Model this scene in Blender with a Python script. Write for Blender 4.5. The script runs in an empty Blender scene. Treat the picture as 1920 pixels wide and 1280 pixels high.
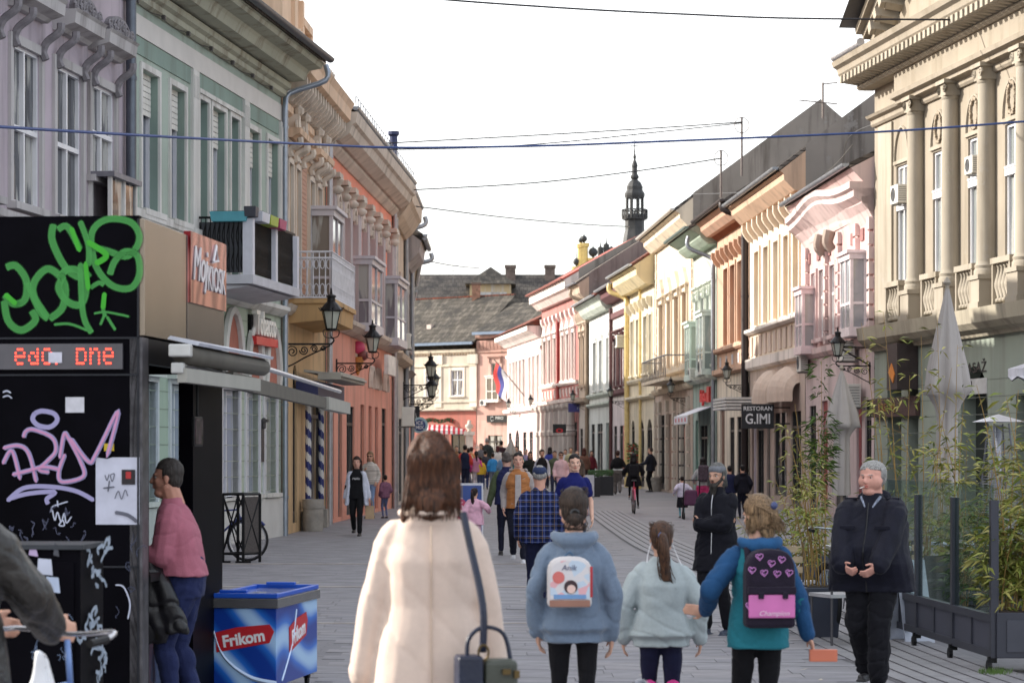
import bpy, bmesh, math, random, os
import numpy as np
from mathutils import Vector, Matrix, noise
random.seed(7)
SC=bpy.context.scene
COL=SC.collection
R=math.radians
# ---------------------------------------------------------------- camera, sky, sun, exposure
F=4900.; CX=960.; HY=845.; CH=1.75      # focal length (px of a 1920 wide frame), optical axis, horizon row, eye height
cam=bpy.data.cameras.new('camera'); camo=bpy.data.objects.new('camera',cam); COL.objects.link(camo)
camo.location=(0,0,CH); camo.rotation_euler=(R(90),0,0)
cam.sensor_width=36; cam.lens=36*F/1920.; cam.shift_y=(HY-640)/1920.
cam.clip_start=.3; cam.clip_end=2000
cam.dof.use_dof=True; cam.dof.focus_distance=30; cam.dof.aperture_fstop=5.6
SC.camera=camo
SUN_AZ=72; SUN_EL=24      # degrees left of the view direction, degrees up
w=bpy.data.worlds.new('World'); SC.world=w; w.use_nodes=True
nt=w.node_tree; bg=nt.nodes['Background']
sky=nt.nodes.new('ShaderNodeTexSky'); sky.sky_type='NISHITA'; sky.sun_disc=False
sky.sun_elevation=R(SUN_EL); sky.sun_rotation=R(-SUN_AZ); sky.dust_density=2.5; sky.air_density=1.0; sky.ozone_density=1.3
tc=nt.nodes.new('ShaderNodeTexCoord'); nz=nt.nodes.new('ShaderNodeTexNoise'); nz.inputs['Scale'].default_value=1.7; nz.inputs['Detail'].default_value=5
mp=nt.nodes.new('ShaderNodeMapping'); mp.inputs['Scale'].default_value=(1,1,3)
rp=nt.nodes.new('ShaderNodeValToRGB'); rp.color_ramp.elements[0].position=.36; rp.color_ramp.elements[1].position=.58
mx=nt.nodes.new('ShaderNodeMixRGB'); mx.inputs[2].default_value=(9.6,9.5,9.4,1)
mlt=nt.nodes.new('ShaderNodeMath'); mlt.operation='MULTIPLY'; mlt.inputs[1].default_value=.7
nt.links.new(tc.outputs['Generated'],mp.inputs[0]); nt.links.new(mp.outputs[0],nz.inputs['Vector']); nt.links.new(nz.outputs['Fac'],rp.inputs[0])
nt.links.new(rp.outputs[0],mlt.inputs[0]); nt.links.new(mlt.outputs[0],mx.inputs[0]); nt.links.new(sky.outputs[0],mx.inputs[1]); nt.links.new(mx.outputs[0],bg.inputs[0])
bg.inputs[1].default_value=.10
sl=bpy.data.lights.new('sun','SUN'); sl.energy=3.1; sl.angle=R(.5); sl.color=(1,.945,.86)
so=bpy.data.objects.new('sun',sl); COL.objects.link(so)
_d=Vector((-math.sin(R(SUN_AZ))*math.cos(R(SUN_EL)), math.cos(R(SUN_AZ))*math.cos(R(SUN_EL)), math.sin(R(SUN_EL))))
so.rotation_euler=_d.to_track_quat('Z','Y').to_euler(); so.location=(-20,20,40)
SC.view_settings.view_transform='Standard'; SC.view_settings.look='None'; SC.view_settings.gamma=1; SC.view_settings.exposure=1.32
SC.cycles.max_bounces=7; SC.cycles.diffuse_bounces=4; SC.cycles.glossy_bounces=3; SC.cycles.transparent_max_bounces=10; SC.cycles.transmission_bounces=4
SC.cycles.caustics_reflective=False; SC.cycles.caustics_refractive=False; SC.cycles.use_denoising=True

def P(px,s,z=0.): return Vector(((px-CX)/s, F/s, z))
# ---------------------------------------------------------------- materials
def lin(c): return tuple(((x/255)/12.92 if x/255<=.04045 else ((x/255+.055)/1.055)**2.4) for x in c[:3])+(1,)
_mc={}; DES=.85
def _base(name,rough,metal=0,spec=.5):
    m=bpy.data.materials.new(name); m.use_nodes=True; n=m.node_tree.nodes; b=n['Principled BSDF']
    b.inputs['Roughness'].default_value=rough; b.inputs['Metallic'].default_value=metal
    b.inputs['Specular IOR Level'].default_value=spec
    return m,m.node_tree,b
def mat(col,rough=.6,metal=0,var=.12,scale=6,bump=0.,spec=.5,name=None,stretch=(1,1,1),sheen=0):
    """plain surface with a little procedural colour variation (col in 0-255 sRGB)"""
    k=('m',tuple(col),rough,metal,var,scale,bump,spec,stretch,sheen)
    if k in _mc: return _mc[k]
    m,t,b=_base(name or 'surface',rough,metal,spec); n=t.nodes; L=t.links.new
    c=lin(col); tcn=n.new('ShaderNodeTexCoord'); mpn=n.new('ShaderNodeMapping'); mpn.inputs['Scale'].default_value=stretch
    nn=n.new('ShaderNodeTexNoise'); nn.inputs['Scale'].default_value=scale; nn.inputs['Detail'].default_value=4
    L(tcn.outputs['Object'],mpn.inputs[0]); L(mpn.outputs[0],nn.inputs['Vector'])
    r=n.new('ShaderNodeValToRGB'); e=r.color_ramp.elements
    e[0].position=.3; e[1].position=.7
    e[0].color=tuple(max(0,x*(1-var)) for x in c[:3])+(1,); e[1].color=tuple(min(1,x*(1+var)) for x in c[:3])+(1,)
    L(nn.outputs['Fac'],r.inputs[0]); L(r.outputs[0],b.inputs['Base Color'])
    if sheen: b.inputs['Sheen Weight'].default_value=sheen; b.inputs['Sheen Roughness'].default_value=.4
    if bump:
        bn=n.new('ShaderNodeBump'); bn.inputs['Strength'].default_value=bump; bn.inputs['Distance'].default_value=.01
        n2=n.new('ShaderNodeTexNoise'); n2.inputs['Scale'].default_value=scale*6; n2.inputs['Detail'].default_value=3
        L(mpn.outputs[0],n2.inputs['Vector']); L(n2.outputs['Fac'],bn.inputs['Height']); L(bn.outputs[0],b.inputs['Normal'])
    _mc[k]=m; return m
def plaster(col,dirt=.35,rough=.85,dirtcol=(95,88,80)):
    """painted render: blotches, vertical rain streaks, worn patches, fine grain"""
    k=('p',tuple(col),dirt,dirtcol)
    if k in _mc: return _mc[k]
    m,t,b=_base('plaster',rough,0,.25); n=t.nodes; L=t.links.new
    c=lin(col); lu=sum(c[:3])/3; c=tuple(lu+(x-lu)*DES for x in c[:3])+(1,); d=lin(dirtcol); g=n.new('ShaderNodeNewGeometry')
    def nz(scale,st=(1,1,1),det=5,rg=.55):
        mpn=n.new('ShaderNodeMapping'); mpn.inputs['Scale'].default_value=st; L(g.outputs['Position'],mpn.inputs[0])
        q=n.new('ShaderNodeTexNoise'); q.inputs['Scale'].default_value=scale; q.inputs['Detail'].default_value=det; q.inputs['Roughness'].default_value=rg
        L(mpn.outputs[0],q.inputs['Vector']); return q.outputs['Fac']
    def ramp(fac,a,bb,ca,cb):
        r=n.new('ShaderNodeValToRGB'); e=r.color_ramp.elements; e[0].position=a; e[1].position=bb; e[0].color=ca; e[1].color=cb; L(fac,r.inputs[0]); return r.outputs[0]
    base=ramp(nz(.7),.3,.7,tuple(x*.86 for x in c[:3])+(1,),tuple(min(1,x*1.07) for x in c[:3])+(1,))
    st=ramp(nz(1.0,(2.2,2.2,.16),6,.65),.50,.72,(0,0,0,1),(min(1,dirt*1.7),)*3+(1,))
    m1=n.new('ShaderNodeMixRGB'); L(st,m1.inputs[0]); L(base,m1.inputs[1]); m1.inputs[2].default_value=d
    sp=ramp(nz(1.6,(1,1,1),10,.75),.585,.615,(0,0,0,1),(dirt*.9,)*3+(1,))
    m2=n.new('ShaderNodeMixRGB'); L(sp,m2.inputs[0]); L(m1.outputs[0],m2.inputs[1]); m2.inputs[2].default_value=tuple(min(1,x*.6+.12) for x in c[:3])+(1,)
    L(m2.outputs[0],b.inputs['Base Color'])
    bn=n.new('ShaderNodeBump'); bn.inputs['Strength'].default_value=.25; bn.inputs['Distance'].default_value=.012; L(nz(9,(1,1,1),8,.7),bn.inputs['Height']); L(bn.outputs[0],b.inputs['Normal'])
    _mc[k]=m; return m
def glass_mat(col=(40,46,52),curt=.0,rough=.06):
    """window glass seen from outside: dark room, a pale curtain in places, clear reflection"""
    k=('g',tuple(col),curt,rough)
    if k in _mc: return _mc[k]
    m,t,b=_base('window_glass',rough,0,.9); n=t.nodes; L=t.links.new
    g=n.new('ShaderNodeNewGeometry'); mpn=n.new('ShaderNodeMapping'); mpn.inputs['Scale'].default_value=(3,3,.5); L(g.outputs['Position'],mpn.inputs[0])
    q=n.new('ShaderNodeTexNoise'); q.inputs['Scale'].default_value=1.3; q.inputs['Detail'].default_value=3; L(mpn.outputs[0],q.inputs['Vector'])
    r=n.new('ShaderNodeValToRGB'); e=r.color_ramp.elements; e[0].position=.62-curt*.3; e[1].position=.66-curt*.2
    e[0].color=lin(col); e[1].color=lin((165,165,160))
    oi=n.new('ShaderNodeObjectInfo'); mr=n.new('ShaderNodeMath'); mr.operation='MULTIPLY_ADD'; mr.inputs[1].default_value=.30; L(oi.outputs['Random'],mr.inputs[0]); mr2=n.new('ShaderNodeMath'); mr2.operation='ADD'; mr2.inputs[1].default_value=-.15; L(q.outputs['Fac'],mr2.inputs[0]); L(mr2.outputs[0],mr.inputs[2]); L(mr.outputs[0],r.inputs[0]); L(r.outputs[0],b.inputs['Base Color'])
    bn=n.new('ShaderNodeBump'); bn.inputs['Strength'].default_value=.08; n2=n.new('ShaderNodeTexNoise'); n2.inputs['Scale'].default_value=2.5; L(g.outputs['Position'],n2.inputs['Vector']); L(n2.outputs['Fac'],bn.inputs['Height']); L(bn.outputs[0],b.inputs['Normal'])
    _mc[k]=m; return m
def clear_glass(alpha=.15,col=(200,215,215)):
    k=('cg',alpha,tuple(col))
    if k in _mc: return _mc[k]
    m,t,b=_base('clear_glass',.03,0,.8); b.inputs['Base Color'].default_value=lin(tuple(x*.3 for x in col)); n=t.nodes
    tr=n.new('ShaderNodeBsdfTransparent'); tr.inputs[0].default_value=lin(tuple(min(255,x+40) for x in col)); mxs=n.new('ShaderNodeMixShader')
    fr=n.new('ShaderNodeFresnel'); fr.inputs[0].default_value=1.5; ad=n.new('ShaderNodeMath'); ad.use_clamp=True
    ad.operation='MULTIPLY_ADD'; ad.inputs[1].default_value=.3; ad.inputs[2].default_value=alpha; t.links.new(fr.outputs[0],ad.inputs[0]); t.links.new(ad.outputs[0],mxs.inputs[0]); t.links.new(tr.outputs[0],mxs.inputs[1]); t.links.new(b.outputs[0],mxs.inputs[2])
    t.links.new(mxs.outputs[0],n['Material Output'].inputs[0]); _mc[k]=m; return m
def emit(col,st=1.):
    k=('e',tuple(col),st)
    if k in _mc: return _mc[k]
    m,t,b=_base('light',.5); b.inputs['Base Color'].default_value=lin(col); b.inputs['Emission Color'].default_value=lin(col); b.inputs['Emission Strength'].default_value=st
    _mc[k]=m; return m
def tiles(c1,c2,c3,sx=.22,sz=.14):
    """roof of old plain tiles: courses in relief, mixed weathered colours (object space: x along, z up)"""
    m,t,b=_base('roof_tiles',.9,0,.2); n=t.nodes; L=t.links.new
    tcn=n.new('ShaderNodeTexCoord'); sp=n.new('ShaderNodeSeparateXYZ'); L(tcn.outputs['Object'],sp.inputs[0]); cb=n.new('ShaderNodeCombineXYZ')
    L(sp.outputs['X'],cb.inputs['X']); L(sp.outputs['Z'],cb.inputs['Y'])
    br=n.new('ShaderNodeTexBrick'); br.inputs['Scale'].default_value=1; br.inputs['Brick Width'].default_value=sx; br.inputs['Row Height'].default_value=sz; br.inputs['Mortar Size'].default_value=.016; br.inputs['Mortar Smooth'].default_value=.6; br.inputs['Bias'].default_value=-.1
    br.inputs['Color1'].default_value=lin(c1); br.inputs['Color2'].default_value=lin(c2); br.inputs['Mortar'].default_value=lin(tuple(x*.4 for x in c1)); L(cb.outputs[0],br.inputs['Vector'])
    q=n.new('ShaderNodeTexNoise'); q.inputs['Scale'].default_value=.8; q.inputs['Detail'].default_value=8; q.inputs['Roughness'].default_value=.75; L(tcn.outputs['Object'],q.inputs['Vector'])
    r=n.new('ShaderNodeValToRGB'); r.color_ramp.elements[0].position=.46; r.color_ramp.elements[1].position=.62; L(q.outputs['Fac'],r.inputs[0])
    mm=n.new('ShaderNodeMixRGB'); L(r.outputs[0],mm.inputs[0]); L(br.outputs['Color'],mm.inputs[1]); mm.inputs[2].default_value=lin(c3)
    L(mm.outputs[0],b.inputs['Base Color']); bn=n.new('ShaderNodeBump'); bn.inputs['Strength'].default_value=.9; bn.inputs['Distance'].default_value=.04
    ad=n.new('ShaderNodeMath'); ad.operation='ADD'; L(br.outputs['Fac'],ad.inputs[0]); q2=n.new('ShaderNodeTexNoise'); q2.inputs['Scale'].default_value=9; L(tcn.outputs['Object'],q2.inputs['Vector']); L(q2.outputs['Fac'],ad.inputs[1]); ad.inputs[1].default_value=0
    bn.invert=True; L(ad.outputs[0],bn.inputs['Height']); L(bn.outputs[0],b.inputs['Normal']); return m
# ---------------------------------------------------------------- mesh helpers
class MB:
    def __init__(s): s.v=[]; s.f=[]
    def add(s,vs,fs):
        k=len(s.v); s.v+=[tuple(q) for q in vs]; s.f+=[tuple(i+k for i in f) for f in fs]; return s
    def box(s,x0,x1,y0,y1,z0,z1):
        return s.add([(x0,y0,z0),(x1,y0,z0),(x1,y1,z0),(x0,y1,z0),(x0,y0,z1),(x1,y0,z1),(x1,y1,z1),(x0,y1,z1)],
              [(3,2,1,0),(4,5,6,7),(0,1,5,4),(1,2,6,5),(2,3,7,6),(3,0,4,7)])
    def obox(s,c,sx,sy,sz,rot=None,taper=1.):
        M=rot.to_matrix() if hasattr(rot,'to_matrix') else (rot or Matrix.Identity(3)); c=Vector(c); vs=[]
        for k in (-1,1):
            tp=taper if k>0 else 1
            for i,j in ((-1,-1),(1,-1),(1,1),(-1,1)): vs.append(c+M@Vector((i*sx/2*tp,j*sy/2*tp,k*sz/2)))
        return s.add(vs,[(3,2,1,0),(4,5,6,7),(0,1,5,4),(1,2,6,5),(2,3,7,6),(3,0,4,7)])
    def quad(s,*p): return s.add(p,[tuple(range(len(p)))])
    def extr(s,prof,x0,x1,y_of=lambda a:a):
        """profile [(y,z)] closed, extruded along x"""
        n=len(prof); vs=[(x0,a,b) for a,b in prof]+[(x1,a,b) for a,b in prof]
        return s.add(vs,[tuple(range(n))[::-1],tuple(range(n,2*n))]+[(i,(i+1)%n,n+(i+1)%n,n+i) for i in range(n)])
    def slab(s,pts,y0,y1):
        """polygon [(x,z)] given depth y0..y1"""
        n=len(pts); vs=[(a,y0,b) for a,b in pts]+[(a,y1,b) for a,b in pts]
        return s.add(vs,[tuple(range(n)),tuple(range(n,2*n))[::-1]]+[(i,n+i,n+(i+1)%n,(i+1)%n) for i in range(n)])
    def lathe(s,prof,c=(0,0,0),n=12,a0=0,sx=1,sy=1):
        k=len(s.v); c=Vector(c)
        for r,z in prof:
            for i in range(n):
                a=a0+2*math.pi*i/n; s.v.append((c.x+r*math.cos(a)*sx,c.y+r*math.sin(a)*sy,c.z+z))
        m=len(prof)
        for j in range(m-1):
            for i in range(n):
                i2=(i+1)%n; s.f.append((k+j*n+i,k+j*n+i2,k+(j+1)*n+i2,k+(j+1)*n+i))
        s.f.append(tuple(k+i for i in range(n))[::-1]); s.f.append(tuple(k+(m-1)*n+i for i in range(n))); return s
    def tube(s,path,r,n=6,close=False,r1=None):
        path=[Vector(p) for p in path]; k=len(s.v); m=len(path); up=None
        for j,p in enumerate(path):
            if close: t=path[(j+1)%m]-path[j-1]
            else: t=path[min(j+1,m-1)]-path[max(j-1,0)]
            if t.length<1e-9: t=Vector((0,0,1))
            t.normalize()
            if up is None: up=Vector((0,0,1)) if abs(t.z)<.9 else Vector((1,0,0))
            a=t.cross(up); 
            if a.length<1e-6: up=Vector((1,0,0)) if abs(t.x)<.9 else Vector((0,1,0)); a=t.cross(up)
            a.normalize(); b=a.cross(t); b.normalize(); up=b.copy()
            rr=(r[j] if isinstance(r,(list,tuple)) else (r if r1 is None else r+(r1-r)*j/max(1,m-1)))
            for i in range(n):
                an=2*math.pi*i/n; s.v.append(tuple(p+a*math.cos(an)*rr+b*math.sin(an)*rr))
        for j in range(m if close else m-1):
            j2=(j+1)%m
            for i in range(n):
                i2=(i+1)%n; s.f.append((k+j*n+i,k+j*n+i2,k+j2*n+i2,k+j2*n+i))
        if not close: s.f.append(tuple(k+i for i in range(n))[::-1]); s.f.append(tuple(k+(m-1)*n+i for i in range(n)))
        return s
    def xf(s,M,k=0):
        for i in range(k,len(s.v)): s.v[i]=tuple(M@Vector(s.v[i]))
        return s
    def mesh(s,name,m=None,smooth=False):
        me=bpy.data.meshes.new(name); me.from_pydata(s.v,[],s.f); 
        if m: me.materials.append(m)
        if smooth: me.polygons.foreach_set('use_smooth',[True]*len(me.polygons))
        me.update(); return me
    def build(s,name,m,parent=None,smooth=False,bevel=0,kind=None,loc=None,label=None,auto=None):
        me=s.mesh(name,m,smooth); o=bpy.data.objects.new(name,me); COL.objects.link(o)
        if parent: o.parent=parent
        if loc is not None: o.location=loc
        if bevel:
            b=o.modifiers.new('bevel','BEVEL'); b.width=bevel; b.segments=2; b.limit_method='ANGLE'; b.angle_limit=R(35)
        if auto: 
            me.polygons.foreach_set('use_smooth',[True]*len(me.polygons)); me.set_sharp_from_angle(angle=R(auto))
        if kind: o['kind']=kind
        if label: o['label']=label
        return o
def tag(o,label,cat,group=None,kind=None):
    o['label']=label; o['category']=cat
    if group: o['group']=group
    if kind: o['kind']=kind
    return o
def thing(name,label,cat,loc=(0,0,0),rz=0,group=None):
    o=bpy.data.objects.new(name,None); COL.objects.link(o); o.location=loc; o.rotation_euler=(0,0,rz); o.empty_display_size=.2
    return tag(o,label,cat,group)
def struct(o): o['kind']='structure'; return o
def child(name,me,parent,loc=(0,0,0),rot=(0,0,0),scale=(1,1,1)):
    o=bpy.data.objects.new(name,me); COL.objects.link(o); o.parent=parent; o.location=loc; o.rotation_euler=rot; o.scale=scale; return o
def copy_tree(o,parent=None,label=None):
    c=o.copy(); COL.objects.link(c)
    if parent: c.parent=parent
    if label: c['label']=label
    for ch in list(o.children): copy_tree(ch,c)
    return c
def text(name,body,m,parent,loc,size,rot=(R(90),0,0),ext=.004,align='CENTER',sx=1.,shear=0,offset=0,space=1.):
    cu=bpy.data.curves.new(name,'FONT'); cu.body=body; cu.size=size; cu.extrude=ext; cu.align_x=align; cu.align_y='CENTER'; cu.shear=shear; cu.offset=offset; cu.space_character=space
    cu.materials.append(m); cu.resolution_u=3
    o=bpy.data.objects.new(name,cu); COL.objects.link(o); me=bpy.data.meshes.new_from_object(o.evaluated_get(bpy.context.evaluated_depsgraph_get())); bpy.data.objects.remove(o); o=bpy.data.objects.new(name,me); COL.objects.link(o); o['kind']='thing'; del o['kind']; o.parent=parent; o.location=loc; o.rotation_euler=rot; o.scale=(sx,1,1); return o
def smoothpath(pts,n=6,closed=False):
    pts=[Vector(p) for p in pts]; out=[]; m=len(pts)
    rng=range(m) if closed else range(m-1)
    for i in rng:
        g=lambda j: pts[j%m] if closed else pts[max(0,min(m-1,j))]
        p0,p1,p2,p3=g(i-1),g(i),g(i+1),g(i+2)
        for k in range(n):
            t=k/n; out.append(.5*((2*p1)+(p2-p0)*t+(2*p0-5*p1+4*p2-p3)*t*t+(3*p1-p0-3*p2+p3)*t**3))
    if not closed: out.append(pts[-1])
    return out
# ---------------------------------------------------------------- facades
class Fac:
    """a facade plane from A=(column, px per metre) to B; local x runs along it, -y looks into the street"""
    def __init__(s,A,B):
        s.A,s.B=A,B; s.o=P(*A); e=P(*B)-s.o; s.L=e.length; s.e=e/s.L; s.rz=math.atan2(s.e.y,s.e.x); s.out=Vector((s.e.y,-s.e.x,0))
    def s(s_,px): a,b=s_.A,s_.B; return a[1]+(b[1]-a[1])*(px-a[0])/(b[0]-a[0])
    def u(s,px): return (P(px,s.s(px))-s.o).dot(s.e)
    def z(s,px,py): return CH+(HY-py)/s.s(px)
    def pt(s,u,w,z): return s.o+s.e*u+s.out*w+Vector((0,0,z))
def wall(mb,x0,x1,z0,z1,ops,d=.22):
    """front wall in the plane y=0 with real openings (x0,x1,z0,z1[,arch]) and reveals d deep"""
    ops=[o for o in ops if o[1]>o[0]]
    xs=sorted({x0,x1}|{min(max(o[i],x0),x1) for o in ops for i in (0,1)}); zs=sorted({z0,z1}|{min(max(o[i],z0),z1) for o in ops for i in (2,3)})
    for a,b in zip(xs,xs[1:]):
        for c,e in zip(zs,zs[1:]):
            mx_,mz=(a+b)/2,(c+e)/2
            if any(o[0]<mx_<o[1] and o[2]<mz<o[3] for o in ops): continue
            mb.quad((a,0,c),(b,0,c),(b,0,e),(a,0,e))
    for o in ops:
        a,b,c,e=o[:4]; c0=max(c,z0); e0=min(e,z1); arch=len(o)>4 and o[4]
        sp=e-(b-a)/2*o[4] if arch else e
        mb.quad((a,0,c0),(a,0,sp),(a,d,sp),(a,d,c0)); mb.quad((b,0,c0),(b,d,c0),(b,d,sp),(b,0,sp))
        if c>z0: mb.quad((a,0,c),(a,d,c),(b,d,c),(b,0,c))
        if not arch: mb.quad((a,0,e0),(b,0,e0),(b,d,e0),(a,d,e0))
        else:
            N=10; pts=[((a+b)/2-(b-a)/2*math.cos(math.pi*i/N), sp+(e-sp)*math.sin(math.pi*i/N)) for i in range(N+1)]
            for (p,q),(r_,t) in zip(pts,pts[1:]):
                mb.quad((p,0,q),(r_,0,t),(r_,0,e),(p,0,e)); mb.quad((p,0,q),(p,d,q),(r_,d,t),(r_,0,t))
def molding(mb,x0,x1,prof):
    """prof: [(projection,z)] from bottom to top; closed back at the wall"""
    pts=[(.0,prof[0][1])]+[(-w_,z) for w_,z in prof]+[(.0,prof[-1][1])]
    mb.extr(pts,x0,x1)
WFRAME=mat((205,203,200),.45,var=.05)
def window(par,x0,x1,z0,z1,dep=.2,fm=None,gm=None,cols=2,tr=(.66,),fw=.05,split_pane=True,blind=None):
    """casement: a frame part with its panes as sub-parts"""
    fm=fm or WFRAME; gm=gm or glass_mat(); mb=MB(); y0,y1=dep-.05,dep+.02
    mb.box(x0,x0+fw,y0,y1,z0,z1); mb.box(x1-fw,x1,y0,y1,z0,z1); mb.box(x0+fw,x1-fw,y0,y1,z0,z0+fw); mb.box(x0+fw,x1-fw,y0,y1,z1-fw,z1)
    h=z1-z0
    for t in tr: mb.box(x0+fw,x1-fw,y0-.015,y1-.003,z0+h*t-.035,z0+h*t+.035)
    for c in range(1,cols):
        xc=x0+(x1-x0)*c/cols; mb.box(xc-.03,xc+.03,y0-.008,y1-.006,z0+fw,z1-fw)
    o=mb.build('window',fm,par)
    g=MB(); zc=[z0]+[z0+h*t for t in tr]+[z1]
    for a,b in zip(zc,zc[1:]):
        for c in range(cols):
            xa=x0+(x1-x0)*c/cols; xb=x0+(x1-x0)*(c+1)/cols
            gg=MB(); j=random.uniform(-.006,.006); gg.quad((xa,dep+.004-j,a),(xb,dep+.004+j,a),(xb,dep+.004+j+.004,b),(xa,dep+.004-j+.004,b)); gg.build('pane',gm,o)
    if blind:
        bb=MB(); 
        k=int((z1-blind[0])/.09)
        for i in range(k): bb.box(x0+.03,x1-.03,y0-.03,y0-.01,z1-.09*(i+1)+.01,z1-.09*i)
        q=bb.build('roller_blind',mat((215,213,208),.6),o); q['kind']='stuff'
    return o
def surround(par,x0,x1,z0,z1,m,w_=.12,pr=.05,sill=True,head=None,hm=None,name='window_surround'):
    mb=MB(); mb.box(x0-w_,x0,-pr,0,z0,z1+w_); mb.box(x1,x1+w_,-pr,0,z0,z1+w_); mb.box(x0,x1,-pr,0,z1,z1+w_)
    if sill: mb.box(x0-w_-.04,x1+w_+.04,-pr-.09,0,z0-.10,z0)
    if head=='flat':
        z=z1+w_+.12; molding(mb,x0-w_-.06,x1+w_+.06,[(.05,z),(.10,z+.06),(.18,z+.09),(.20,z+.15)])
    if head=='tri':
        z=z1+w_+.06; a,b=x0-w_-.1,x1+w_+.1; molding(mb,a,b,[(.06,z),(.16,z+.05),(.16,z+.10)])
        mb.slab([(a,z+.10),(b,z+.10),((a+b)/2,z+.10+(b-a)*.33)],-.15,0)
    if head=='arch':
        pts=[]; N=10; xc=(x0+x1)/2; r=(x1-x0)/2+w_
        for i in range(N+1): pts.append((xc-r*math.cos(math.pi*i/N),z1+w_+r*.4*math.sin(math.pi*i/N)))
        mb.slab(pts,-pr-.05,0)
    if head and head!='arch':
        for xx in (x0-w_*.5,x1+w_*.5):
            mb.obox((xx,-.08,z1+w_-.08),.08,.14,.34)
    return mb.build(name,m,par)
def roofing(par,x0,x1,ze,over,D,rise,m,back=True,th=.12,gutter=None,gm=None,dcap=True):
    """two slopes with the eave at ze standing over the street by `over`"""
    ry=D/2; sl=rise/(ry+over)
    mb=MB(); mb.extr([(-over,ze),(ry,ze+rise),(D+.3,ze),(D+.3,ze-th),(ry,ze+rise-th),(-over,ze-th)],x0,x1)
    r=mb.build('roof',m,par)
    if gm:
        g=MB(); N=8; pr=[]
        for i in range(N+1): a=math.pi*i/N; pr.append((-over-.09+.09*math.cos(a),ze-.02-.09*math.sin(a)))
        g.extr(pr,x0,x1); g.build('gutter',gm,par,auto=40)
    return r
def house(name,label,f,zt,spec):
    """generic terrace house; everything local to the facade plane"""
    t=thing(name,label,'house',f.o,f.rz); L=f.L; D=spec.get('D',8)
    zm=spec.get('zm',4.4); up=spec['up']; lo=spec.get('lo',up)
    wins=spec.get('wins',[]); gops=spec.get('gops',[]); wz=spec.get('wz')
    ops=[(f.u(a),f.u(b),wz[0],wz[1]) for a,b in wins]+[(f.u(o[0]),f.u(o[1]),o[2],o[3]) for o in spec.get('xops',[])]
    dep=spec.get('dep',.22)
    mb=MB(); wall(mb,0,L,zm,zt,ops,dep+.02); mb.build('upper_wall',up,t)
    g=MB(); go=[(max(.02,f.u(o[0])),min(L-.02,f.u(o[1])),o[2],o[3])+((o[4],) if len(o)>4 and o[4] else ()) for o in gops]
    wall(g,0,L,0,zm,go,.11); g.build('ground_floor_wall',lo,t)
    # end walls and rear
    rise=spec.get('rise',3.); ze_=spec.get('ze',zt+.12)-(0 if spec.get('roof',True) else .5); ov_=spec.get('over',.5); b=MB()
    for x in (0.004,L-.004):
        b.quad((x,.01,0),(x,D,0),(x,D,ze_),(x,D/2,ze_+rise+.05),(x,.01,ze_+rise*ov_/(D/2+ov_)+.05))
    b.quad((0,D,0),(L,D,0),(L,D,zt),(0,D,zt)); b.quad((0,.6,0),(L,.6,0),(L,.6,zt),(0,.6,zt))
    b.build('side_wall',spec.get('side',plaster((150,142,134),.6,dirtcol=(90,86,82))),t)
    for (a,bq,c,e) in ops:
        window(t,a,bq,c,e,dep,spec.get('fm'),spec.get('gm'),spec.get('cols',2),spec.get('tr',(.66,)))
        if spec.get('trim'): surround(t,a,bq,c,e,spec['trim'],spec.get('tw',.10),spec.get('tp',.05),head=spec.get('head'))
    for o,oo in zip(gops,go):
        kind=o[5] if len(o)>5 else 'shop'; a,bq,c,e=oo[:4]
        m=o[6] if len(o)>6 else mat((38,36,38),.4)
        if kind=='shop':
            q=MB(); fw=.06
            for xx in (a,(a+bq)/2-fw/2,bq-fw): q.box(xx,xx+fw,.04,.10,c,e)
            q.box(a,bq,.041,.101,c,c+.25); q.box(a,bq,.041,.101,e-.5,e-.42); q=q.build('shopfront',m,t)
            p=MB(); p.quad((a,.09,c),(bq,.09,c),(bq,.09,e),(a,.09,e)); p.build('pane',glass_mat((34,34,38),.15),q)
        elif kind=='door':
            q=MB(); q.box(a,bq,.07,.12,c,e); 
            for k in (0,1):
                xa=a+(bq-a)*(.1+.45*k); xb=a+(bq-a)*(.45+.45*k)
                for za,zb in ((c+.2,c+(e-c)*.45),(c+(e-c)*.5,e-.2)): q.box(xa,xb,.05,.07,za,zb)
            q.build('door',m,t)
        elif kind=='panel':
            q=MB(); q.box(a,bq,.05,.1,c,e); q.build('panel',m,t)
    cm=spec.get('cm',up)
    mb=MB()
    for pr in spec.get('mold',[]): molding(mb,0.002,L-.002,pr)
    if spec.get('mold'): mb.build('cornice',cm,t)
    if spec.get('sills'):
        mb=MB()
        for pr in spec['sills']: molding(mb,.003,L-.003,pr)
        mb.build('string_course',spec.get('sm',cm),t)
    for nm,n_,wd,pr_,z0,z1,mm in spec.get('rep',[]):   # brackets, dentils: alike pieces on one mesh datum
        k=MB(); k.extr([(0,z0),(-pr_*.35,z0),(-pr_*.8,z0+(z1-z0)*.35),(-pr_,z0+(z1-z0)*.6),(-pr_,z1),(0,z1)],-wd/2,wd/2); me=k.mesh(nm,mm)
        for i in range(n_): child(nm,me,t,((i+.5)*L/n_,0,0))
    if spec.get('roof',True):
        ov=spec.get('over',.5); zz=spec.get('ze',zt+.12)-.13; q=MB(); q.extr([(-ov+.03,zz),(-.0,min(zt,zz)-.02),(.3,min(zt,zz)-.02),(.3,zz+rise*(ov+.3)/(D/2+ov)),(-.0,zz+rise*ov/(D/2+ov))],.0,L-.005); q.build('soffit',spec.get('cm',up),t)
        roofing(t,.0,L-.03,spec.get('ze',zt+.12),spec.get('over',.5),D,rise,spec.get('rm',TILE_GREY),gm=spec.get('gm_',ZINC))
    return t
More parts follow.
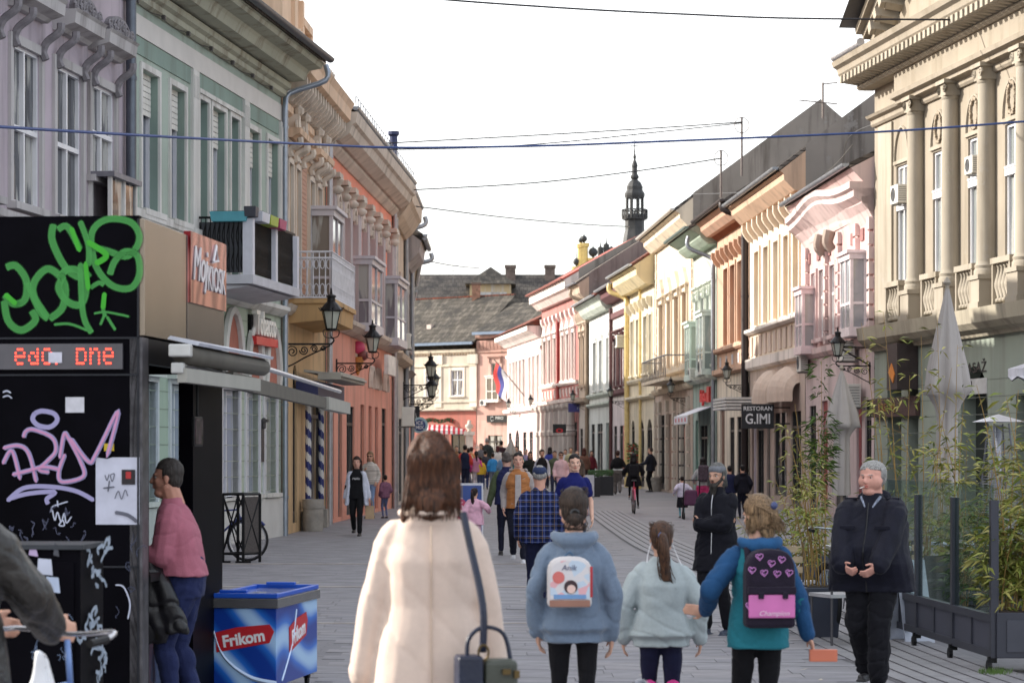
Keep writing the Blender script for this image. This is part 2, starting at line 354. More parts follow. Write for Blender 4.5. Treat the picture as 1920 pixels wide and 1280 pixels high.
ZINC=mat((150,154,160),.45,.6,var=.15,scale=3)
DPIPE=mat((60,50,48),.5,.2)
TILE_GREY=tiles((112,104,98),(136,128,118),(88,84,82))
TILE_RED=tiles((150,84,66),(120,74,62),(96,76,70))
BLACK=mat((10,10,13),.5,.1,var=.2,spec=.3)
def pipe(par,x,w_,z0,z1,r=.055,m=None,neck=None):
    mb=MB(); path=[]
    if neck: ow,dx,dz=neck; path=[(x+dx,-ow,z1+dz),(x+dx*.9,-ow,z1+dz*.55),(x+dx*.3,-w_-.08,z1+.12),(x,-w_,z1-.15)]; path=smoothpath(path,4)
    else: path=[Vector((x,-w_,z1))]
    path+= [Vector((x,-w_,z)) for z in np.linspace(z1-.3,z0,4)]
    mb.tube(path,r,10)
    z=z1-.6
    while z>z0+.5: mb.lathe([(r+.012,-.03),(r+.012,.03)],(x,-w_,z),10); z-=1.9
    return mb.build('downpipe',m or ZINC,par,auto=50)
# ================================================================ SETTING: ground
GY0,GY1=4,420
g=MB(); 
for i in range(24):
    for j in range(12):
        y0=GY0+(GY1-GY0)*(i/24.)**2; y1=GY0+(GY1-GY0)*((i+1)/24.)**2; x0=-60+j*10; g.quad((x0,y0,0),(x0+10,y0,0),(x0+10,y1,0),(x0,y1,0))
g.add([(-400,-60,-.02),(400,-60,-.02),(400,700,-.02),(-400,700,-.02)],[(0,1,2,3)])
def paving_mat(c1,c2,cj,name='paving',bw=.42,rh=.21,joint=.006):
    m,t,b=_base(name,.7,0,.35); n=t.nodes; L=t.links.new; ge=n.new('ShaderNodeNewGeometry')
    br=n.new('ShaderNodeTexBrick'); br.inputs['Scale'].default_value=1; br.inputs['Brick Width'].default_value=bw; br.inputs['Row Height'].default_value=rh; br.inputs['Mortar Size'].default_value=joint
    br.inputs['Color1'].default_value=lin(c1); br.inputs['Color2'].default_value=lin(c2); br.inputs['Mortar'].default_value=lin(cj); L(ge.outputs['Position'],br.inputs['Vector'])
    q=n.new('ShaderNodeTexNoise'); q.inputs['Scale'].default_value=.35; q.inputs['Detail'].default_value=9; q.inputs['Roughness'].default_value=.7; L(ge.outputs['Position'],q.inputs['Vector'])
    r=n.new('ShaderNodeValToRGB'); e=r.color_ramp.elements; e[0].position=.36; e[1].position=.66; e[0].color=(.68,.68,.70,1); e[1].color=(1.12,1.10,1.08,1); L(q.outputs['Fac'],r.inputs[0])
    mm=n.new('ShaderNodeMixRGB'); mm.blend_type='MULTIPLY'; mm.inputs[0].default_value=1; L(br.outputs['Color'],mm.inputs[1]); L(r.outputs[0],mm.inputs[2])
    q3=n.new('ShaderNodeTexNoise'); q3.inputs['Scale'].default_value=3.2; q3.inputs['Detail'].default_value=4; L(ge.outputs['Position'],q3.inputs['Vector'])
    r3=n.new('ShaderNodeValToRGB'); e=r3.color_ramp.elements; e[0].position=.66; e[1].position=.70; L(q3.outputs['Fac'],r3.inputs[0])
    m3=n.new('ShaderNodeMixRGB'); L(r3.outputs[0],m3.inputs[0]); L(mm.outputs[0],m3.inputs[1]); m3.inputs[2].default_value=lin((96,90,90))
    L(m3.outputs[0],b.inputs['Base Color'])
    bn=n.new('ShaderNodeBump'); bn.inputs['Strength'].default_value=.5; bn.inputs['Distance'].default_value=.01; q2=n.new('ShaderNodeTexNoise'); q2.inputs['Scale'].default_value=25; q2.inputs['Detail'].default_value=5; L(ge.outputs['Position'],q2.inputs['Vector'])
    ad=n.new('ShaderNodeMath'); ad.operation='SUBTRACT'; L(q2.outputs['Fac'],ad.inputs[0]); L(br.outputs['Fac'],ad.inputs[1]); L(ad.outputs[0],bn.inputs['Height']); L(bn.outputs[0],b.inputs['Normal'])
    r4=n.new('ShaderNodeMapRange'); r4.inputs[3].default_value=.5; r4.inputs[4].default_value=.85; L(q.outputs['Fac'],r4.inputs[0]); L(r4.outputs[0],b.inputs['Roughness'])
    return m
PAVE=paving_mat((134,132,136),(131,129,133),(120,118,122))
ground=struct(g.build('ground',PAVE))
# paving stones one by one where the photo lets you tell them apart (the nearest strip of the street)
def rail(y,off=0): return None
random.seed(3)
stone_m=[mat(c,.72,var=.22,scale=2.2,bump=.4,spec=.35) for c in ((134,132,136),(131,129,133),(137,134,137),(129,127,132))]
metas=[]
for w_ in (.62,.74,.86):
    q=MB(); q.obox((0,0,.002),w_-.007,.348,.004,taper=.995)
    for m_ in stone_m: metas.append((w_,q.mesh('paving_stone',m_)))
ns=0; rows=[]
y=18.9
while y<31 and ns<290:
    xl=-2.35+max(0,0)*1; xr=2.05+(3.15-2.05)*max(0,min(1,(49-y)/29))*.95
    x=-(960/4900.)*y-.2 if y<0 else (-1.35 if y<24 else -3.2)+random.uniform(-.3,0)
    while x<xr-.5 and ns<290:
        w_,me=random.choice(metas)
        if x+w_>xr-.02: break
        o=child('paving_stone',me,ground,(x+w_/2,y,.0+random.uniform(0,.003)),(random.uniform(-.004,.004),random.uniform(-.004,.004),random.uniform(-.004,.004))); ns+=1
        x+=w_
    y+=.36
q=MB(); r_=random.Random(4)
while y<62:
    xr=3.15-1.1*min(1,max(0,(y-20)/29)); x=-4.2-(y-31)*.03+r_.uniform(-.3,0)
    while x<6.5:
        w_=r_.choice((.62,.74,.86))
        if not (xr-.1-w_<x<xr+1.3): q.obox((x+w_/2,y,.001+r_.uniform(0,.001)),w_-.007,.349,.003)
        x+=w_
    y+=.36
q.build('paving_field',stone_m[1],ground)['kind']='stuff'
# ribbed drainage strip running down the street
rib=mat((132,130,133),.7,var=.15,scale=4,bump=.3); rpts=[(1096,958),(1130,985),(1180,1020),(1240,1050),(1300,1082),(1400,1140),(1500,1195),(1600,1243),(1700,1285),(1900,1360)]
def gpt(px,py): s=(py-HY)/CH; return P(px,s)
rc=smoothpath([gpt(*p) for p in rpts],8)
dst=struct(MB().add([(p.x+o_,p.y,.004) for p in rc for o_ in (-.02,1.12)],[(2*i,2*i+1,2*i+3,2*i+2) for i in range(len(rc)-1)]).build('drain_strip',mat((98,96,99),.9)))
for k in range(7):
    q=MB()
    for (a,b) in zip(rc,rc[1:]):
        x0=.02+k*.157; 
        if (b-a).length<.02: continue
        q.add([(a.x+x0,a.y,.016),(a.x+x0+.128,a.y,.016),(b.x+x0+.128,b.y,.016),(b.x+x0,b.y,.016),(a.x+x0,a.y,.0),(a.x+x0+.128,a.y,.0),(b.x+x0+.128,b.y,.0),(b.x+x0,b.y,.0)],[(0,1,2,3),(1,5,6,2),(0,3,7,4)])
    q.build('rib',rib,dst)
# thin strips across the paving, paler than the stones
for (xa,xb,py,wd) in ((-4.6,1.9,1101,.16),(-4.8,.5,1058,.14),(-5,1.9,1170,.12)):
    yy=gpt(960,py).y; q=MB(); q.box(xa,xb,yy,yy+wd,0,.014); struct(q.build('pale_strip',mat((160,152,148),.7,var=.15,scale=3,bump=.3)))

# ================================================================ LEFT ROW
VPL=1550.; fs=lambda x:91*(VPL-x)/(VPL-527.)
fG=Fac((238,fs(238)),(527,91.)); fL=Fac((-420,fs(-420)),(236,fs(236)))
LG=mat((196,194,194),.8,var=.08,scale=2,bump=.2)
# ---- lilac house
LIL=plaster((182,168,178),.45,dirtcol=(130,124,126)); LILT=plaster((184,180,180),.55,dirtcol=(118,112,110))
wz=(5.18,7.38)
lw=[(-150,-92),(-66,-12),(20,73),(102,151)]
t=house('lilac_house','lilac plastered house with scrolled grey window hoods and white casements',fL,10.4,dict(up=LIL,lo=plaster((150,140,150)),zm=4.6,wins=lw,wz=wz,xops=[(168,213,5.95,7.38)],dep=.07,trim=LILT,tw=.13,tp=.05,cols=2,tr=(.48,),fm=mat((222,222,226),.4,var=.04),gm=glass_mat((62,66,72),.35),
  mold=[[(.1,9.3),(.25,9.4),(.25,9.6),(.5,9.8),(.6,10.2)]],cm=LILT,sills=[[(.06,4.85),(.14,4.92),(.14,5.02)],[(.04,8.95),(.08,9.0),(.08,9.1)]],rise=3,over=.8,gops=[(-100,0,.4,3.6)]))
scroll_m=mat((128,124,128),.8,var=.2,scale=10,bump=.5)
hood=MB(); molding(hood,-.78,.78,[(.10,0),(.16,.05),(.34,.10),(.36,.26),(.40,.30)]); hood_me=hood.mesh('window_hood',LILT)
cr=MB(); base=[(-.62,.3),(.62,.3)]
arc=[(.62*math.cos(a),.3+.30*math.sin(a)**.8) for a in np.linspace(0,math.pi,15)]
cr.slab(arc,-.30,-.2); 
for sx in (-1,1):
    for (cx,cz,r0) in ((.30,.40,.12),(.62,.38,.10),(.12,.46,.09)):
        pts=[(sx*(cx+r0*(1-k/16)*math.cos(k*.75)),-.31,cz+r0*(1-k/16)*math.sin(k*.75)) for k in range(15)]
        cr.tube(pts,.022,5)
cr_me=cr.mesh('crest',scroll_m)
br=MB(); br.tube(smoothpath([(0,-.32,-.02),(0,-.30,-.14),(0,-.12,-.28),(0,-.06,-.42),(0,-.10,-.54)],4),[.06]*17,6)
br_me=br.mesh('bracket',scroll_m)
for a,b in lw+[(168,213)]:
    x=(fL.u(a)+fL.u(b))/2; h=child('window_hood',hood_me,t,(x,0,7.86)); child('crest',cr_me,h); child('bracket',br_me,h,(-.66,0,0)); child('bracket',br_me,h,(.66,0,0))
# little glazed box under the third casement
bx0,bx1=fL.u(166),fL.u(216); q=MB(); 
for xx in (bx0,(bx0+bx1)/2,bx1-.06): q.box(xx,xx+.06,-.36,-.30,4.6,5.92)
for xx in (bx0,bx1-.06): q.box(xx,xx+.06,-.06,0,4.6,5.92)
q.box(bx0,bx1,-.36,0,4.5,4.62); q=q.build('box_window',WFRAME,t)
p=MB(); p.box(bx0-.06,bx1+.06,-.42,0,5.92,6.0); p.build('box_roof',mat((120,118,126),.5,.3),q)
p=MB(); p.quad((bx0+.06,-.33,4.62),(bx1-.06,-.33,4.62),(bx1-.06,-.33,5.92),(bx0+.06,-.33,5.92)); p.quad((bx1-.03,-.3,4.62),(bx1-.03,-.06,4.62),(bx1-.03,-.06,5.92),(bx1-.03,-.3,5.92)); p.build('pane',glass_mat((58,58,62),.1),q)
pipe(t,fL.L-.12,.12,0,10.2,.085,mat((92,98,108),.4,.6))
# ---- green house
GRN=plaster((164,180,168),.35,dirtcol=(128,128,116)); GRN2=plaster((134,156,146),.25); GTR=plaster((212,210,206),.4,dirtcol=(140,136,128))
wins=[(264,296),(318,346),(465,485),(500,521)]
f=fG
t=house('green_house','pale green house with grey white pilasters, deep window reveals and corner balcony',f,9.35,dict(up=GRN,lo=plaster((176,190,172),.25),zm=4.62,wins=wins,wz=(5.72,8.02),xops=[(372,389,4.9,8.05),(396,421,4.9,8.05),(431,447,4.9,8.05)],dep=.19,
  trim=GTR,tw=.10,tp=.04,cols=1,tr=(.8,),fm=mat((214,214,220),.4,var=.04),gm=glass_mat((80,90,104),.2),
  gops=[(262,292,.9,2.9,0,'none'),(318,350,.9,2.9,0,'none'),(368,400,.9,2.9,0,'none'),(415,447,.9,2.9,0,'none'),(460,484,.9,2.9,0,'none'),(494,517,.9,2.9,0,'none')],
  mold=[[(.05,9.02),(.12,9.06),(.12,9.16),(.2,9.2),(.22,9.3)],[(.28,9.34),(.5,9.36),(.56,9.5),(.60,9.56),(.85,9.60),(.9,9.72)]],cm=plaster((176,176,156),.5,dirtcol=(110,96,80)),
  sills=[[(.05,5.50),(.12,5.55),(.12,5.68)],[(.06,4.50),(.14,4.56),(.2,4.62),(.2,4.70)]],sm=GTR,over=.95,ze=9.82,rise=3.2,gm_=mat((84,88,94),.45,.5),rm=TILE_GREY))
mb=MB(); mb.box(.02,f.L-.02,-.03,0,8.52,8.86); mb.build('frieze_band',mat((206,202,198),.8,var=.06,scale=2,bump=.2),t)
for a,b in ((357,368),(454,463),(240,244),(522,526)):
    x0,x1=f.u(a),f.u(b); q=MB(); q.box(x0,x1,-.06,0,5.68,8.5); 
    for k in range(4): xx=x0+(x1-x0)*(k+.5)/4.; q.box(xx-.02,xx+.02,-.075,-.06,8.0,8.4)
    q.build('pilaster',GTR,t)
for a,b in ((244,356),(369,453),(464,521)):
    q=MB(); q.box(f.u(a),f.u(b),-.02,0,8.22,8.5); q.build('wall_panel',GRN2,t)
q=MB(); q.box(f.u(369),f.u(452),-.07,-.0,8.14,8.22); q.build('lintel',GTR,t)
# deep green jambs lining
for a,b,z0,z1 in [(w_[0],w_[1],5.72,8.02) for w_ in wins]+[(372,389,4.9,8.05),(396,421,4.9,8.05),(431,447,4.9,8.05)]:
    xb=f.u(b); q=MB(); q.box(xb-.012,xb-.002,.004,.13,z0+.004,z1-.004); q.build('reveal',GRN2,t)
# roller blinds
for a,b,z1 in ((264,296,8.02),(318,346,8.02),(396,421,8.05),(465,485,8.02),(500,521,8.02)):
    q=MB()
    for i in range(7): q.box(f.u(a)+.03,f.u(b)-.05,.11,.125,z1-.1*(i+1)+.012,z1-.1*i)
    o=q.build('roller_blind',mat((212,210,204),.6),t); o['kind']='stuff'
# ground floor: white cased windows, arches above
for a,b in ((262,292),(318,350),(368,400),(415,447),(460,484),(494,517)):
    x0,x1=f.u(a),f.u(b); q=MB(); q.box(x0-.1,x0,-.04,.14,.9,2.98); q.box(x1,x1+.1,-.04,.14,.9,2.98); q.box(x0,x1,-.04,.14,2.9,2.98)
    q.box(x0,x1,.12,.14,.9,2.9); q.box((x0+x1)/2-.03,(x0+x1)/2+.03,.07,.12,.92,2.88); w_=q.build('window',mat((206,206,212),.5,var=.05),t)
    q=MB(); q.box(x0+.08,x1-.08,.10,.118,.95,2.8); q.build('pane',glass_mat((150,156,175),.3),w_)
    q=MB(); q.box(x0-.14,x1+.14,-.12,0,.82,.9); q.box(x0-.1,x1+.1,-.03,0,.15,.8); q.build('sill',GTR,w_)
    xc=(x0+x1)/2; r=(x1-x0)/2+.04; arc=[(xc+(r)*math.cos(an),3.28+(r*1.5)*math.sin(an)) for an in np.linspace(0,math.pi,13)]
    q=MB(); arcp=[(p,-.07,z_) for p,z_ in arc]; arcp=[(xc+r,-.05,3.05)]+arcp+[(xc-r,-.05,3.05)]; q.tube(arcp,.075,6); a_=q.build('arch',GTR,t)
    q=MB(); q.slab([(xc+r,3.05)]+arc+[(xc-r,3.05)],-.03,-.002); q.build('panel',mat((172,108,92),.8,var=.1,bump=.2),a_)
    q=MB(); q.box(x0-.16,x1+.16,-.16,0,2.98,3.06); q.build('sill',GTR,a_)
q=MB()
for k in range(12):
    z_=.95+k*.3
    if z_<4.4: q.box(.01,f.L-.01,-.006,0,z_,z_+.014)
o=q.build('rustication',mat((140,146,134),.9),t); o['kind']='stuff'
q=MB(); q.box(.01,f.L,-.07,0,0,.8); q.build('plinth',mat((200,200,198),.7,var=.08,scale=2),t)
pipe(t,f.L-.06,.10,.0,9.0,.06,mat((148,156,168),.35,.7),neck=(.88,.35,.72))
# tobacconist letters
sg=thing('shop_sign','white plastic tobacco shop letters standing over a red strip on the green wall','sign',f.pt(f.u(483),0,4.1),f.rz)
text('lettering','Tobacco',mat((235,232,225),.4,var=.02),sg,(0,-.14,.12),.66,ext=.05,sx=.78,offset=.012)
q=MB(); q.box(-1.0,1.0,-.2,-.08,-.28,-.12); q.build('red_strip',mat((205,40,44),.4,var=.05),sg); q=MB(); q.box(-.9,.9,-.08,0,-.2,.3); q.build('back_rail',BLACK,sg)
pl=thing('wall_plaque','dark relief portrait plaque between the ground floor windows','plaque',f.pt(f.u(488.5),0,2.15),f.rz)
q=MB(); q.box(-.13,.13,-.05,0,-.62,.2); q.lathe([(.13,-.03),(.13,.03)],(0,-.03,.2),12); q.build('tablet',mat((62,60,62),.5,.3,bump=.8,scale=12),pl)
q=MB(); q.obox((0,-.07,.15),.14,.07,.22); q.build('portrait',mat((76,74,76),.45,.3,bump=.6,scale=14),pl,bevel=.03)
# balcony of the green house
bl=MB(); x0,x1=f.u(366),f.u(462); W_=1.05; z0=4.72
bl.box(x0,x1,-W_,-.0,z0,z0+.16); bl.extr([(0,z0),(-W_+.1,z0-.02),(-W_+.25,z0-.06),(0,z0-.16)],x0+.1,x1-.1)
bal=bl.build('balcony',mat((188,188,196),.7,var=.1,scale=3,bump=.2),t)
pst=MB(); pst.box(-.09,.09,-.09,.09,0,1.0); pme=pst.mesh('balcony_post',mat((204,204,214),.6,var=.06))
for xx in (x0+.1,(x0*.5+x1*.5),x1-.1): child('balcony_post',pme,bal,(xx,-W_+.1,z0+.16))
rail_=MB(); rail_.box(x0+.02,x0+.05,-W_+.1,-.02,z0+1.16,z0+1.2); rail_.box(x0,x1,-W_+.08,-W_+.12,z0+1.18,z0+1.22)
k=0
for yy in np.arange(-W_+.18,-.04,.085): rail_.box(x0+.03,x0+.045,yy,yy+.015,z0+.2,z0+1.16); rail_.tube([(x0+.04,yy+.03+.02*math.sin(q_*1.3),z0+.25+q_*.1) for q_ in range(9)],.008,4)
for xx in np.arange(x0+.22,x1-.2,.075):
    rail_.box(xx,xx+.016,-W_+.09,-W_+.106,z0+.2,z0+1.18); rail_.tube([(xx+.03+.025*math.sin(q_*1.5),-W_+.1,z0+.25+q_*.1) for q_ in range(9)],.009,4)
rail_=rail_.build('balcony_rail',BLACK,bal); rail_['kind']='stuff'
scr=MB(); scr.box(x0+.052,x0+.06,-W_+.2,-.05,z0+.2,z0+1.1); scr.build('balcony_screen',mat((58,60,66),.6,var=.2),bal)
def planter_box(par_f,u,w_,z,c,lab,along=True,L_=.5):
    ft=thing('flower_box',lab,'flower box',par_f.pt(u,w_,z),par_f.rz+(0 if along else R(90)),'flower boxes on the balcony rail')
    q=MB(); q.obox((0,0,.09),L_,.2,.18,taper=1.12); q.build('trough',mat(c,.5,var=.08),ft,bevel=.01); q=MB(); q.obox((0,0,.172),L_*1.02,.2,.03); q.build('soil',mat((66,56,48),.95),ft)
planter_box(f,x0+.03,.62,z0+1.1,(86,158,172),'teal flower box hung on the near side of the balcony rail',False,.62)
planter_box(f,x0+.62,W_-.0,z0+1.13,(196,198,208),'white flower box on the street side of the balcony rail',True,.6)
planter_box(f,x0+1.35,W_-.0,z0+1.13,(150,168,52),'lime green flower box on the balcony rail',True,.62)
planter_box(f,x0+2.1,W_-.0,z0+1.13,(164,56,100),'magenta flower box at the far end of the balcony rail',True,.55)
planter_box(f,x0+.04,W_-.04,z0+1.18,(62,64,74),'dark grey flower box on the corner post of the balcony',True,.24)
# ---- ornate peach house
VP2=1166.; fs2=lambda x:91*(VP2-x)/(VP2-527.)
fY=Fac((529,fs2(529)),(610,fs2(610))); f=fY
PEA=plaster((222,188,156),.4,dirtcol=(140,116,96)); ORN=plaster((212,198,182),.45,dirtcol=(130,116,104)); OCH=plaster((208,172,124),.3)
t=house('peach_house','ornate peach house with scroll brackets, attic parapet and white iron balcony',f,9.0,dict(up=PEA,lo=OCH,zm=4.62,wins=[(537,545),(551,559),(577,585),(591,599)],wz=(5.1,7.8),dep=.1,cols=1,tr=(.7,),trim=ORN,tw=.12,tp=.07,gm=glass_mat((92,88,84),.2),
  gops=[(533,541,.1,2.9,0,'door',mat((150,86,66),.6)),(549,556,.2,3.6,.8),(572,604,.2,3.0,0,'shop')],
  mold=[[(.05,8.75),(.12,8.8),(.12,8.95)],[(.5,9.5),(.6,9.55),(.62,9.8),(.7,9.95)]],cm=PEA,sills=[[(.05,4.6),(.14,4.68),(.2,4.8)],[(.06,8.2),(.1,8.25)]],sm=ORN,
  rep=[('scroll_bracket',16,.16,.5,9.0,9.5,ORN)],roof=False))
q=MB(); q.box(0,f.L,0,.4,9.0,10.0); 
q.box(0,1.6,0,.5,10,12.6); q.box(0,1.7,-.1,.6,12.2,12.4)
for i,(a,b,h) in enumerate(((1.6,3.0,11.9),(3.0,4.6,11.2),(4.6,f.L,10.7))): q.box(a,b,0.02,.4,10,h); q.box(a,b,-.1,.5,h-.18,h); q.box(a-.1,a+.2,-.08,.45,10,h+.35)
q.build('attic_parapet',PEA,t)
bme=MB(); bme.lathe([(.05,0),(.08,.1),(.1,.25),(.05,.5),(.07,.6)],(0,0,0),8); bme=bme.mesh('baluster',ORN)
for i in range(22): child('baluster',bme,t,(1.8+i*.32,-.1,10.15))
oc=MB()
for sx in (-.3,.3):
    pts=[(sx+.10*(1-k/14)*math.cos(k*.8),-.2,.10+.10*(1-k/14)*math.sin(k*.8)) for k in range(13)]; oc.tube(pts,.03,5)
oc.box(-.16,.16,-.24,0,.0,.34); oc.lathe([(0,0),(.1,.05),(.12,.15),(0,.26)],(0,-.22,.3),8); ocm=oc.mesh('crest',ORN)
hd=MB(); molding(hd,-.62,.62,[(.16,0),(.22,.05),(.32,.08),(.34,.2)]); hdm=hd.mesh('window_hood',PEA); bk=MB()
bk.tube(smoothpath([(0,-.3,0),(0,-.3,-.12),(0,-.1,-.24),(0,-.12,-.4)],4),.07,6)
bkm=bk.mesh('bracket',ORN)
for a,b in ((537,545),(551,559),(577,585),(591,599)):
    x=(f.u(a)+f.u(b))/2; h=child('window_hood',hdm,t,(x,0,8.28)); child('crest',ocm,h,(0,0,.2)); child('bracket',bkm,h,(-.5,0,0)); child('bracket',bkm,h,(.5,0,0))
q=MB(); 
for k in range(34): q.box(f.u(562),f.u(573),-.03,0,5.1+k*.1,5.19+k*.1)
o=q.build('brick_strip',plaster((196,150,126),.3),t); o['kind']='stuff'
pipe(t,f.L-.1,.12,0,9.3,.07,mat((176,176,182),.4,.6),neck=(.5,.35,.6))
# its balcony
x0,x1=f.u(541),f.u(590); W_=.95; q=MB(); z0=4.86; q.box(x0,x1,-W_,0,z0,z0+.1); q.extr([(0,z0),(-W_+.05,z0),(-W_+.08,z0-.34),(0,z0-.42)],x0+.05,x1-.05); bal=q.build('balcony',plaster((200,160,104),.3),t)
q=MB(); IRON=mat((205,205,212),.5,.2)
for a,b in (((x0,-W_+.04),(x1,-W_+.04)),((x0,-W_+.04),(x0,0)),((x1,-W_+.04),(x1,0))):
    A_=Vector((a[0],a[1],0)); B_=Vector((b[0],b[1],0)); n_=max(2,int((B_-A_).length/.13))
    for zz in (.12,.95,1.08): q.tube([A_+Vector((0,0,z0+zz)),B_+Vector((0,0,z0+zz))],.022,5)
    for i in range(n_+1):
        p=A_.lerp(B_,i/n_); q.tube([p+Vector((0,0,z0+.1)),p+Vector((0,0,z0+1.08))],.013,4)
        if i<n_:
            d=(B_-A_)/n_; c=p+d*.5
            q.tube([c+Vector((0,0,z0+.28))+d*.42*math.cos(an)+Vector((0,0,.13*math.sin(an))) for an in np.linspace(0,6.28,9)],.01,4); q.tube([c+Vector((0,0,z0+.82))+d*.36*math.cos(an)+Vector((0,0,.1*math.sin(an))) for an in np.linspace(0,6.28,9)],.01,4)
q=q.build('balcony_rail',IRON,bal); q['kind']='stuff'
def box_bay(t,x0,x1,w_,z0,z1,m,gm,roofm=None,open_=True):
    q=MB(); e=.08
    for xx in (x0,x1-e): q.box(xx,xx+e,-w_,-w_+e,z0,z1); q.box(xx,xx+e,-e,0,z0,z1)
    q.box((x0+x1)/2-.04,(x0+x1)/2+.04,-w_,-w_+.05,z0,z1)
    q.box(x0-.03,x1+.03,-w_-.03,0,z0-.18,z0+.04); q.box(x0-.03,x1+.03,-w_-.03,0,z1-.14,z1); q.box(x0+.01,x1-.01,-w_+.004,-.01,z0+.6,z0+.66)
    o=q.build('box_window',m,t); q=MB(); q.box(x0-.08,x1+.08,-w_-.1,0,z1+.002,z1+.08); q.build('box_roof',roofm or m,o)
    q=MB(); q.quad((x0+e,-w_+.03,z0+.04),(x1-e,-w_+.03,z0+.04),(x1-e,-w_+.03,z1-.14),(x0+e,-w_+.03,z1-.14)); 
    for xx in (x0+.04,x1-.04): q.quad((xx,-w_+e,z0+.04),(xx,-e,z0+.04),(xx,-e,z1-.14),(xx,-w_+e,z1-.14))
    q.build('pane',gm,o); return o
GRYF=mat((190,186,192),.5,var=.06); 
box_bay(t,f.u(578),f.u(599),.55,5.0,7.15,GRYF,glass_mat((120,112,104),.15))
# ---- coral house
fC=Fac((612,fs2(612)),(735,fs2(735))); f=fC
COR=plaster((238,142,112),.25,dirtcol=(180,120,100)); CGR=plaster((178,166,166),.3); CTR=plaster((206,192,176),.4,dirtcol=(130,118,106))
cw=[(622,629),(637,644),(652,659),(669,676),(685,691),(700,706),(716,722)]
t=house('coral_house','coral red house with grey carved window frames and heavy stepped cornice',f,9.1,dict(up=COR,lo=plaster((228,152,128),.25),zm=4.7,wins=cw,wz=(5.0,7.5),dep=.08,cols=1,tr=(.62,),fm=mat((205,202,208),.5),gm=glass_mat((130,126,130),.3),
  gops=[(617,626,.1,2.9,0,'shop'),(634,641,.1,2.9,0,'door',mat((60,60,66),.5)),(650,664,.1,2.9,0,'shop'),(676,683,.1,3.0,0,'door',mat((120,70,52),.5)),(691,697,.1,3.0,0,'door',mat((128,72,52),.5)),(703,709,.1,3.0,0,'door',mat((120,66,50),.5)),(716,724,.1,3.0,0,'shop')],
  mold=[[(.05,8.9),(.1,8.95),(.2,9.05),(.22,9.12)],[(.3,9.13),(.55,9.3),(.62,9.5),(.7,9.55),(.75,9.8)]],cm=CTR,sills=[[(.05,4.7),(.2,4.78),(.34,4.9),(.36,5.0)]],sm=CTR,over=.6,ze=9.95,rise=3,gm_=ZINC))
for i,(a,b) in enumerate([(615,620),(631,635),(646,650),(661,667),(679,683),(694,698),(709,713),(726,730)]):
    x0,x1=f.u(a),f.u(b); q=MB(); q.box(x0,x1,-.16,0,5.0,7.9); p_=q.build('pilaster',CGR,t)
    q=MB(); xc=(x0+x1)/2; q.box(x0-.1,x1+.1,-.3,0,8.28,8.4); q.lathe([(.12,0),(.2,.08),(.2,.14),(.13,.2),(.22,.34),(.2,.38)],(xc,-.14,7.9),9); q.build('capital',CTR,p_,auto=50)
for (a,b) in cw:
    x0,x1=f.u(a),f.u(b); q=MB(); xc=(x0+x1)/2
    q.tube([(xc+(.42)*math.cos(an),-.1,7.62+.38*math.sin(an)) for an in np.linspace(0,math.pi,9)],.09,5)
    for sx in (-1,1): q.tube([(xc+sx*(.22+.1*(1-k/12)*math.cos(k*.8)),-.14,7.72+.1*(1-k/12)*math.sin(k*.8)) for k in range(11)],.03,5)
    q.build('carved_arch',CTR,t)
for a,b,z0,z1 in ((661,683,5.05,6.75),(713,731,5.0,6.75)):
    box_bay(t,f.u(a),f.u(b),.5,z0,z1,GRYF,glass_mat((120,116,122),.2))
for (a,b) in ((690,698),(702,710),(715,725)):
    x0,x1=f.u(a),f.u(b); xc=(x0+x1)/2; q=MB(); q.tube([(xc+.5*math.cos(an),-.05,3.5+.55*math.sin(an)) for an in np.linspace(0,math.pi,11)],.09,5); q.build('arch',CTR,t)
pipe(t,f.L-.1,.1,0,9.3,.07,mat((170,168,172),.4,.6),neck=(.62,.6,.6))
q=MB()
for k in range(30): q.tube([(k*f.L/30,-.7,10.0),(k*f.L/30,-.7,10.18)],.012,4)
q.tube([(0,-.7,10.18),(f.L,-.7,10.18)],.012,4); q=q.build('snow_guard',mat((170,172,178),.5,.5),t); q['kind']='stuff'
# ---- two narrow houses closing the left row
s735=fs2(735); fC2=Fac((736,s735),(757,56.)); f=fC2
t=house('cream_corner_house','narrow cream house with carved panels beyond the coral house',f,9.4,dict(up=plaster((206,184,160),.35),lo=plaster((200,190,180),.3),zm=4.6,wins=[(741,744),(749,752)],wz=(5.3,7.4),dep=.2,cols=1,trim=plaster((196,176,160)),tw=.12,gops=[(740,743,.1,2.8,0,'shop'),(748,754,.1,2.8,0,'shop')],
  mold=[[(.1,8.8),(.3,9.0),(.5,9.3),(.6,9.4),(.62,9.8)]],sills=[[(.05,4.5),(.3,4.6),(.34,4.75)]],over=.5,ze=9.9))
pipe(t,.15,.1,0,8.9,.07,ZINC); pipe(t,f.L-.1,.1,0,9.0,.08,ZINC,neck=(.7,.3,.6))
fC3=Fac((758,56.),(768,53.)); f=fC3
t=house('grey_corner_house','narrow grey stuccoed house at the far end of the left row',f,8.4,dict(up=plaster((176,166,164),.4),zm=4.4,wins=[(760,762),(764,766)],wz=(5.2,7.2),dep=.2,cols=1,trim=plaster((160,150,150)),gops=[(760,766,.1,2.8,0,'shop')],
  mold=[[(.1,8.0),(.3,8.2),(.5,8.4),(.55,8.8)]],sills=[[(.05,4.3),(.25,4.45)]],over=.6,ze=8.9,rise=2.2,D=5))
pipe(t,f.L-.1,.1,0,8.2,.08,ZINC,neck=(.75,.3,.55))
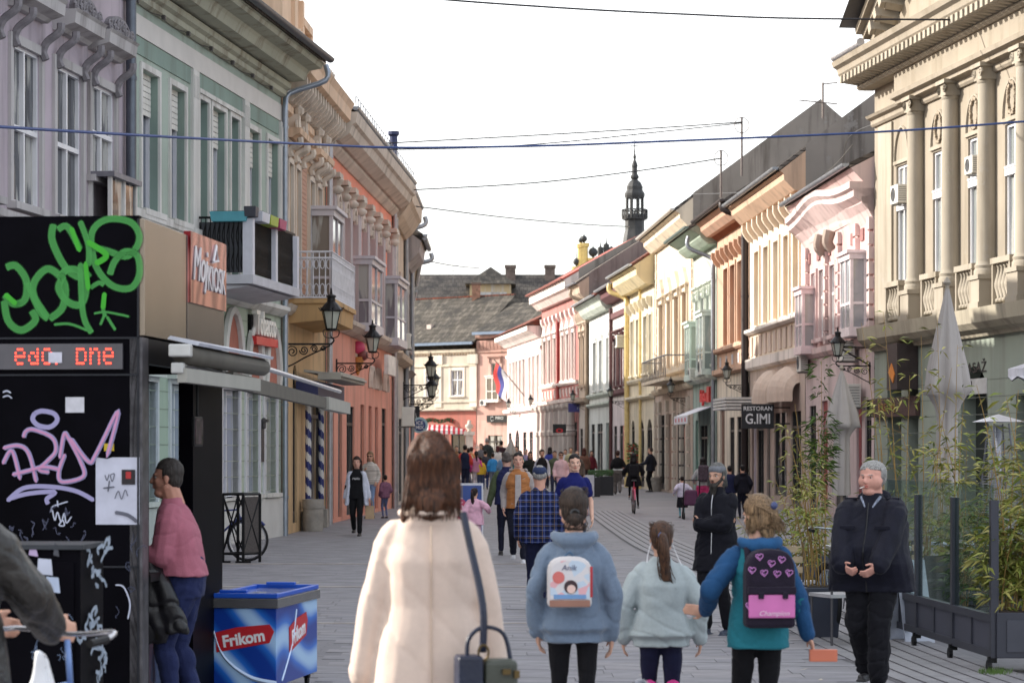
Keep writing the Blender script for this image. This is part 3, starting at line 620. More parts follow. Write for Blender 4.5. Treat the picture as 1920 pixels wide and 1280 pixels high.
# ---- the left row goes on round its bend, out of sight behind the corner houses
house('bend_house','plain cream house round the bend behind the grey corner house',Fac((766.5,52.4),(757,40.)),9.4,dict(up=plaster((200,186,166),.3),zm=4.4,wins=[],wz=(5,7),over=.5))
house('bend_house','plain grey house farthest on the left row before the square',Fac((756.8,39.9),(742,30.)),9.2,dict(up=plaster((186,180,172),.3),zm=4.4,wins=[],wz=(5,7),over=.5))
# ---- unseen house nearer than the frame, added to shade the foreground
yn=15.6; sN=F/yn; xN=VPL-(VPL-527)*sN/91.
fN=Fac((xN,sN),(-424,fs(-424)))
house('shading_house','plain grey house out of view on the left, added to shade the foreground',fN,10.5,dict(up=plaster((170,164,158),.3),zm=4.4,wins=[],wz=(5,7),over=.5,mold=[[(.1,10),(.4,10.3),(.4,10.5)]]))

# ================================================================ RIGHT ROW
VPR=739.; fr=lambda x:69*(x-VPR)/801.
s1228=fr(1228); fr2=lambda x: s1228*(x-600)/(1228-600.); s1105=fr2(1105); fr3=lambda x: s1105*(x-400)/(1105-400.)
s1640=fr(1640); frt=lambda x: s1640*(x-300)/(1340.)
# ---- tan neoclassical building
f=fT=Fac((1640,s1640),(2330,frt(2330)))
TAN=plaster((158,146,128),.5,dirtcol=(130,120,104)); TAN2=plaster((168,157,139),.5,dirtcol=(130,120,104)); SAGE=plaster((148,158,144),.3,dirtcol=(120,118,108))
t=thing('tan_neoclassical_building','tan neoclassical building with tall half columns, stone balusters and a pediment','building',f.o,f.rz); L=f.L
cols_px=[1728,1794,1862,1935,2012,2092,2176,2262]; uu=[f.u(x) for x in cols_px]
bay=(uu[3]-uu[1])/2
ctr=[f.u(1692)]+[(a+b)/2+.05 for a,b in zip(uu,uu[1:])]
WZ=(5.66,8.4); ops=[(c-.5,c+.5,WZ[0],WZ[1]) for c in ctr]
zc=9.1   # top of columns
mb=MB(); wall(mb,0,L,4.3,10.45,ops,.14); mb.build('upper_wall',TAN,t)
gops=[(f.u(1664),f.u(1690),.1,3.3),(f.u(1703),f.u(1722),.1,3.3),(f.u(1802),f.u(1852),.05,3.55,.8),(f.u(1905),f.u(1935),.1,2.9),(f.u(1985),f.u(2040),.1,3.2)]
mb=MB(); wall(mb,0,L,0,4.3,gops,.35); 
mb.build('ground_floor_wall',SAGE,t)
b=MB(); 
for x in (.003,L-.003): b.quad((x,.01,0),(x,11,0),(x,11,11.2),(x,.01,11.2))
b.quad((0,11,0),(L,11,0),(L,11,11),(0,11,11)); b.quad((0,.8,0),(L,.8,0),(L,.8,11),(0,.8,11)); b.build('side_wall',plaster((150,140,124),.4),t)
WW=mat((222,222,226),.4,var=.04)
for i,o in enumerate(ops):
    w_=window(t,o[0],o[1],o[2],o[3],.10,WW,glass_mat((132,136,134),.35),2,(.64,),.06)
    q=MB(); q.box(o[0]-.02,o[1]+.02,.0,.09,7.36,7.5); q.box(o[0],o[1],-.02,.09,7.505,7.55); q.build('transom',WW,w_)
    c=(o[0]+o[1])/2; q=MB(); q.tube([(c+.56*math.cos(a),-.02,8.52+.76*math.sin(a)) for a in np.linspace(0,math.pi,15)],.035,5); q.box(c-.62,c+.62,-.05,0,8.44,8.52); q.build('arch_molding',TAN2,t)
    if i>0:
        q=MB()
        for k in range(40):
            a=k*2*math.pi/40; rr=random.uniform(.9,1.1); q.obox((c+.24*rr*math.cos(a),-.03,8.9+.32*rr*math.sin(a)),.07,.05,.04,Matrix.Rotation(-a,3,'Y'))
        q=q.build('wreath',plaster((166,150,128)),t); q['kind']='stuff'
# half columns on pedestals
cm=MB(); cm.lathe([(.32,0),(.32,.10),(.29,.14),(.31,.2),(.27,.25),(.255,.30),(.245,2.2),(.225,3.96),(.25,3.99),(.25,4.03),(.25,4.06)],(0,0,0),20); colme=cm.mesh('column',TAN2); colme.polygons.foreach_set('use_smooth',[True]*len(colme.polygons)); colme.set_sharp_from_angle(angle=R(40))
cap=MB(); cap.box(-.36,.36,-.36,.12,.30,.40)
for sx in (-1,1):
    for k in range(2): cap.tube([(sx*(.24+.12*(1-j/14)*math.cos(j*.8)),-.30+.0*k,.16+.12*(1-j/14)*math.sin(j*.8)) for j in range(13)],.035,5)
    cap.lathe([(.13,-.02),(.13,.02)],(0,0,0),12)
cap.box(-.27,.27,-.3,.1,.0,.3); cap=cap.mesh('capital',TAN2)
ped=MB(); ped.box(-.42,.42,-.52,0,0,.12); ped.box(-.38,.38,-.48,0,.12,.62); ped.box(-.42,.42,-.52,0,.62,.72); ped=ped.mesh('pedestal',TAN2)
bal=MB(); bal.lathe([(.09,0),(.09,.06),(.05,.09),(.105,.3),(.11,.38),(.05,.62),(.045,.7),(.08,.76),(.08,.82)],(0,0,0),9); bal=bal.mesh('baluster',TAN2); bal.polygons.foreach_set('use_smooth',[True]*len(bal.polygons))
for x in uu:
    c=child('column',colme,t,(x,-.12,5.38),(0,0,0),(.88,.88,1)); child('capital',cap,t,(x,-.06,9.42),(0,0,0),(.9,.9,.85)); child('pedestal',ped,t,(x,0,4.7),(0,0,0),(.85,.85,.95))
for i,c in enumerate(ctr):
    for k in range(5): child('baluster',bal,t,(c-.42+k*.21,-.14,4.78))
    q=MB(); q.box(c-.62,c+.62,-.28,0,5.56,5.68); q.box(c-.58,c-.50,-.26,-.05,4.72,5.56); q.box(c+.5,c+.58,-.26,-.05,4.72,5.56); q.build('balcony_rail',TAN2,t)
q=MB(); q.box(f.u(1650),f.u(1675),-.05,0,4.8,9.5); q.build('pilaster',TAN2,t)
q=MB(); molding(q,0,L,[(.10,4.14),(.14,4.22),(.3,4.28),(.42,4.4),(.46,4.7)]); q.build('string_course',plaster((170,160,138),.4),t)
q=MB(); molding(q,0,L,[(.06,9.55),(.10,9.6),(.10,9.7),(.2,9.74),(.24,9.8)]); molding(q,f.u(1700),L,[(.28,9.74),(.28,9.82),(.4,9.86),(.42,9.96),(.30,9.98),(.30,10.46)]); q.build('architrave',TAN,t)
q=MB(); molding(q,-.12,L,[(.36,10.45),(.42,10.5),(.42,10.55)]); molding(q,-.3,L,[(.78,10.78),(.84,10.84),(.86,10.96),(.96,11.02),(1.0,11.14)]); q.build('cornice',TAN,t)
md=MB(); md.extr([(0,0),(-.1,.0),(-.42,.05),(-.50,.12),(-.5,.22),(0,.22)],-.09,.09); md.box(-.085,.085,-.55,-.44,.05,.22); mdm=md.mesh('modillion',TAN2)
k=0; x=.0
while x<L: child('modillion',mdm,t,(x,-.30,10.56)); x+=.33
# pediment
pa=f.u(1702); pb=pa+11.4; pm=(pa+pb)/2; H=3.2
q=MB(); q.slab([(pa,11.14),(pb,11.14),(pm,11.14+H)],-.45,0); q.build('tympanum',TAN,t)
q=MB()
for (xa,za,xb,zb) in ((pa-.5,11.12,pm,11.12+H+.2),):
    d=Vector((xb-xa,0,zb-za)); n_=Vector((-d.z,0,d.x)).normalized()
    for off,pr in ((.0,.75),(.22,.9),(.36,1.05)):
        a=Vector((xa,0,za))+n_*off; b_=Vector((xb,0,zb))+n_*off; e=n_*.16
        q.add([(a.x,0,a.z),(b_.x,0,b_.z),(b_.x+e.x,0,b_.z+e.z),(a.x+e.x,0,a.z+e.z),(a.x,-pr,a.z),(b_.x,-pr,b_.z),(b_.x+e.x,-pr,b_.z+e.z),(a.x+e.x,-pr,a.z+e.z)],[(0,3,2,1),(4,5,6,7),(0,1,5,4),(3,7,6,2),(0,4,7,3),(1,2,6,5)])
q.build('raking_cornice',TAN,t)
for i in range(14):
    x=pa+.3+i*.42; z=11.3+(x-pa)*H/(pm-pa)
    child('modillion',mdm,t,(x,-.42,z-.18),(0,-math.atan(H/(pm-pa)),0),(1.3,1,1.5))
q=MB(); q.quad((pa-.9,-1.4,11.62),(pm,-1.4,11.62+H+.4),(pm,11,11.62+H+.4),(pa-.9,11,11.62)); q.quad((0,-.3,11.2),(pa,-.3,11.2),(pa,11,11.6),(0,11,11.6)); q.build('roof',mat((96,92,88),.7,.2),t)
q=MB(); q.tube([(-.12,-.98,11.24),(pa-.5,-.98,11.24)],.1,10); q.build('gutter',mat((200,200,204),.35,.5),t,auto=40)
for o in gops: MB().box(o[0],o[1],.33,.35,o[2],o[3]).build('pane',glass_mat((30,30,32),.1,.1),t)
# dark shop front of the small bar at the far corner
q=MB(); q.box(f.u(1643),f.u(1726),-.12,-.01,2.55,3.0); q.build('sign_board',mat((70,48,44),.6,var=.15),t)
text('lettering','KRETNIJ',mat((150,104,60),.5),t,(f.u(1672),-.13,2.77),.26,sx=1.5)
q=MB(); q.box(f.u(1702),f.u(1722),-.5,-.01,3.15,4.2); q.build('hanging_board',mat((60,48,46),.6,var=.2),t)
q=MB(); q.slab([(f.u(1706),3.55),(f.u(1712),3.75),(f.u(1718),3.5),(f.u(1715),3.3)],-.52,-.5); q.build('emblem',mat((214,130,52),.5),t)
text('lettering','PASAŽ',mat((44,40,40),.5),t,(f.u(1828),-.01,3.50),.32,sx=1.7)
text('numeral','2',mat((44,40,40),.5),t,(f.u(1822),-.02,3.12),.3,sx=1.5)
q=MB(); q.box(f.u(1803),f.u(1851),-.012,0.01,2.95,3.28); q.build('panel',mat((190,190,188),.6),t)
q=MB()
for k in range(9): q.box(.0,L,-.004,.002,.35+k*.36,.364+k*.36)
o=q.build('rustication',plaster((120,126,116)),t); o['kind']='stuff'
print('tan ok')
DES=.62
# ---- pink house with curved cornice
f=fP=Fac((1511,fr(1511)),(1639,fr(1639)))
PNK=plaster((212,164,158),.3); PNK2=plaster((222,186,180),.3); RSH=plaster((160,96,92),.3)
t=house('pink_house','pink house with curved stepped cornice, carved masks and two glazed boxes',f,8.0,dict(up=PNK,lo=plaster((206,176,172),.3),zm=4.3,wins=[(1524,1532),(1539,1547),(1559,1568),(1585,1596),(1622,1633)],wz=(4.8,6.65),dep=.07,cols=2,tr=(.6,),
  trim=PNK2,tw=.10,tp=.06,fm=mat((225,222,222),.4),gm=glass_mat((100,104,110),.45),gops=[(1518,1530,.1,3.0,0,'shop'),(1540,1552,.1,3.1,0,'door',mat((140,58,60),.5)),(1566,1590,.3,3.0,0,'shop'),(1606,1616,.1,3.1,0,'door',mat((132,52,56),.5)),(1622,1634,.3,3.0,0,'shop')],
  mold=[[(.08,7.5),(.12,7.6),(.14,7.7)]],sills=[[(.05,4.3),(.14,4.4),(.16,4.55)]],cm=PNK2,over=.6,ze=8.72,rise=2.2,gm_=ZINC))
q=MB(); n_=18
for i in range(n_):
    u0=f.L*i/n_; u1=f.L*(i+1)/n_; h0=.34*math.exp(-((u0/f.L-.42)/.26)**2); h1=.34*math.exp(-((u1/f.L-.42)/.26)**2)
    for (w0,z0,z1) in ((.16,7.62,7.75),(.3,7.75,7.9),(.5,7.9,8.1),(.6,8.1,8.26)):
        q.add([(u0,0,z0-.3),(u1,0,z0-.3),(u1,0,z1+h1),(u0,0,z1+h0),(u0,-w0,z0+h0),(u1,-w0,z0+h1),(u1,-w0,z1+h1),(u0,-w0,z1+h0)],[(0,3,2,1),(4,5,6,7),(0,1,5,4),(3,7,6,2),(0,4,7,3),(1,2,6,5)])
q.build('curved_cornice',PNK2,t)
for px in (1516,1553,1577,1610,1636):
    u=f.u(px); q=MB(); 
    for k in range(8): q.box(u-.16,u+.16,-.12,0,4.6+k*.36,4.6+k*.36+.30)
    q.build('quoin_strip',PNK2,t)
q=MB()
for px in (1518,1536,1556,1575,1600,1618,1634): u=f.u(px); q.box(u-.22,u+.22,-.04,0,6.95,7.25)
q=q.build('wall_panel',RSH,t)
for px in (1553,1570):
    u=f.u(px); q=MB(); q.tube(smoothpath([(u,-.12,7.0),(u,-.26,7.2),(u,-.2,7.5)],4),.12,8,r1=.17); q.build('carved_mask',plaster((176,150,130),.4),t)
box_bay(t,f.u(1517),f.u(1531),.4,4.6,6.2,mat((225,205,205),.5),glass_mat((170,168,168),.4)); box_bay(t,f.u(1606),f.u(1626),.42,4.75,6.6,mat((228,214,214),.5),glass_mat((150,152,156),.4))
# ---- cream house (gable wall towards us)
f=fK=Fac((1406,fr(1406)),(1510,fr(1510)))
CRM=plaster((232,208,174),.2,dirtcol=(180,150,120)); BEI=plaster((216,184,160),.4)
t=house('cream_house','tall cream house with paired brackets and beige panelled band',f,9.15,dict(up=CRM,lo=plaster((190,162,142),.3),zm=4.3,wins=[(1417,1425),(1434,1443),(1453,1462),(1472,1481),(1490,1500)],wz=(5.72,8.1),dep=.17,cols=2,tr=(.62,),
  trim=CRM,tw=.16,tp=.06,fm=mat((226,214,190),.4),gm=glass_mat((196,172,140),.6),gops=[(1410,1418,.1,2.9,0,'door',mat((170,160,170),.5)),(1420,1432,.1,2.9,0,'shop'),(1438,1444,.1,2.9,0,'door'),(1452,1475,.4,2.9,0,'shop'),(1484,1502,.1,2.9,0,'shop')],
  mold=[[(.05,8.7),(.14,8.76),(.14,8.85)],[(.3,9.1),(.5,9.3),(.6,9.4),(.62,9.56)]],cm=plaster((214,166,122),.3),sills=[[(.1,5.5),(.2,5.56),(.2,5.66)],[(.08,4.35),(.16,4.42),(.16,4.7)]],sm=plaster((230,214,200),.35),
  rep=[('bracket',10,.2,.34,8.5,9.05,CRM)],over=.75,ze=9.78,rise=5.4,D=13,side=plaster((140,130,120),.8,dirtcol=(84,78,74)),rm=TILE_GREY,gm_=ZINC))
for k in range(11):
    q=MB(); u=f.L*(k+.5)/11; q.box(u-.26,u+.26,-.05,0,4.8,5.42); q.build('wall_panel',BEI,t)
for (a) in (1418,1434,1452):
    u=f.u(a); q=MB(); q.tube([(u+.3*math.cos(an),-.03,3.55+.4*math.sin(an)) for an in np.linspace(0,math.pi,9)],.04,5); q.build('arch_molding',BEI,t)
# ---- orange house
f=fO=Fac((1345,fr(1345)),(1405,fr(1405)))
ORG=plaster((216,160,116),.3); BRN=mat((150,92,62),.7,var=.15,scale=3)
t=house('orange_house','orange house with brown window reveals and slatted timber soffit',f,9.3,dict(up=ORG,lo=plaster((226,206,176),.4),zm=4.4,wins=[(1359,1367),(1371,1380),(1385,1393)],wz=(5.4,8.1),dep=.16,cols=2,tr=(.62,),trim=plaster((226,176,132),.35),tw=.14,tp=.06,fm=mat((160,104,72),.5),gm=glass_mat((140,96,66),.35),
  gops=[(1350,1359,.1,3.2,0,'door',mat((108,76,62),.6)),(1368,1377,.1,2.9,0,'shop'),(1382,1400,.1,2.9,0,'shop')],mold=[[(.05,8.8),(.1,8.86),(.1,8.95)],[(.4,9.4),(.6,9.6),(.62,9.8)]],cm=plaster((206,150,110),.3),sills=[[(.08,5.2),(.16,5.26),(.16,5.36)],[(.1,4.4),(.2,4.46),(.2,4.62)]],sm=ORG,
  rep=[('bracket',7,.16,.3,8.3,8.8,ORG)],over=.8,ze=10.0,rise=3.2,D=9,gm_=mat((70,62,62),.5,.3)))
q=MB()
for k in range(26): u=f.L*(k+.5)/26; q.extr([(-.02,9.25),(-.58,9.62),(-.58,9.7),(-.02,9.4)],u-.05,u+.05)
o=q.build('soffit_slats',BRN,t); o['kind']='stuff'
pipe(t,f.L-.05,.14,0,9.3,.12,mat((52,44,44),.5,.35),neck=(.8,-.4,.7))
q=MB()
for k in range(5): u=f.L*(k+.6)/5.2; q.box(u-.16,u+.16,-.02,0,4.72,5.06)
q.build('wall_panel',plaster((206,202,206),.35),t)
# ---- pale green house
f=fPG=Fac((1300,fr(1300)),(1344,fr(1344)))
PG=plaster((196,206,186),.4); PGL=plaster((150,178,166),.4)
t=house('pale_green_house','narrow pale green house with projecting green eaves above a green shop front',f,9.2,dict(up=PG,lo=PGL,zm=4.3,wins=[(1305,1311),(1315,1322),(1326,1332),(1336,1341)],wz=(4.9,7.6),dep=.1,cols=2,trim=plaster((214,222,204),.35),tw=.1,tp=.05,head='flat',gm=glass_mat((120,136,130),.3),
  gops=[(1304,1309,.1,2.9,0,'door',mat((60,110,96),.5)),(1313,1326,.2,2.7,0,'shop'),(1330,1341,.2,2.7,0,'shop')],mold=[[(.3,9.2),(.5,9.35),(.6,9.45),(.62,9.65)]],cm=plaster((170,190,164),.3),sills=[[(.1,4.3),(.3,4.4),(.35,4.5)]],sm=PG,over=1.0,ze=9.85,rise=2.4,D=6.5,gm_=mat((120,140,136),.4,.5)))
pipe(t,f.L-.1,.12,0,8.6,.08,ZINC,neck=(.95,-.5,.9))
box_bay(t,f.u(1303),f.u(1312),.4,4.6,6.6,mat((200,214,204),.5),glass_mat((150,160,150),.3)); box_bay(t,f.u(1325),f.u(1338),.4,4.7,6.8,mat((206,214,206),.5),glass_mat((140,150,146),.3))
# ---- ochre house with triangular heads; its gable stands over its neighbours
f=fOc=Fac((1228,fr(1228)),(1299,fr(1299)))
OC=plaster((222,198,164),.4); OC2=plaster((232,208,172),.35)
t=house('ochre_house','ochre house with pointed window heads, quoins and a high grey gable wall',f,10.7,dict(up=OC,lo=plaster((196,168,148),.3),zm=4.3,wins=[(1238,1246),(1253,1260),(1267,1275),(1282,1290)],wz=(5.2,8.1),dep=.13,cols=2,trim=OC2,tw=.14,tp=.08,head='tri',fm=mat((190,150,100),.5),gm=glass_mat((150,120,84),.35),
  gops=[(1236,1246,.1,3.3,0,'shop'),(1254,1262,.1,3.3,0,'door',mat((150,116,98),.5)),(1270,1284,.1,3.3,0,'shop')],mold=[[(.2,10.5),(.4,10.7),(.5,10.8),(.52,11.0)]],cm=OC2,sills=[[(.1,4.9),(.2,4.96),(.2,5.1)],[(.08,4.2),(.16,4.3),(.2,4.4)]],sm=OC2,
  over=.7,ze=11.2,rise=4.2,D=10,side=plaster((146,134,122),.8,dirtcol=(86,78,72)),rm=TILE_GREY,gm_=mat((200,196,190),.5,.3)))
for px in (1231,1297):
    for k in range(15):
        u=f.u(px); q=MB(); q.box(u-.2+.05*(k%2),u+.2-.05*(k%2),-.05,0,4.5+k*.4,4.5+k*.4+.34); q.build('quoin',OC2,t)
q=MB()
for u in (.6,1.9,4.0,6.0,8.0,9.6):
    u=u*f.L/10.4
    for k in range(7): q.box(u-.22,u+.22,-.14,0,.1+k*.55,.1+k*.55+.48)
q=q.build('rusticated_pier',plaster((206,190,168),.3),t); q['kind']='stuff'
# balcony of the ochre house
x0,x1=f.u(1241),f.u(1288); q=MB(); q.box(x0,x1,-.9,0,4.55,4.68); bal=q.build('balcony',OC2,t); q=MB()
for zz in (5.55,): q.tube([(x0,0,zz),(x0,-.86,zz),(x1,-.86,zz),(x1,0,zz)],.03,5)
for k in range(16): u=x0+(x1-x0)*k/15; q.tube([(u,-.86,4.68),(u,-.86,5.55)],.02,4)
q=q.build('balcony_rail',mat((130,130,134),.5,.4),bal); q['kind']='stuff'
# ---- yellow house
f=fYl=Fac((1180,fr2(1180)),(1227,fr2(1227)))
YL=plaster((234,218,180),.35); GRS=plaster((132,118,112),.7,dirtcol=(86,76,74))
t=house('yellow_house','yellow house with bright yellow projecting eaves',f,9.4,dict(up=YL,lo=plaster((222,206,170),.4),zm=4.2,wins=[(1184,1189),(1194,1199),(1208,1214),(1218,1223)],wz=(5.3,7.9),dep=.12,cols=2,tr=(.33,.66),trim=plaster((236,220,180),.35),tw=.1,tp=.06,fm=mat((230,228,222),.4),gm=glass_mat((120,112,98),.3),
  gops=[(1184,1190,.1,3.2,.8,),(1197,1208,.1,3.2,.8),(1213,1223,.1,3.2,.8)],mold=[[(.4,9.2),(.7,9.5),(.8,9.6),(.82,9.9)]],cm=plaster((228,204,140),.35),sills=[[(.1,4.9),(.18,5.0),(.18,5.1)],[(.1,4.1),(.25,4.2),(.25,4.3)]],sm=YL,rep=[('bracket',6,.16,.3,8.2,8.7,YL)],
  over=1.0,ze=10.1,rise=3.6,D=9,side=GRS,rm=TILE_RED,gm_=mat((190,196,200),.4,.6)))
pipe(t,.2,.15,0,9.0,.12,mat((214,190,130),.5),neck=(.9,-.6,.8)); pipe(t,f.L*.55,.12,0,9.2,.07,mat((214,190,130),.5))
# ---- white house with maroon trim
f=fM=Fac((1148,fr2(1148)),(1179,fr2(1179)))
MAR=plaster((120,62,66),.3)
t=house('maroon_trimmed_house','white house with dark maroon mouldings and window heads',f,9.3,dict(up=plaster((226,214,206),.4),lo=plaster((214,196,196),.3),zm=4.2,wins=[(1153,1158),(1162,1167),(1172,1176)],wz=(5.0,7.4),dep=.2,cols=2,trim=MAR,tw=.1,tp=.08,head='flat',fm=mat((110,60,62),.5),
  gops=[(1151,1157,.1,3,0,'shop'),(1162,1176,.1,3,0,'shop')],mold=[[(.3,9.2),(.6,9.45),(.62,9.7)]],cm=MAR,sills=[[(.1,4.5),(.2,4.6),(.2,4.8)],[(.06,8.4),(.12,8.45),(.12,8.7)]],sm=MAR,over=.8,ze=9.9,rise=3,D=8,side=GRS,rm=TILE_RED,gm_=mat((180,184,190),.4,.6)))
pipe(t,.2,.1,0,9.0,.09,mat((86,50,50),.5))
# ---- white-green house
f=fWG=Fac((1105,fr2(1105)),(1147,fr2(1147)))
t=house('white_green_house','white and pale green house with arched upper windows',f,9.0,dict(up=plaster((222,224,216),.4),lo=plaster((206,212,204),.3),zm=4.2,wins=[(1113,1119),(1124,1130),(1138,1143)],wz=(5.0,7.6),dep=.16,cols=2,trim=plaster((230,232,226),.35),tw=.12,tp=.06,head='arch',gm=glass_mat((120,122,122),.4),
  gops=[(1109,1115,.1,3.2,0,'shop'),(1120,1130,.1,3.2,0,'shop'),(1136,1144,.1,3.2,0,'door',mat((70,96,90),.5))],mold=[[(.3,9.0),(.5,9.2),(.6,9.4),(.62,9.6)]],cm=plaster((200,212,194),.3),sills=[[(.1,4.6),(.2,4.7),(.2,4.8)],[(.08,4.1),(.2,4.2),(.2,4.3)]],over=.9,ze=9.75,rise=3.2,D=8,side=GRS,rm=TILE_RED,gm_=mat((190,196,200),.4,.6)))
# ---- ornate brown, red, rose houses at the far end
f=fOB=Fac((1086,fr3(1086)),(1104,fr3(1104)))
t=house('ornate_beige_house','narrow beige house thick with carved stucco beside the red house',f,10.4,dict(up=plaster((206,180,152),.4),lo=plaster((204,188,172),.3),zm=4.3,wins=[(1089,1092),(1096,1099)],wz=(5.4,8.2),dep=.25,cols=1,trim=plaster((196,166,134),.3),tw=.14,tp=.1,head='tri',gops=[(1088,1093,.1,3,0,'shop'),(1096,1102,.1,3,0,'shop')],
  mold=[[(.2,10.1),(.5,10.5),(.55,10.8)],[(.05,8.8),(.2,8.9),(.2,9.1)]],cm=plaster((196,166,134),.3),rep=[('bracket',8,.2,.35,9.6,10.1,plaster((196,166,134),.3)),('carving',7,.3,.3,8.8,9.5,plaster((196,166,134),.3))],sills=[[(.1,4.4),(.3,4.5),(.35,4.7)]],over=.7,ze=11.1,rise=3,D=8,side=GRS,rm=TILE_GREY))
pipe(t,f.L-.15,.1,0,9.9,.1,mat((150,130,110),.5),neck=(.9,-.5,.8))
f=fRd=Fac((1016,fr3(1016)),(1085,fr3(1085)))
RED=plaster((196,100,88),.4); RW=plaster((238,216,204),.35)
t=house('red_house','red house with white pointed window heads and carved stone portals',f,10.9,dict(up=RED,lo=plaster((190,104,98),.3),zm=4.7,wins=[(1021,1026),(1030,1035),(1040,1045),(1055,1060),(1064,1069),(1074,1079)],wz=(5.9,8.6),dep=.12,cols=2,tr=(.6,),trim=RW,tw=.2,tp=.1,head='tri',fm=mat((236,232,228),.4),gm=glass_mat((196,196,190),.6),
  gops=[(1020,1025,.1,3.6,.8),(1032,1040,.1,3.4,0,'shop'),(1048,1056,.1,3.4,0,'shop'),(1064,1071,.1,3.4,0,'shop'),(1076,1082,.1,3.4,0,'shop')],mold=[[(.3,10.6),(.6,10.9),(.8,11.0),(.82,11.4)]],cm=RW,sills=[[(.1,5.6),(.2,5.7),(.2,5.8)],[(.15,4.5),(.35,4.6),(.4,4.8)]],sm=RW,
  rep=[('baluster_panel',12,.4,.06,4.95,5.45,RW),('crest',9,.5,.2,9.5,10.0,RW)],over=.9,ze=11.6,rise=3,D=9,rm=mat((170,84,70),.7,var=.2,scale=.6),gm_=mat((150,90,80),.5)))
pipe(t,f.L*.5,.1,0,10,.1,mat((160,70,66),.5))
STN=plaster((206,190,176),.3)
for k in range(8):
    u=f.L*(k+.5)/8; q=MB(); q.lathe([(.34,0),(.34,.6),(.26,.7),(.24,2.6),(.3,2.7),(.3,2.9),(.24,3.0),(.22,4.1),(.34,4.3),(.36,4.5)],(u,-.3,0),8); q.build('carved_pier',STN,t)
f=fRo=Fac((951,fr3(951)),(1015,fr3(1015)))
t=house('rose_corner_house','pale rose corner house with a hipped red tile roof and tall windows',f,9.3,dict(up=plaster((236,208,200),.35),lo=plaster((226,180,174),.4),zm=4.4,wins=[(956,959),(962,965),(968,971),(974,978),(981,985),(992,996),(999,1003),(1007,1011)],wz=(4.9,7.9),dep=.2,cols=2,trim=plaster((240,222,214),.35),tw=.12,tp=.06,fm=mat((235,225,220),.4),gm=glass_mat((160,150,140),.5),
  gops=[(954,959,.1,3,0,'shop'),(966,974,.1,3.2,.9),(981,987,.1,3,0,'shop'),(993,999,.1,3,0,'shop'),(1005,1011,.1,3,0,'shop')],mold=[[(.2,9.0),(.6,9.3),(.9,9.4),(.92,9.7)],[(.05,8.2),(.12,8.3),(.12,8.45)]],cm=plaster((238,226,216),.35),sills=[[(.1,4.3),(.3,4.4),(.35,4.6)]],over=1.1,ze=9.95,rise=2.6,D=9,rm=TILE_RED,roof=False))
q=MB(); L=f.L; q.add([(-1.2,-1.1,9.75),(L+.1,-1.1,9.75),(L+.1,10,9.75),(-1.2,10,9.75),(4,4.5,12.4),(L,4.5,12.4)],[(0,1,5,4),(1,2,5),(2,3,4,5),(3,0,4),(3,2,1,0)]); q.build('roof',TILE_RED,t)
# flag on the rose house
fl=thing('flag','red, blue and white flag hanging from a slanting pole on the rose house','flag',f.pt(f.u(985),0.05,5.6),f.rz)
q=MB(); q.tube([(0,0,-.2),(-.9,-1.3,1.5),(-1.4,-1.9,2.3)],.035,6); q.build('pole',mat((90,70,60),.5),fl)
def flagstrip(k,m):
    q=MB(); n=10
    a=Vector((-1.4,-1.9,2.2)); b=Vector((-.75,-1.05,1.35))
    vs=[]
    for i in range(n+1):
        for j in (k/3,(k+1)/3):
            t_=i/n; p=a.lerp(b,.04+.9*j); d=Vector((.1*math.sin(t_*9+j*3),.1*math.cos(t_*7+j*4),-2.0*t_)); vs.append(p+d+Vector(((.25)*t_*(j),0,0)))
    q.add(vs,[(2*i,2*i+1,2*i+3,2*i+2) for i in range(n)]); q.build('stripe',m,fl,smooth=True)
flagstrip(0,mat((196,60,56),.8)); flagstrip(1,mat((70,74,140),.8)); flagstrip(2,mat((225,225,225),.8))
# ================================================================ END OF THE STREET
sE=25.
f=fE1=Fac((600,24.05),(893,25.35)); E1=plaster((206,188,160),.2)
t=house('cream_end_house','long cream house closing the street, with a steep grey tiled roof',f,9.3,dict(up=E1,lo=plaster((196,92,62),.3),zm=4.7,wins=[(799,817),(846,868)],wz=(5.85,7.75),dep=.1,cols=2,tr=(.62,),trim=plaster((230,214,190),.35),tw=.2,tp=.05,fm=mat((235,235,240),.4),gm=glass_mat((52,54,80),.1),
  gops=[(796,806,.1,3.4,0,'shop'),(810,826,.1,3.4,0,'shop'),(832,842,.1,3.4,0,'door',mat((110,60,50),.5)),(846,872,.1,3.4,0,'shop')],mold=[[(.1,9.0),(.2,9.1),(.2,9.3)],[(.04,8.0),(.1,8.05),(.1,8.2)]],cm=plaster((226,204,164),.35),sills=[[(.05,5.3),(.1,5.35),(.1,5.45)],[(.1,4.7),(.3,4.78),(.3,4.9)]],sm=plaster((206,188,160),.3),
  rep=[('dentil',56,.12,.12,8.85,9.05,plaster((196,164,120),.3))],roof=False,D=9,rise=0))
ROOFM=tiles((74,70,64),(108,102,94),(56,54,52),.30,.34)
def longroof(par,f,x0,x1,ze,over,run,rise,m,hipr=0,name='roof'):
    q=MB(); a=-over; q.add([(x0,a,ze),(x1,a,ze),(x1-hipr,run,ze+rise),(x0,run,ze+rise),(x1-0,2*run,ze),(x0,2*run,ze),(x0,a,ze-.1),(x1,a,ze-.1)],[(0,1,2,3),(3,2,4,5),(1,4,2),(6,7,1,0)]); return q.build(name,m,par)
longroof(t,f,0,f.L,9.75,.4,4.5,3.75,ROOFM,0)
q=MB(); q.box(0,f.L+.05,-.55,-.4,9.62,9.82); q.build('gutter',mat((96,112,132),.5,.3),t)
q=MB(); 
for k in range(60): x=f.L-.2-k*.2*1.9; q.obox((x,4.5,13.54),.3,.2,.1)
o=q.build('ridge_tiles',TILE_RED,t); o['kind']='stuff'
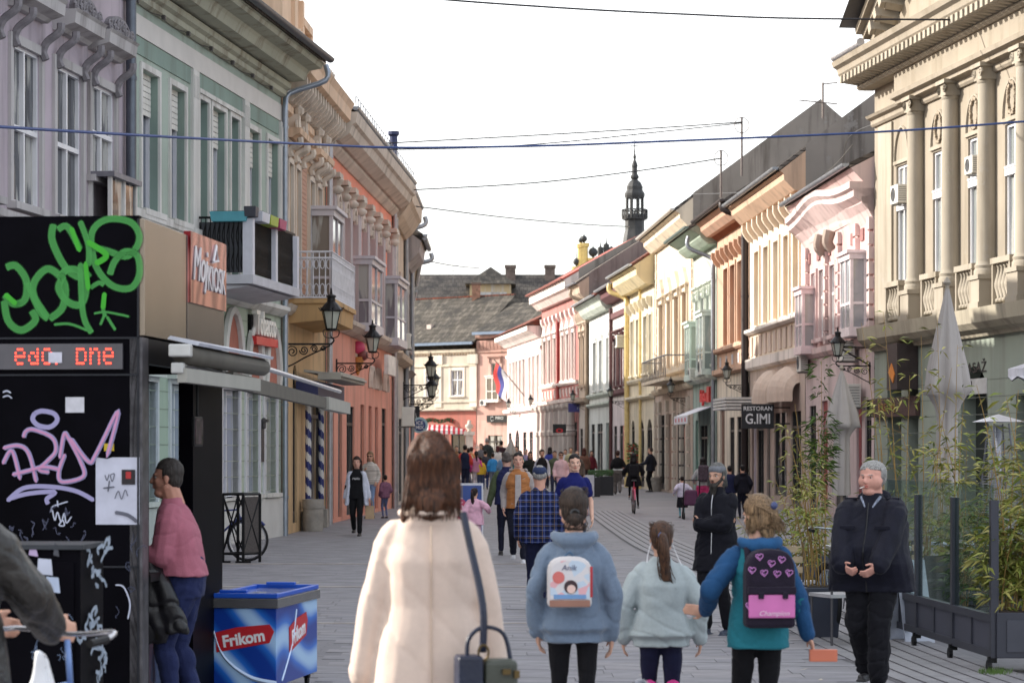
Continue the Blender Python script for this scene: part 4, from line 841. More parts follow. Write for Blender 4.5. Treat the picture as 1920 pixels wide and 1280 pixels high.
q=MB(); q.box(f.u(780),f.u(788),1.2,2.2,10.9,11.3); q.build('skylight',mat((196,180,170),.5),t)
for px in (822,888):
    q=MB(); u=f.u(px); q.box(u-.35,u+.35,-.08,0,5.0,8.2); q.box(u-.5,u+.5,-.14,0,8.2,8.9); q.build('pilaster',plaster((226,208,182),.35),t)
f=fE2=Fac((894,25.35),(1100,26.3)); E2=plaster((212,152,128),.15)
t=house('coral_end_house','coral house beside the cream end house with a boxed window and dark sign',f,9.9,dict(up=E2,lo=plaster((230,168,142),.35),zm=4.0,wins=[(921,937)],wz=(5.6,8.2),dep=.1,cols=2,trim=plaster((222,166,140),.35),tw=.25,tp=.05,head='flat',gops=[(915,942,.1,2.9,0,'shop')],mold=[[(.1,10.0),(.2,10.1),(.2,10.3)]],cm=plaster((200,140,112),.35),
  rep=[('dentil',30,.3,.1,9.2,9.8,plaster((196,132,106),.3))],sills=[[(.05,8.95),(.1,9.0),(.1,9.1)]],roof=False,D=9,rise=0))
longroof(t,f,0,f.L,10.45,.4,4.0,2.4,ROOFM,0)
q=MB(); q.box(0,f.L,-.55,-.4,10.3,10.5); q.build('gutter',mat((96,112,132),.5,.3),t)
box_bay(t,f.u(917),f.u(940),.35,5.5,7.2,mat((235,225,215),.5),glass_mat((90,86,84),.1))
sg=thing('sign_board','black board with round mark and white letters on the coral end house','sign',f.pt(f.u(935),.1,4.1),f.rz)
q=MB(); q.box(-1.0,1.2,-.1,0,-.26,.26); q.build('board',BLACK,sg); text('lettering','PIRO',mat((210,210,205),.5),sg,(.25,-.11,.05),.3,sx=1.2)
q=MB(); q.tube([(-.45+.14*math.cos(a),-.12,.0+.16*math.sin(a)) for a in np.linspace(.6,5.9,14)],.025,4); q.build('emblem',mat((210,210,205),.5),sg)
# pier with urn and railing in front of the coral end house
gp=thing('gate_pier','pale carved stone gate pier topped with an urn at the street end','gate pier',P(880,25.8),0)
q=MB(); q.box(-.35,.35,-.35,.35,0,.5); q.box(-.27,.27,-.27,.27,.5,2.9); q.box(-.4,.4,-.4,.4,2.9,3.15); q.build('shaft',plaster((222,208,188),.3),gp)
q=MB(); q.lathe([(.2,0),(.1,.1),(.28,.3),(.3,.45),(.12,.6),(.14,.75),(.02,.85)],(0,0,3.15),10); q.build('urn',plaster((222,208,188),.3),gp,smooth=True)
fn=thing('iron_fence','pale wrought iron garden railing closing the street','fence',P(884,25.8),0)
q=MB(); X1=3.2
for zz in (.5,1.0,1.5,2.0): q.tube([(0.2,0,zz),(X1,0,zz)],.03,4)
for k in range(26): q.tube([(.25+k*.115,0,.3),(.25+k*.115,0,2.2+.1*(k%2))],.016,4)
q.build('railing',mat((196,196,190),.5,.3),fn)['kind']='stuff'; q=MB(); q.box(0.1,X1,-.15,.15,0,.4); q.build('plinth',plaster((210,200,186),.35),fn)
# big roof behind with dormer and chimneys
sB=21.5; f=Fac((560,sB),(1085,sB)); 
t=thing('grey_roofed_building','large grey roofed building behind the end houses with a yellow dormer','building',f.o,f.rz); L=f.L
q=MB(); wall(q,0,L,0,13,[(f.u(930),f.u(940),11,12.2)],.35); q.box(0,L,.5,14,0,12.9); q.build('wall',plaster((206,180,120),.3),t)
longroof(t,f,0,L,13,.5,6.5,4.55,tiles((84,80,76),(104,98,92),(62,60,60),.36,.38),0)
dt=P(880,sB); ux=f.u(872); u1=f.u(967)
q=MB(); q.box(ux+.4,u1-.4,.3,5,12.6,16.3); dm=q.build('dormer',plaster((206,172,104),.6,dirtcol=(190,186,180)),t)
zt_=16.3; q=MB(); cx_=(ux+u1)/2; q.add([(ux,-.2,zt_),(u1,-.2,zt_),(u1,5.4,zt_),(ux,5.4,zt_),(cx_,2.4,zt_+1.65)],[(0,1,4),(1,2,4),(2,3,4),(3,0,4),(3,2,1,0)]); q.build('dormer_roof',ROOFM,dm)
q=MB(); q.box(f.u(903),f.u(917),.22,.29,13.9,15.1); q.build('window',glass_mat((90,96,110),.35),dm)
q=MB(); q.box(f.u(893),f.u(950),.24,.29,13.2,15.6); q.build('bare_patch',plaster((196,192,186),.4),dm)
for px in (957,1033):
    q=MB(); u=f.u(px); q.box(u-.45,u+.45,5.6,6.5,16.5,18.1); q.box(u-.52,u+.52,5.5,6.6,18.1,18.35); q.build('chimney',mat((112,98,90),.9,var=.35,scale=3,bump=.8),t)
q=MB(); q.lathe([(.02,0),(.02,2.6)],(f.u(848),3,16.5),5); 
for k in range(3): q.box(f.u(848)-.7+k*.2,f.u(848)+.7-k*.2,2.98,3.02,17.6+k*.5,17.64+k*.5)
q.build('aerial',mat((130,126,124),.5,.5),t)
ch=thing('brick_chimney','short brick chimney between the end house roofs','chimney',P(893,24.6),0)
q=MB(); q.box(-.32,.32,-.3,.3,9,14.4); q.build('stack',mat((150,112,92),.9,var=.4,scale=4,bump=.8),ch); q=MB(); q.box(-.38,.38,-.36,.36,14.4,14.55); q.build('cap',mat((110,90,80),.9),ch)
# ---- church: yellow turrets with ball finials and a tall dark spire
cyl=mat((222,192,120),.8,var=.1); cop=mat((58,58,58),.6,.3,var=.25,scale=3)
chh=thing('church','church seen over the roofs: yellow turrets with dark balls and a slender black spire','church',P(1140,16.),0); s_=16.
def cpt(px,py): return ((px-1140)/s_, CH+(HY-py)/s_)
q=MB(); q.box(-4,5,-1,14,0,22); q.build('nave',cyl,chh)
q=MB(); q.add([(-4,-1,22),(5,-1,22),(5,14,22),(-4,14,22),(.5,3,26),(.5,12,26)],[(0,1,4),(1,2,5,4),(2,3,5),(3,0,4,5)]); q.build('roof',cop,chh)
for (px,pt,wd,ball) in ((1095,456,.62,.38),(1089,458,.5,.3),(1112,484,.75,.55),(1081,500,.6,.42)):
    x,z=cpt(px,pt); q=MB(); q.lathe([(wd*.75,10-z),(wd*.75,-.5),(wd,-.4),(wd*1.05,0)],(x,0,z),8); tw=q.build('turret',cyl,chh)
    q=MB(); q.lathe([(.05,0),(.12,.1)]+[(ball*math.sin(a),.15+ball-ball*math.cos(a)) for a in np.linspace(.3,2.9,8)]+[(.05,ball*2+.25),(.03,ball*2+1.2)],(x,0,z),10); q.build('finial',cop,tw,smooth=True)
for (px,pt) in ((1127,468),(1138,462)):
    x,z=cpt(px,pt); q=MB(); q.lathe([(.3,-2),(.35,-.1),(.12,0),(.05,.3),(.03,.8)],(x,2,z+.5),8); q.build('pinnacle',cop,chh)
x,_=cpt(1193,0); q=MB(); Z=lambda py: CH+(HY-py)/s_
q.lathe([(2.6,Z(520)),(1.6,Z(470)),(1.35,Z(440)),(1.15,Z(425))],(x,4,0),8); q.lathe([(1.15,Z(440)),(1.15,Z(408)),(1.5,Z(406)),(1.55,Z(400)),(1.4,Z(396))],(x,4,0),8)
q.lathe([(1.1,Z(366)),(1.2,Z(361)),(1.22,Z(357)),(.95,Z(350)),(.98,Z(344)),(.75,Z(336)),(.35,Z(330)),(.5,Z(327)),(.52,Z(324)),(.34,Z(320)),(.32,Z(308)),(.38,Z(304)),(.3,Z(299)),(.12,Z(292)),(.2,Z(287)),(.1,Z(282)),(.05,Z(262)),(.03,Z(240))],(x,4,0),10)
for k in range(8):
    a=k*math.pi/4+.39; q.obox((x+.98*math.cos(a),4+.98*math.sin(a),(Z(396)+Z(364))/2),.26,.26,Z(364)-Z(396),Matrix.Rotation(a,3,'Z'))
for k in range(20):
    a=k*math.pi/10; q.tube([(x+1.5*math.cos(a),4+1.5*math.sin(a),Z(404)),(x+1.5*math.cos(a),4+1.5*math.sin(a),Z(388))],.07,4)
q.tube([(x+1.5*math.cos(a),4+1.5*math.sin(a),Z(388)) for a in np.linspace(0,6.28,17)],.09,4)
q.tube([(x-.5,4,Z(266)),(x+.5,4,Z(266))],.05,4); q.tube([(x-.3,4,Z(258)),(x+.3,4,Z(258))],.04,4)
q.build('spire',cop,chh)
# ================================================================ PEOPLE
def capsule(mb,p0,p1,r0,r1,n=10,flat=None):
    """tapered limb with round ends; flat=(vector,factor) squeezes it along a direction"""
    p0,p1=Vector(p0),Vector(p1); d=p1-p0; L=max(d.length,1e-5); t=d/L; path=[];rr=[]
    for a in (-80,-45,0): path.append(p0+t*r0*math.sin(R(a))); rr.append(r0*math.cos(R(a)))
    for q in (.33,.66): path.append(p0.lerp(p1,q)); rr.append(r0+(r1-r0)*q)
    for a in (0,45,80): path.append(p1+t*r1*math.sin(R(a))); rr.append(r1*math.cos(R(a)))
    k=len(mb.v); mb.tube(path,rr,n)
    if flat:
        v,fc=Vector(flat[0]).normalized(),flat[1]
        for i in range(k,len(mb.v)):
            q=Vector(mb.v[i]); c=p0+t*max(0,min(L,(q-p0).dot(t))); e=(q-c).dot(v); mb.v[i]=tuple(q-v*e*(1-fc))
def ell(mb,c,rx,ry,rz,M=None,n=12,m=8):
    k=len(mb.v); prof=[(math.sin(math.pi*(i+.35)/(m+.7-1+.0)) if 0 else math.sin(a),-math.cos(a)) for i,a in enumerate(np.linspace(.12,math.pi-.12,m))]
    mb.lathe([(r_,z) for r_,z in prof],(0,0,0),n); c=Vector(c)
    for i in range(k,len(mb.v)):
        v=Vector(mb.v[i]); v=Vector((v.x*rx,v.y*ry,v.z*rz)); 
        if M: v=M@v
        mb.v[i]=tuple(v+c)
def loft(mb,secs,n=20,pw=2.4):
    """secs: (z,rx,ry,xo,yo) superellipse sections"""
    k=len(mb.v)
    for z,rx,ry,xo,yo in secs:
        for i in range(n):
            a=2*math.pi*i/n; c,s=math.cos(a),math.sin(a); e=2/pw
            mb.v.append((xo+rx*abs(c)**e*(1 if c>0 else -1),yo+ry*abs(s)**e*(1 if s>0 else -1),z))
    for j in range(len(secs)-1):
        for i in range(n): i2=(i+1)%n; mb.f.append((k+j*n+i,k+j*n+i2,k+(j+1)*n+i2,k+(j+1)*n+i))
    mb.f.append(tuple(k+i for i in range(n))[::-1]); m=(len(secs)-1)*n; mb.f.append(tuple(k+m+i for i in range(n)))
def remesh(mb,vox,sm=3,fn=None):
    me=bpy.data.meshes.new('m'); me.from_pydata(mb.v,[],mb.f); bm=bmesh.new(); bm.from_mesh(me); bmesh.ops.recalc_face_normals(bm,faces=bm.faces); bm.to_mesh(me); bm.free()
    o=bpy.data.objects.new('tmp',me); COL.objects.link(o); r=o.modifiers.new('r','REMESH'); r.mode='VOXEL'; r.voxel_size=vox; r.adaptivity=0
    if sm: s_=o.modifiers.new('s','SMOOTH'); s_.factor=.5; s_.iterations=sm
    dg=bpy.context.evaluated_depsgraph_get(); out=bpy.data.meshes.new_from_object(o.evaluated_get(dg),depsgraph=dg); bpy.data.objects.remove(o); bpy.data.meshes.remove(me)
    out.materials.clear()
    if fn:
        n=len(out.vertices); co=np.empty(n*3); no=np.empty(n*3); out.vertices.foreach_get('co',co); out.vertices.foreach_get('normal',no); co=co.reshape(-1,3); no=no.reshape(-1,3)
        co=fn(co,no); out.vertices.foreach_set('co',co.ravel())
    out.polygons.foreach_set('use_smooth',[True]*len(out.polygons)); out.update(); return out
def folds(amp,fx=5,fz=9,seed=0):
    def f(co,no):
        off=Vector((seed*7.3,seed*3.1,seed*1.7)); d=np.empty(len(co))
        for i,(x,y,z) in enumerate(co):
            w_=noise.noise(Vector((x*3,y*3,z*3))+off)*.5
            a=noise.noise(Vector((x*fx+w_,y*fx,z*fz+x*4))+off); b=noise.noise(Vector((x*fx*2.3,y*fx*2.3,z*fz*.8+w_*3))+off)
            rd=max(0,1-abs(a)*4.5); d[i]=b*.9+noise.noise(Vector((x*fx*.5,y*fx*.5,z*fz*.35))+off)*1.1-rd*rd*.8; d[i]=max(-1.,min(1.1,d[i]))
        return co+no*(d*amp)[:,None]
    return f
def ik(a,b,l1,l2,pole):
    a,b=Vector(a),Vector(b); d=b-a; L=min(d.length,(l1+l2)*.998); u=d.normalized(); x=(l1*l1-l2*l2+L*L)/(2*L); h=math.sqrt(max(0,l1*l1-x*x))
    p=Vector(pole); p=p-u*p.dot(u); p=p.normalized() if p.length>1e-6 else Vector((0,1,0)); return a+u*x+p*h, a+u*L
def skinmat(c=(205,160,138)): return mat(c,.55,var=.08,scale=18,spec=.35,bump=.05)
def cloth(c,rough=.85,var=.12,bump=.35,scale=20,sheen=.06): return mat(c,rough,var=var,scale=scale,bump=bump,spec=.2,sheen=sheen)
def hairmat(c,c2=None):
    k=('h',tuple(c),c2)
    if k in _mc: return _mc[k]
    m,t,b=_base('hair',.5,0,.3); n=t.nodes; L=t.links.new; tcn=n.new('ShaderNodeTexCoord'); mpn=n.new('ShaderNodeMapping'); mpn.inputs['Scale'].default_value=(130,130,6); L(tcn.outputs['Object'],mpn.inputs[0])
    q=n.new('ShaderNodeTexNoise'); q.inputs['Scale'].default_value=1.6; q.inputs['Detail'].default_value=4; L(mpn.outputs[0],q.inputs['Vector'])
    r=n.new('ShaderNodeValToRGB'); e=r.color_ramp.elements; e[0].position=.35; e[1].position=.68; e[0].color=lin(tuple(x*.4 for x in c)); e[1].color=lin(tuple(x*.78 for x in c2) if c2 else tuple(x*.9 for x in c)); L(q.outputs['Fac'],r.inputs[0]); L(r.outputs[0],b.inputs['Base Color'])
    bn=n.new('ShaderNodeBump'); bn.inputs['Strength'].default_value=.7; bn.inputs['Distance'].default_value=.01; L(q.outputs['Fac'],bn.inputs['Height']); L(bn.outputs[0],b.inputs['Normal'])
    _mc[k]=m; return m
SHAPES={}
def hand(mb,w,d,side,curl=.5,palm=None,k=1.,fr=.0092,spread=.0):
    """five fingers: w wrist, d direction of the hand, palm = direction the palm faces"""
    w=Vector(w); d=Vector(d).normalized(); pn=Vector(palm or (-side,0,0)); pn=(pn-d*pn.dot(d)).normalized(); sdv=d.cross(pn).normalized()
    # sdv points across the palm; the thumb sits on the forward side
    if sdv.y<0: sdv=-sdv
    c=w+d*.045*k; capsule(mb,w-d*.02,w+d*.015*k,.026*k,.026*k); 
    M=Matrix((sdv,pn,d)).transposed(); ell(mb,c,.041*k,.017*k,.052*k,M)
    for i,(o,l) in enumerate(((.031,.072),(.0105,.082),(-.0105,.076),(-.031,.060))):
        b=w+d*.082*k+sdv*o*k; a1=.35*curl+.1; d1=(d*math.cos(a1)+pn*math.sin(a1)+sdv*(o*spread*14)).normalized(); p1=b+d1*l*.5*k; a2=a1+1.3*curl; d2=(d*math.cos(a2)+pn*math.sin(a2)).normalized(); p2=p1+d2*l*.5*k
        capsule(mb,b-d*.02*k,p1,fr*1.05*k,fr*k,8); capsule(mb,p1,p2,fr*k,fr*.85*k,8)
    b=w+d*.03*k+sdv*.03*k; d1=(d*.75+sdv*.75+pn*.35).normalized(); p1=b+d1*.042*k; d2=(d*.95+sdv*.15+pn*.4).normalized(); capsule(mb,b,p1,fr*1.35*k,fr*1.1*k,8); capsule(mb,p1,p1+d2*.032*k,fr*1.1*k,fr*.9*k,8)
def person(label,px,s,H,rz=0,top=None,top2=None,legs=None,hair=None,shoe=(40,38,40),skin=(205,160,138),wr=None,stride=.0,vox=.012,wf=1.,belly=0.,head=(0,0),curl=.4,beard=None,glasses=None,cap=None,cat='person',lean=0.,poles=None,handd=None,seed=1,female=False,at=None,group=None,legspread=.0,face=True,hipz=None,ank=None,z0=0.):
    k=H/1.70; loc=at or P(px,s,z0); t=thing('person',label,cat,loc,R(rz),group); V=lambda x,y,z: Vector((x*k,y*k,z*k))
    sk=skinmat(skin); sw=(.138 if female else .158)*(.78+.22*wf if wf>1 else wf); shz=1.352
    hz=hipz or .90
    fv=min(vox,.0068) if vox<.011 else vox
    def ly(z): return lean*max(0,z-.9)
    SH=[V(sx*sw,ly(shz),shz) for sx in (-1,1)]
    wr=wr or [(-.25,.03,.80),(.25,.03,.80)]; wr=[list(a) for a in wr]
    el=[];wp=[]
    for i,sx in enumerate((-1,1)):
        pole=(poles[i] if poles else (sx*.35,-1,0)); e,w_=ik(SH[i],V(*wr[i]),.285*k,.25*k,pole); el.append(e); wp.append(w_)
    HP=[V(sx*.078*(.7+.3*wf),0,hz) for sx in (-1,1)]
    AN=[V(*a) for a in ank] if ank else [V(-.085-legspread,stride*.5,.09+(.06 if stride<-.2 else 0)),V(.085+legspread,-stride*.5,.09+(.06 if stride>.2 else 0))]
    KN=[]
    for i in (0,1):
        kn,an=ik(HP[i],AN[i],.43*k,.41*k,(0,1,0)); KN.append(kn); AN[i]=an
    hc=V(0,ly(1.55)+.012,1.585); Hm=Matrix.Rotation(R(head[0]),3,'Z')@Matrix.Rotation(R(head[1]),3,'X')
    hp=lambda x,y,z: hc+Hm@V(x,y,z)
    # ---- body: one continuous skin mesh
    b=MB()
    hwf=1+max(0,wf-1.2)*.7; ell(b,hp(0,-.008,.03),.074*k*hwf,.092*k,.088*k,Hm,16,12); ell(b,hp(0,.028,-.025),.058*k*hwf*hwf,.066*k,.075*k,Hm,16,12); ell(b,hp(0,.052,-.085),.030*k,.028*k,.024*k,Hm)
    for sx in (-1,1):
        ell(b,hp(sx*.034,.058,-.022),.022*k,.022*k,.02*k,Hm); ell(b,hp(sx*.076,-.008,-.012),.010*k,.018*k,.030*k,Hm); capsule(b,hp(sx*.045,.070,.022),hp(sx*.010,.088,.018),.010*k,.010*k,8)
        capsule(b,hp(sx*.055,.0,-.06),hp(sx*.02,.058,-.09),.022*k,.020*k,8)
    capsule(b,hp(0,.088,.012),hp(0,.107,-.026),.009*k,.0145*k,8); ell(b,hp(0,.102,-.030),.018*k,.012*k,.010*k,Hm)
    ell(b,hp(0,.086,-.055),.024*k,.013*k,.008*k,Hm); ell(b,hp(0,.084,-.066),.020*k,.012*k,.008*k,Hm)
    nw=.055*(1.15 if not female else .95)*(.8+.2*wf)
    capsule(b,V(0,ly(1.4)-.012,1.40),hc+V(0,-.008,-.055),nw*k*1.08,nw*k)
    if wf>1.15: ell(b,hp(0,.045,-.10),.052*k,.045*k,.035*k,Hm)
    loft(b,[(z*k,rx*k*(wf*.7),ry*k*.70,0,ly(z)*k) for z,rx,ry in ((.82,.14,.1),(.95,.155,.11),(1.1,.13,.095),(1.28,.145,.105),(1.34,.13,.09),(1.40,.08,.065))])
    for i,sx in enumerate((-1,1)):
        capsule(b,SH[i]-V(sx*.02,0,.02),el[i],.036*k,.032*k); capsule(b,el[i],wp[i],.038*k,.025*k)
        d=(Vector(handd[i]) if handd and handd[i] else (wp[i]-el[i])); 
        if d.length<1e-4: d=Vector((0,0,-1))
        hand(b,wp[i],d,sx,curl[i] if isinstance(curl,(list,tuple)) else curl,k=k*(1. if not female else .92),fr=.0092 if fv<.01 else .0115)
        capsule(b,HP[i],KN[i],.055*k,.036*k); capsule(b,KN[i],AN[i],.036*k,.028*k)
    ev=[hp(sx*.032,.080,.004) for sx in (-1,1)]
    def socket(co,no):
        for e_ in ev:
            d2=((co-np.array(e_))**2).sum(1); co=co-np.outer(np.exp(-d2/(.015*k)**2)*.010*k,np.array((Hm@Vector((0,1,0))))) 
        return co
    me=remesh(b,fv,2,socket if fv<.02 else None); me.materials.append(sk); body=child('body',me,t)
    # ---- face details
    if face and vox<.02:
        for sx in (-1,1):
            q=MB(); ell(q,hp(sx*.032,.068,.004),.0125*k,.011*k,.0095*k,Hm); e_=q.build('eye',mat((196,190,186),.25),body,smooth=True); q=MB(); ell(q,hp(sx*.032,.0765,.004),.0058*k,.0045*k,.0058*k,Hm,8,5); q.build('iris',mat((46,34,28),.15),e_,smooth=True)
            q=MB(); capsule(q,hp(sx*.014,.087,.024),hp(sx*.048,.077,.027),.0042*k,.0032*k,6); q.build('eyebrow',hairmat(hair[1] if hair else (60,46,38)),body,smooth=True)
            if face=='lash': q=MB(); capsule(q,hp(sx*.02,.080,.012),hp(sx*.044,.075,.010),.0026*k,.0026*k,5); q.build('eyelash',BLACK,body)
        q=MB(); ell(q,hp(0,.0925,-.0545),.021*k,.0085*k,.0052*k,Hm); ell(q,hp(0,.0905,-.0655),.018*k,.0085*k,.0062*k,Hm); q.build('lips',mat(tuple(int(a*b_) for a,b_ in zip(skin,(.86,.66,.66))),.45),body,smooth=True)
    if glasses:
        q=MB()
        for sx in (-1,1): ell(q,hp(sx*.034,.088,.006),.026*k,.006*k,.019*k,Hm); q.tube([hp(sx*.058,.08,.01),hp(sx*.080,-.01,.01)],.004*k,4)
        q.tube([hp(-.012,.095,.01),hp(.012,.095,.01)],.004*k,4); q.build('sunglasses',mat((18,18,20),.15),t)
    # ---- garments
    def torso(nm,g,base=0.):
        th=g.get('th',.012)+base; hem=g.get('hem',.88); fl=g.get('flare',0.); w2=wf; b=MB(); bl=belly
        secs=[]
        tab=[(.40,.20,.15),(.60,.19,.14),(.80,.178,.125),(.95,.168,.118),(1.08,.150,.108),(1.25,.164,.118),(1.32,.160,.112),(1.375,.128,.096),(1.415,.088,.076),(1.45,.064,.064)]
        if female: tab=[(z,rx*(.94 if z>1. else 1.0),ry*(1. if z!=1.25 else 1.06)) for z,rx,ry in tab]
        def val(z):
            zs=[a[0] for a in tab]; return np.interp(z,zs,[a[1] for a in tab]),np.interp(z,zs,[a[2] for a in tab])
        for z in [hem]+[a[0] for a in tab if a[0]>hem+.03]:
            rx,ry=val(z); f_=fl*max(0,(1.1-z)); b2=bl*math.exp(-((z-1.02)/.16)**2)
            if g.get('blouson') and z<=hem+.001: 
                secs.append((z,(rx-.0)*w2+th*.3,ry+.002+b2*.5,0,b2*.5)); secs.append((hem+.055,(rx-.0)*w2+th*.3,ry-.012+b2*.5,0,b2*.5)); z=hem+.085; rx,ry=val(z); rx+=.018; ry+=.014
            wz_=1+(w2-1)*(1 if z<1.15 else .75 if z<1.3 else .3); nt_=th*(1 if z<1.3 else .6 if z<1.4 else .3); secs.append((z,rx*wz_+nt_+f_,ry+nt_+f_*.6+b2,0,ly(z)+b2*.55))
        secs=[tuple(a*k for a in s_) for s_ in secs]; loft(b,secs)
        sx_=lambda i:(-1,1)[i]
        sl=g.get('sleeve','long'); sr=g.get('sr',.058)+th*.6
        for i in (0,1):
            capsule(b,SH[i]-V(sx_(i)*.012,0,.012),SH[i].lerp(el[i],.3),sr*k*.98,sr*k)
            if sl=='long':
                capsule(b,SH[i].lerp(el[i],.2),el[i],sr*k,sr*k*.92); wq=el[i].lerp(wp[i],g.get('cuff',.97)); capsule(b,el[i],wq,sr*k*.92,sr*k*g.get('cr',.68)); 
            elif sl=='short': capsule(b,SH[i].lerp(el[i],.2),SH[i].lerp(el[i],.62),sr*k*.98,sr*k*.92)
        cl=g.get('collar')
        if cl=='stand': loft(b,[(1.40*k,.085*k,.085*k,0,(ly(1.4)-.005)*k),(1.475*k,.074*k,.078*k,0,(ly(1.47)-.002)*k)])
        if cl=='round': loft(b,[(1.42*k,.075*k,.075*k,0,ly(1.4)*k),(1.462*k,.066*k,.068*k,0,ly(1.4)*k)])
        if cl=='lapel':
            loft(b,[(1.38*k,.115*k,.10*k,0,(ly(1.4)-.02)*k),(1.43*k,.094*k,.092*k,0,(ly(1.4)-.02)*k),(1.485*k,.080*k,.082*k,0,(ly(1.4)-.015)*k)])
        me=remesh(b,max(vox,.0095),2,folds(1.1*g.get('fold',.007)*k,seed=seed,fx=g.get('fx',5),fz=g.get('fz',9)) if vox<.03 else None); me.materials.append(g['m']); o=child(nm,me,t)
        if cl=='hood':
            b=MB(); c=V(0,ly(1.4)-.075,1.40)
            pts=[c+V(.118*math.cos(a),.085*math.sin(a)+.04,.028*math.sin(a)+.035-.0*abs(math.cos(a))) for a in np.linspace(R(-200),R(20),15)]
            b.tube(pts,[.02*k+.026*k*math.sin(math.pi*j/14) for j in range(15)],10); ell(b,c+V(0,-.015,-.005),.105*k,.055*k,.062*k)
            ell(b,c+V(0,-.03,-.05),.07*k,.035*k,.05*k)
            me=remesh(b,max(vox*.9,.009),3,folds(.006*k,7,7,seed)); me.materials.append(g.get('hm',g['m'])); child('hood',me,o)
        if cl=='lapel':
            b=MB(); 
            pts=[V(.085*math.cos(a),-.02+.085*math.sin(a),1.452-.02*math.sin(a)*0) for a in np.linspace(R(-190),R(10),15)]
            b.tube(pts,.016*k,8); pts=[V(.108*math.cos(a),-.02+.10*math.sin(a),1.425) for a in np.linspace(R(-190),R(10),15)]; b.tube(pts,.014*k,8)
            me=remesh(b,.007,3); me.materials.append(g['m']); child('collar',me,o)
        if g.get('zip'):
            b=MB(); fy=[(z,ly(z)+val(z)[1]+th+.004+belly*1.45*math.exp(-((z-1.02)/.16)**2)) for z in np.linspace(hem,1.40,12)]
            b.tube([V(.0,y_-.002,z) for z,y_ in fy],.006*k,5); b.build('zip',g['zip'],o)
        return o
    if top: torso(top.get('name','jacket'),top)
    if top2: torso(top2.get('name','vest'),top2,.010)
    if legs:
        b=MB(); r=legs.get('r',.0); lz=hz+.09
        loft(b,[(z*k,(rx*(.75+.25*wf)+r*.5)*k,(ry+r*.4+belly*.25)*k,0,belly*.15*k) for z,rx,ry in ((hz-.10,.155,.105),(hz+.02,.162,.118),(hz+.12,.150,.108),(hz+.17,.145,.104))])
        for i in (0,1):
            capsule(b,HP[i]+V(0,0,-.02),KN[i],(.086*(.8+.2*wf)+r)*k,(.056+r)*k); capsule(b,KN[i],KN[i].lerp(AN[i],legs.get('len',.97)),(.052+r)*k,(.038+r*1.2)*k)
            ell(b,KN[i].lerp(AN[i],.3)+V(0,-.02,0),(.045+r)*k,(.045+r)*k,.11*k)
            ell(b,HP[i]+V(0,-.05,.0),.075*k,.065*k,.09*k)
        me=remesh(b,max(vox,.0105),2,folds(1.5*legs.get('fold',.004)*k,6,11,seed+3) if vox<.03 else None); me.materials.append(legs['m']); child(legs.get('name','trousers'),me,t)
        if legs.get('skirt'):
            b=MB(); loft(b,[(z*k,rx*k,ry*k,0,0) for z,rx,ry in ((legs['skirt'],.24,.18),(.75,.21,.16),(.95,.16,.12),(1.0,.15,.11))]); me=remesh(b,max(vox,.012),2,folds(.01*k,9,2,seed)); me.materials.append(legs['sm']); child('skirt',me,t)
    for i,sx in enumerate((-1,1)):
        a=AN[i]; b=MB(); ell(b,a+V(0,-.005,-.045),.038*k,.052*k,.045*k); ell(b,a+V(0,.085,-.058),.042*k,.085*k,.030*k); b.obox(a+V(0,.045,-.082),.08*k,.25*k,.016*k)
        me=remesh(b,max(vox*.8,.009),2); me.materials.append(mat(shoe,.5,var=.1,scale=20)); child('shoe',me,t)
    # ---- hair
    if hair:
        st,hcol=hair[0],hair[1]; hm_=hairmat(hcol,hair[2] if len(hair)>2 else None); b=MB()
        if st in ('short','crop','long','ponytail','bun','shag','lowtail'):
            g_=.007 if st=='crop' else .014
            ell(b,hp(0,-.016,.040),(.075+g_)*k*hwf,(.088+g_)*k,(.086+g_)*k,Hm,20,14); ell(b,hp(0,-.045,-.005),(.066+g_)*k*hwf,(.052+g_)*k,(.070+g_)*k,Hm,16,10)
        if st=='fringe':
            for sx in (-1,1): ell(b,hp(sx*.058,-.045,.01),.026*k,.052*k,.045*k,Hm)
            ell(b,hp(0,-.072,.0),.06*k,.032*k,.05*k,Hm); ell(b,hp(0,-.02,.055),.074*k,.086*k,.074*k,Hm,16,10)
        if st=='long':
            capsule(b,hp(0,-.055,-.02),V(0,ly(1.4)-.095,1.455),.078*k,.066*k,14,((0,1,0),.62)); capsule(b,hp(-.05,-.03,-.02),V(-.088,ly(1.3)-.06,1.41),.042*k,.028*k,10); capsule(b,hp(.05,-.03,-.02),V(.070,ly(1.3)-.06,1.45),.042*k,.028*k,10)
        if st=='shag':
            for sx in (-1,1): capsule(b,hp(sx*.062,-.02,.0),hp(sx*.066,-.015,-.09),.026*k,.022*k)
            capsule(b,hp(0,-.06,-.02),hp(0,-.075,-.11),.062*k,.05*k,10,((0,1,0),.6))
        def cut(co,no):
            # keep the face free: push hair in front of the ears back into the skull
            Mi=np.array(Hm.transposed()); q=(co-np.array(hc))@Mi.T/k
            msk=(q[:,1]>.02)&(q[:,2]<.058); q[msk,1]=np.minimum(q[msk,1],.02+(q[msk,1]-.02)*.0); 
            a=np.array([noise.noise(Vector((x*60,y*60,z*7)))for x,y,z in q]); q=q*(1+.0*a[:,None])
            co=q@np.array(Hm.transposed())*k+np.array(hc); return co+no*(a*.004*k)[:,None]
        me=remesh(b,max(vox*.75,.007),2,cut if vox<.03 else None); me.materials.append(hm_); ho=child('hair',me,t)
        def strands(pts_list,r=.0035): 
            q=MB()
            for pts in pts_list: q.tube(smoothpath(pts,3),r*k,4,r1=.001)
            o=q.build('strands',hm_,ho,smooth=True); o['kind']='stuff'
        rnd=random.Random(seed)
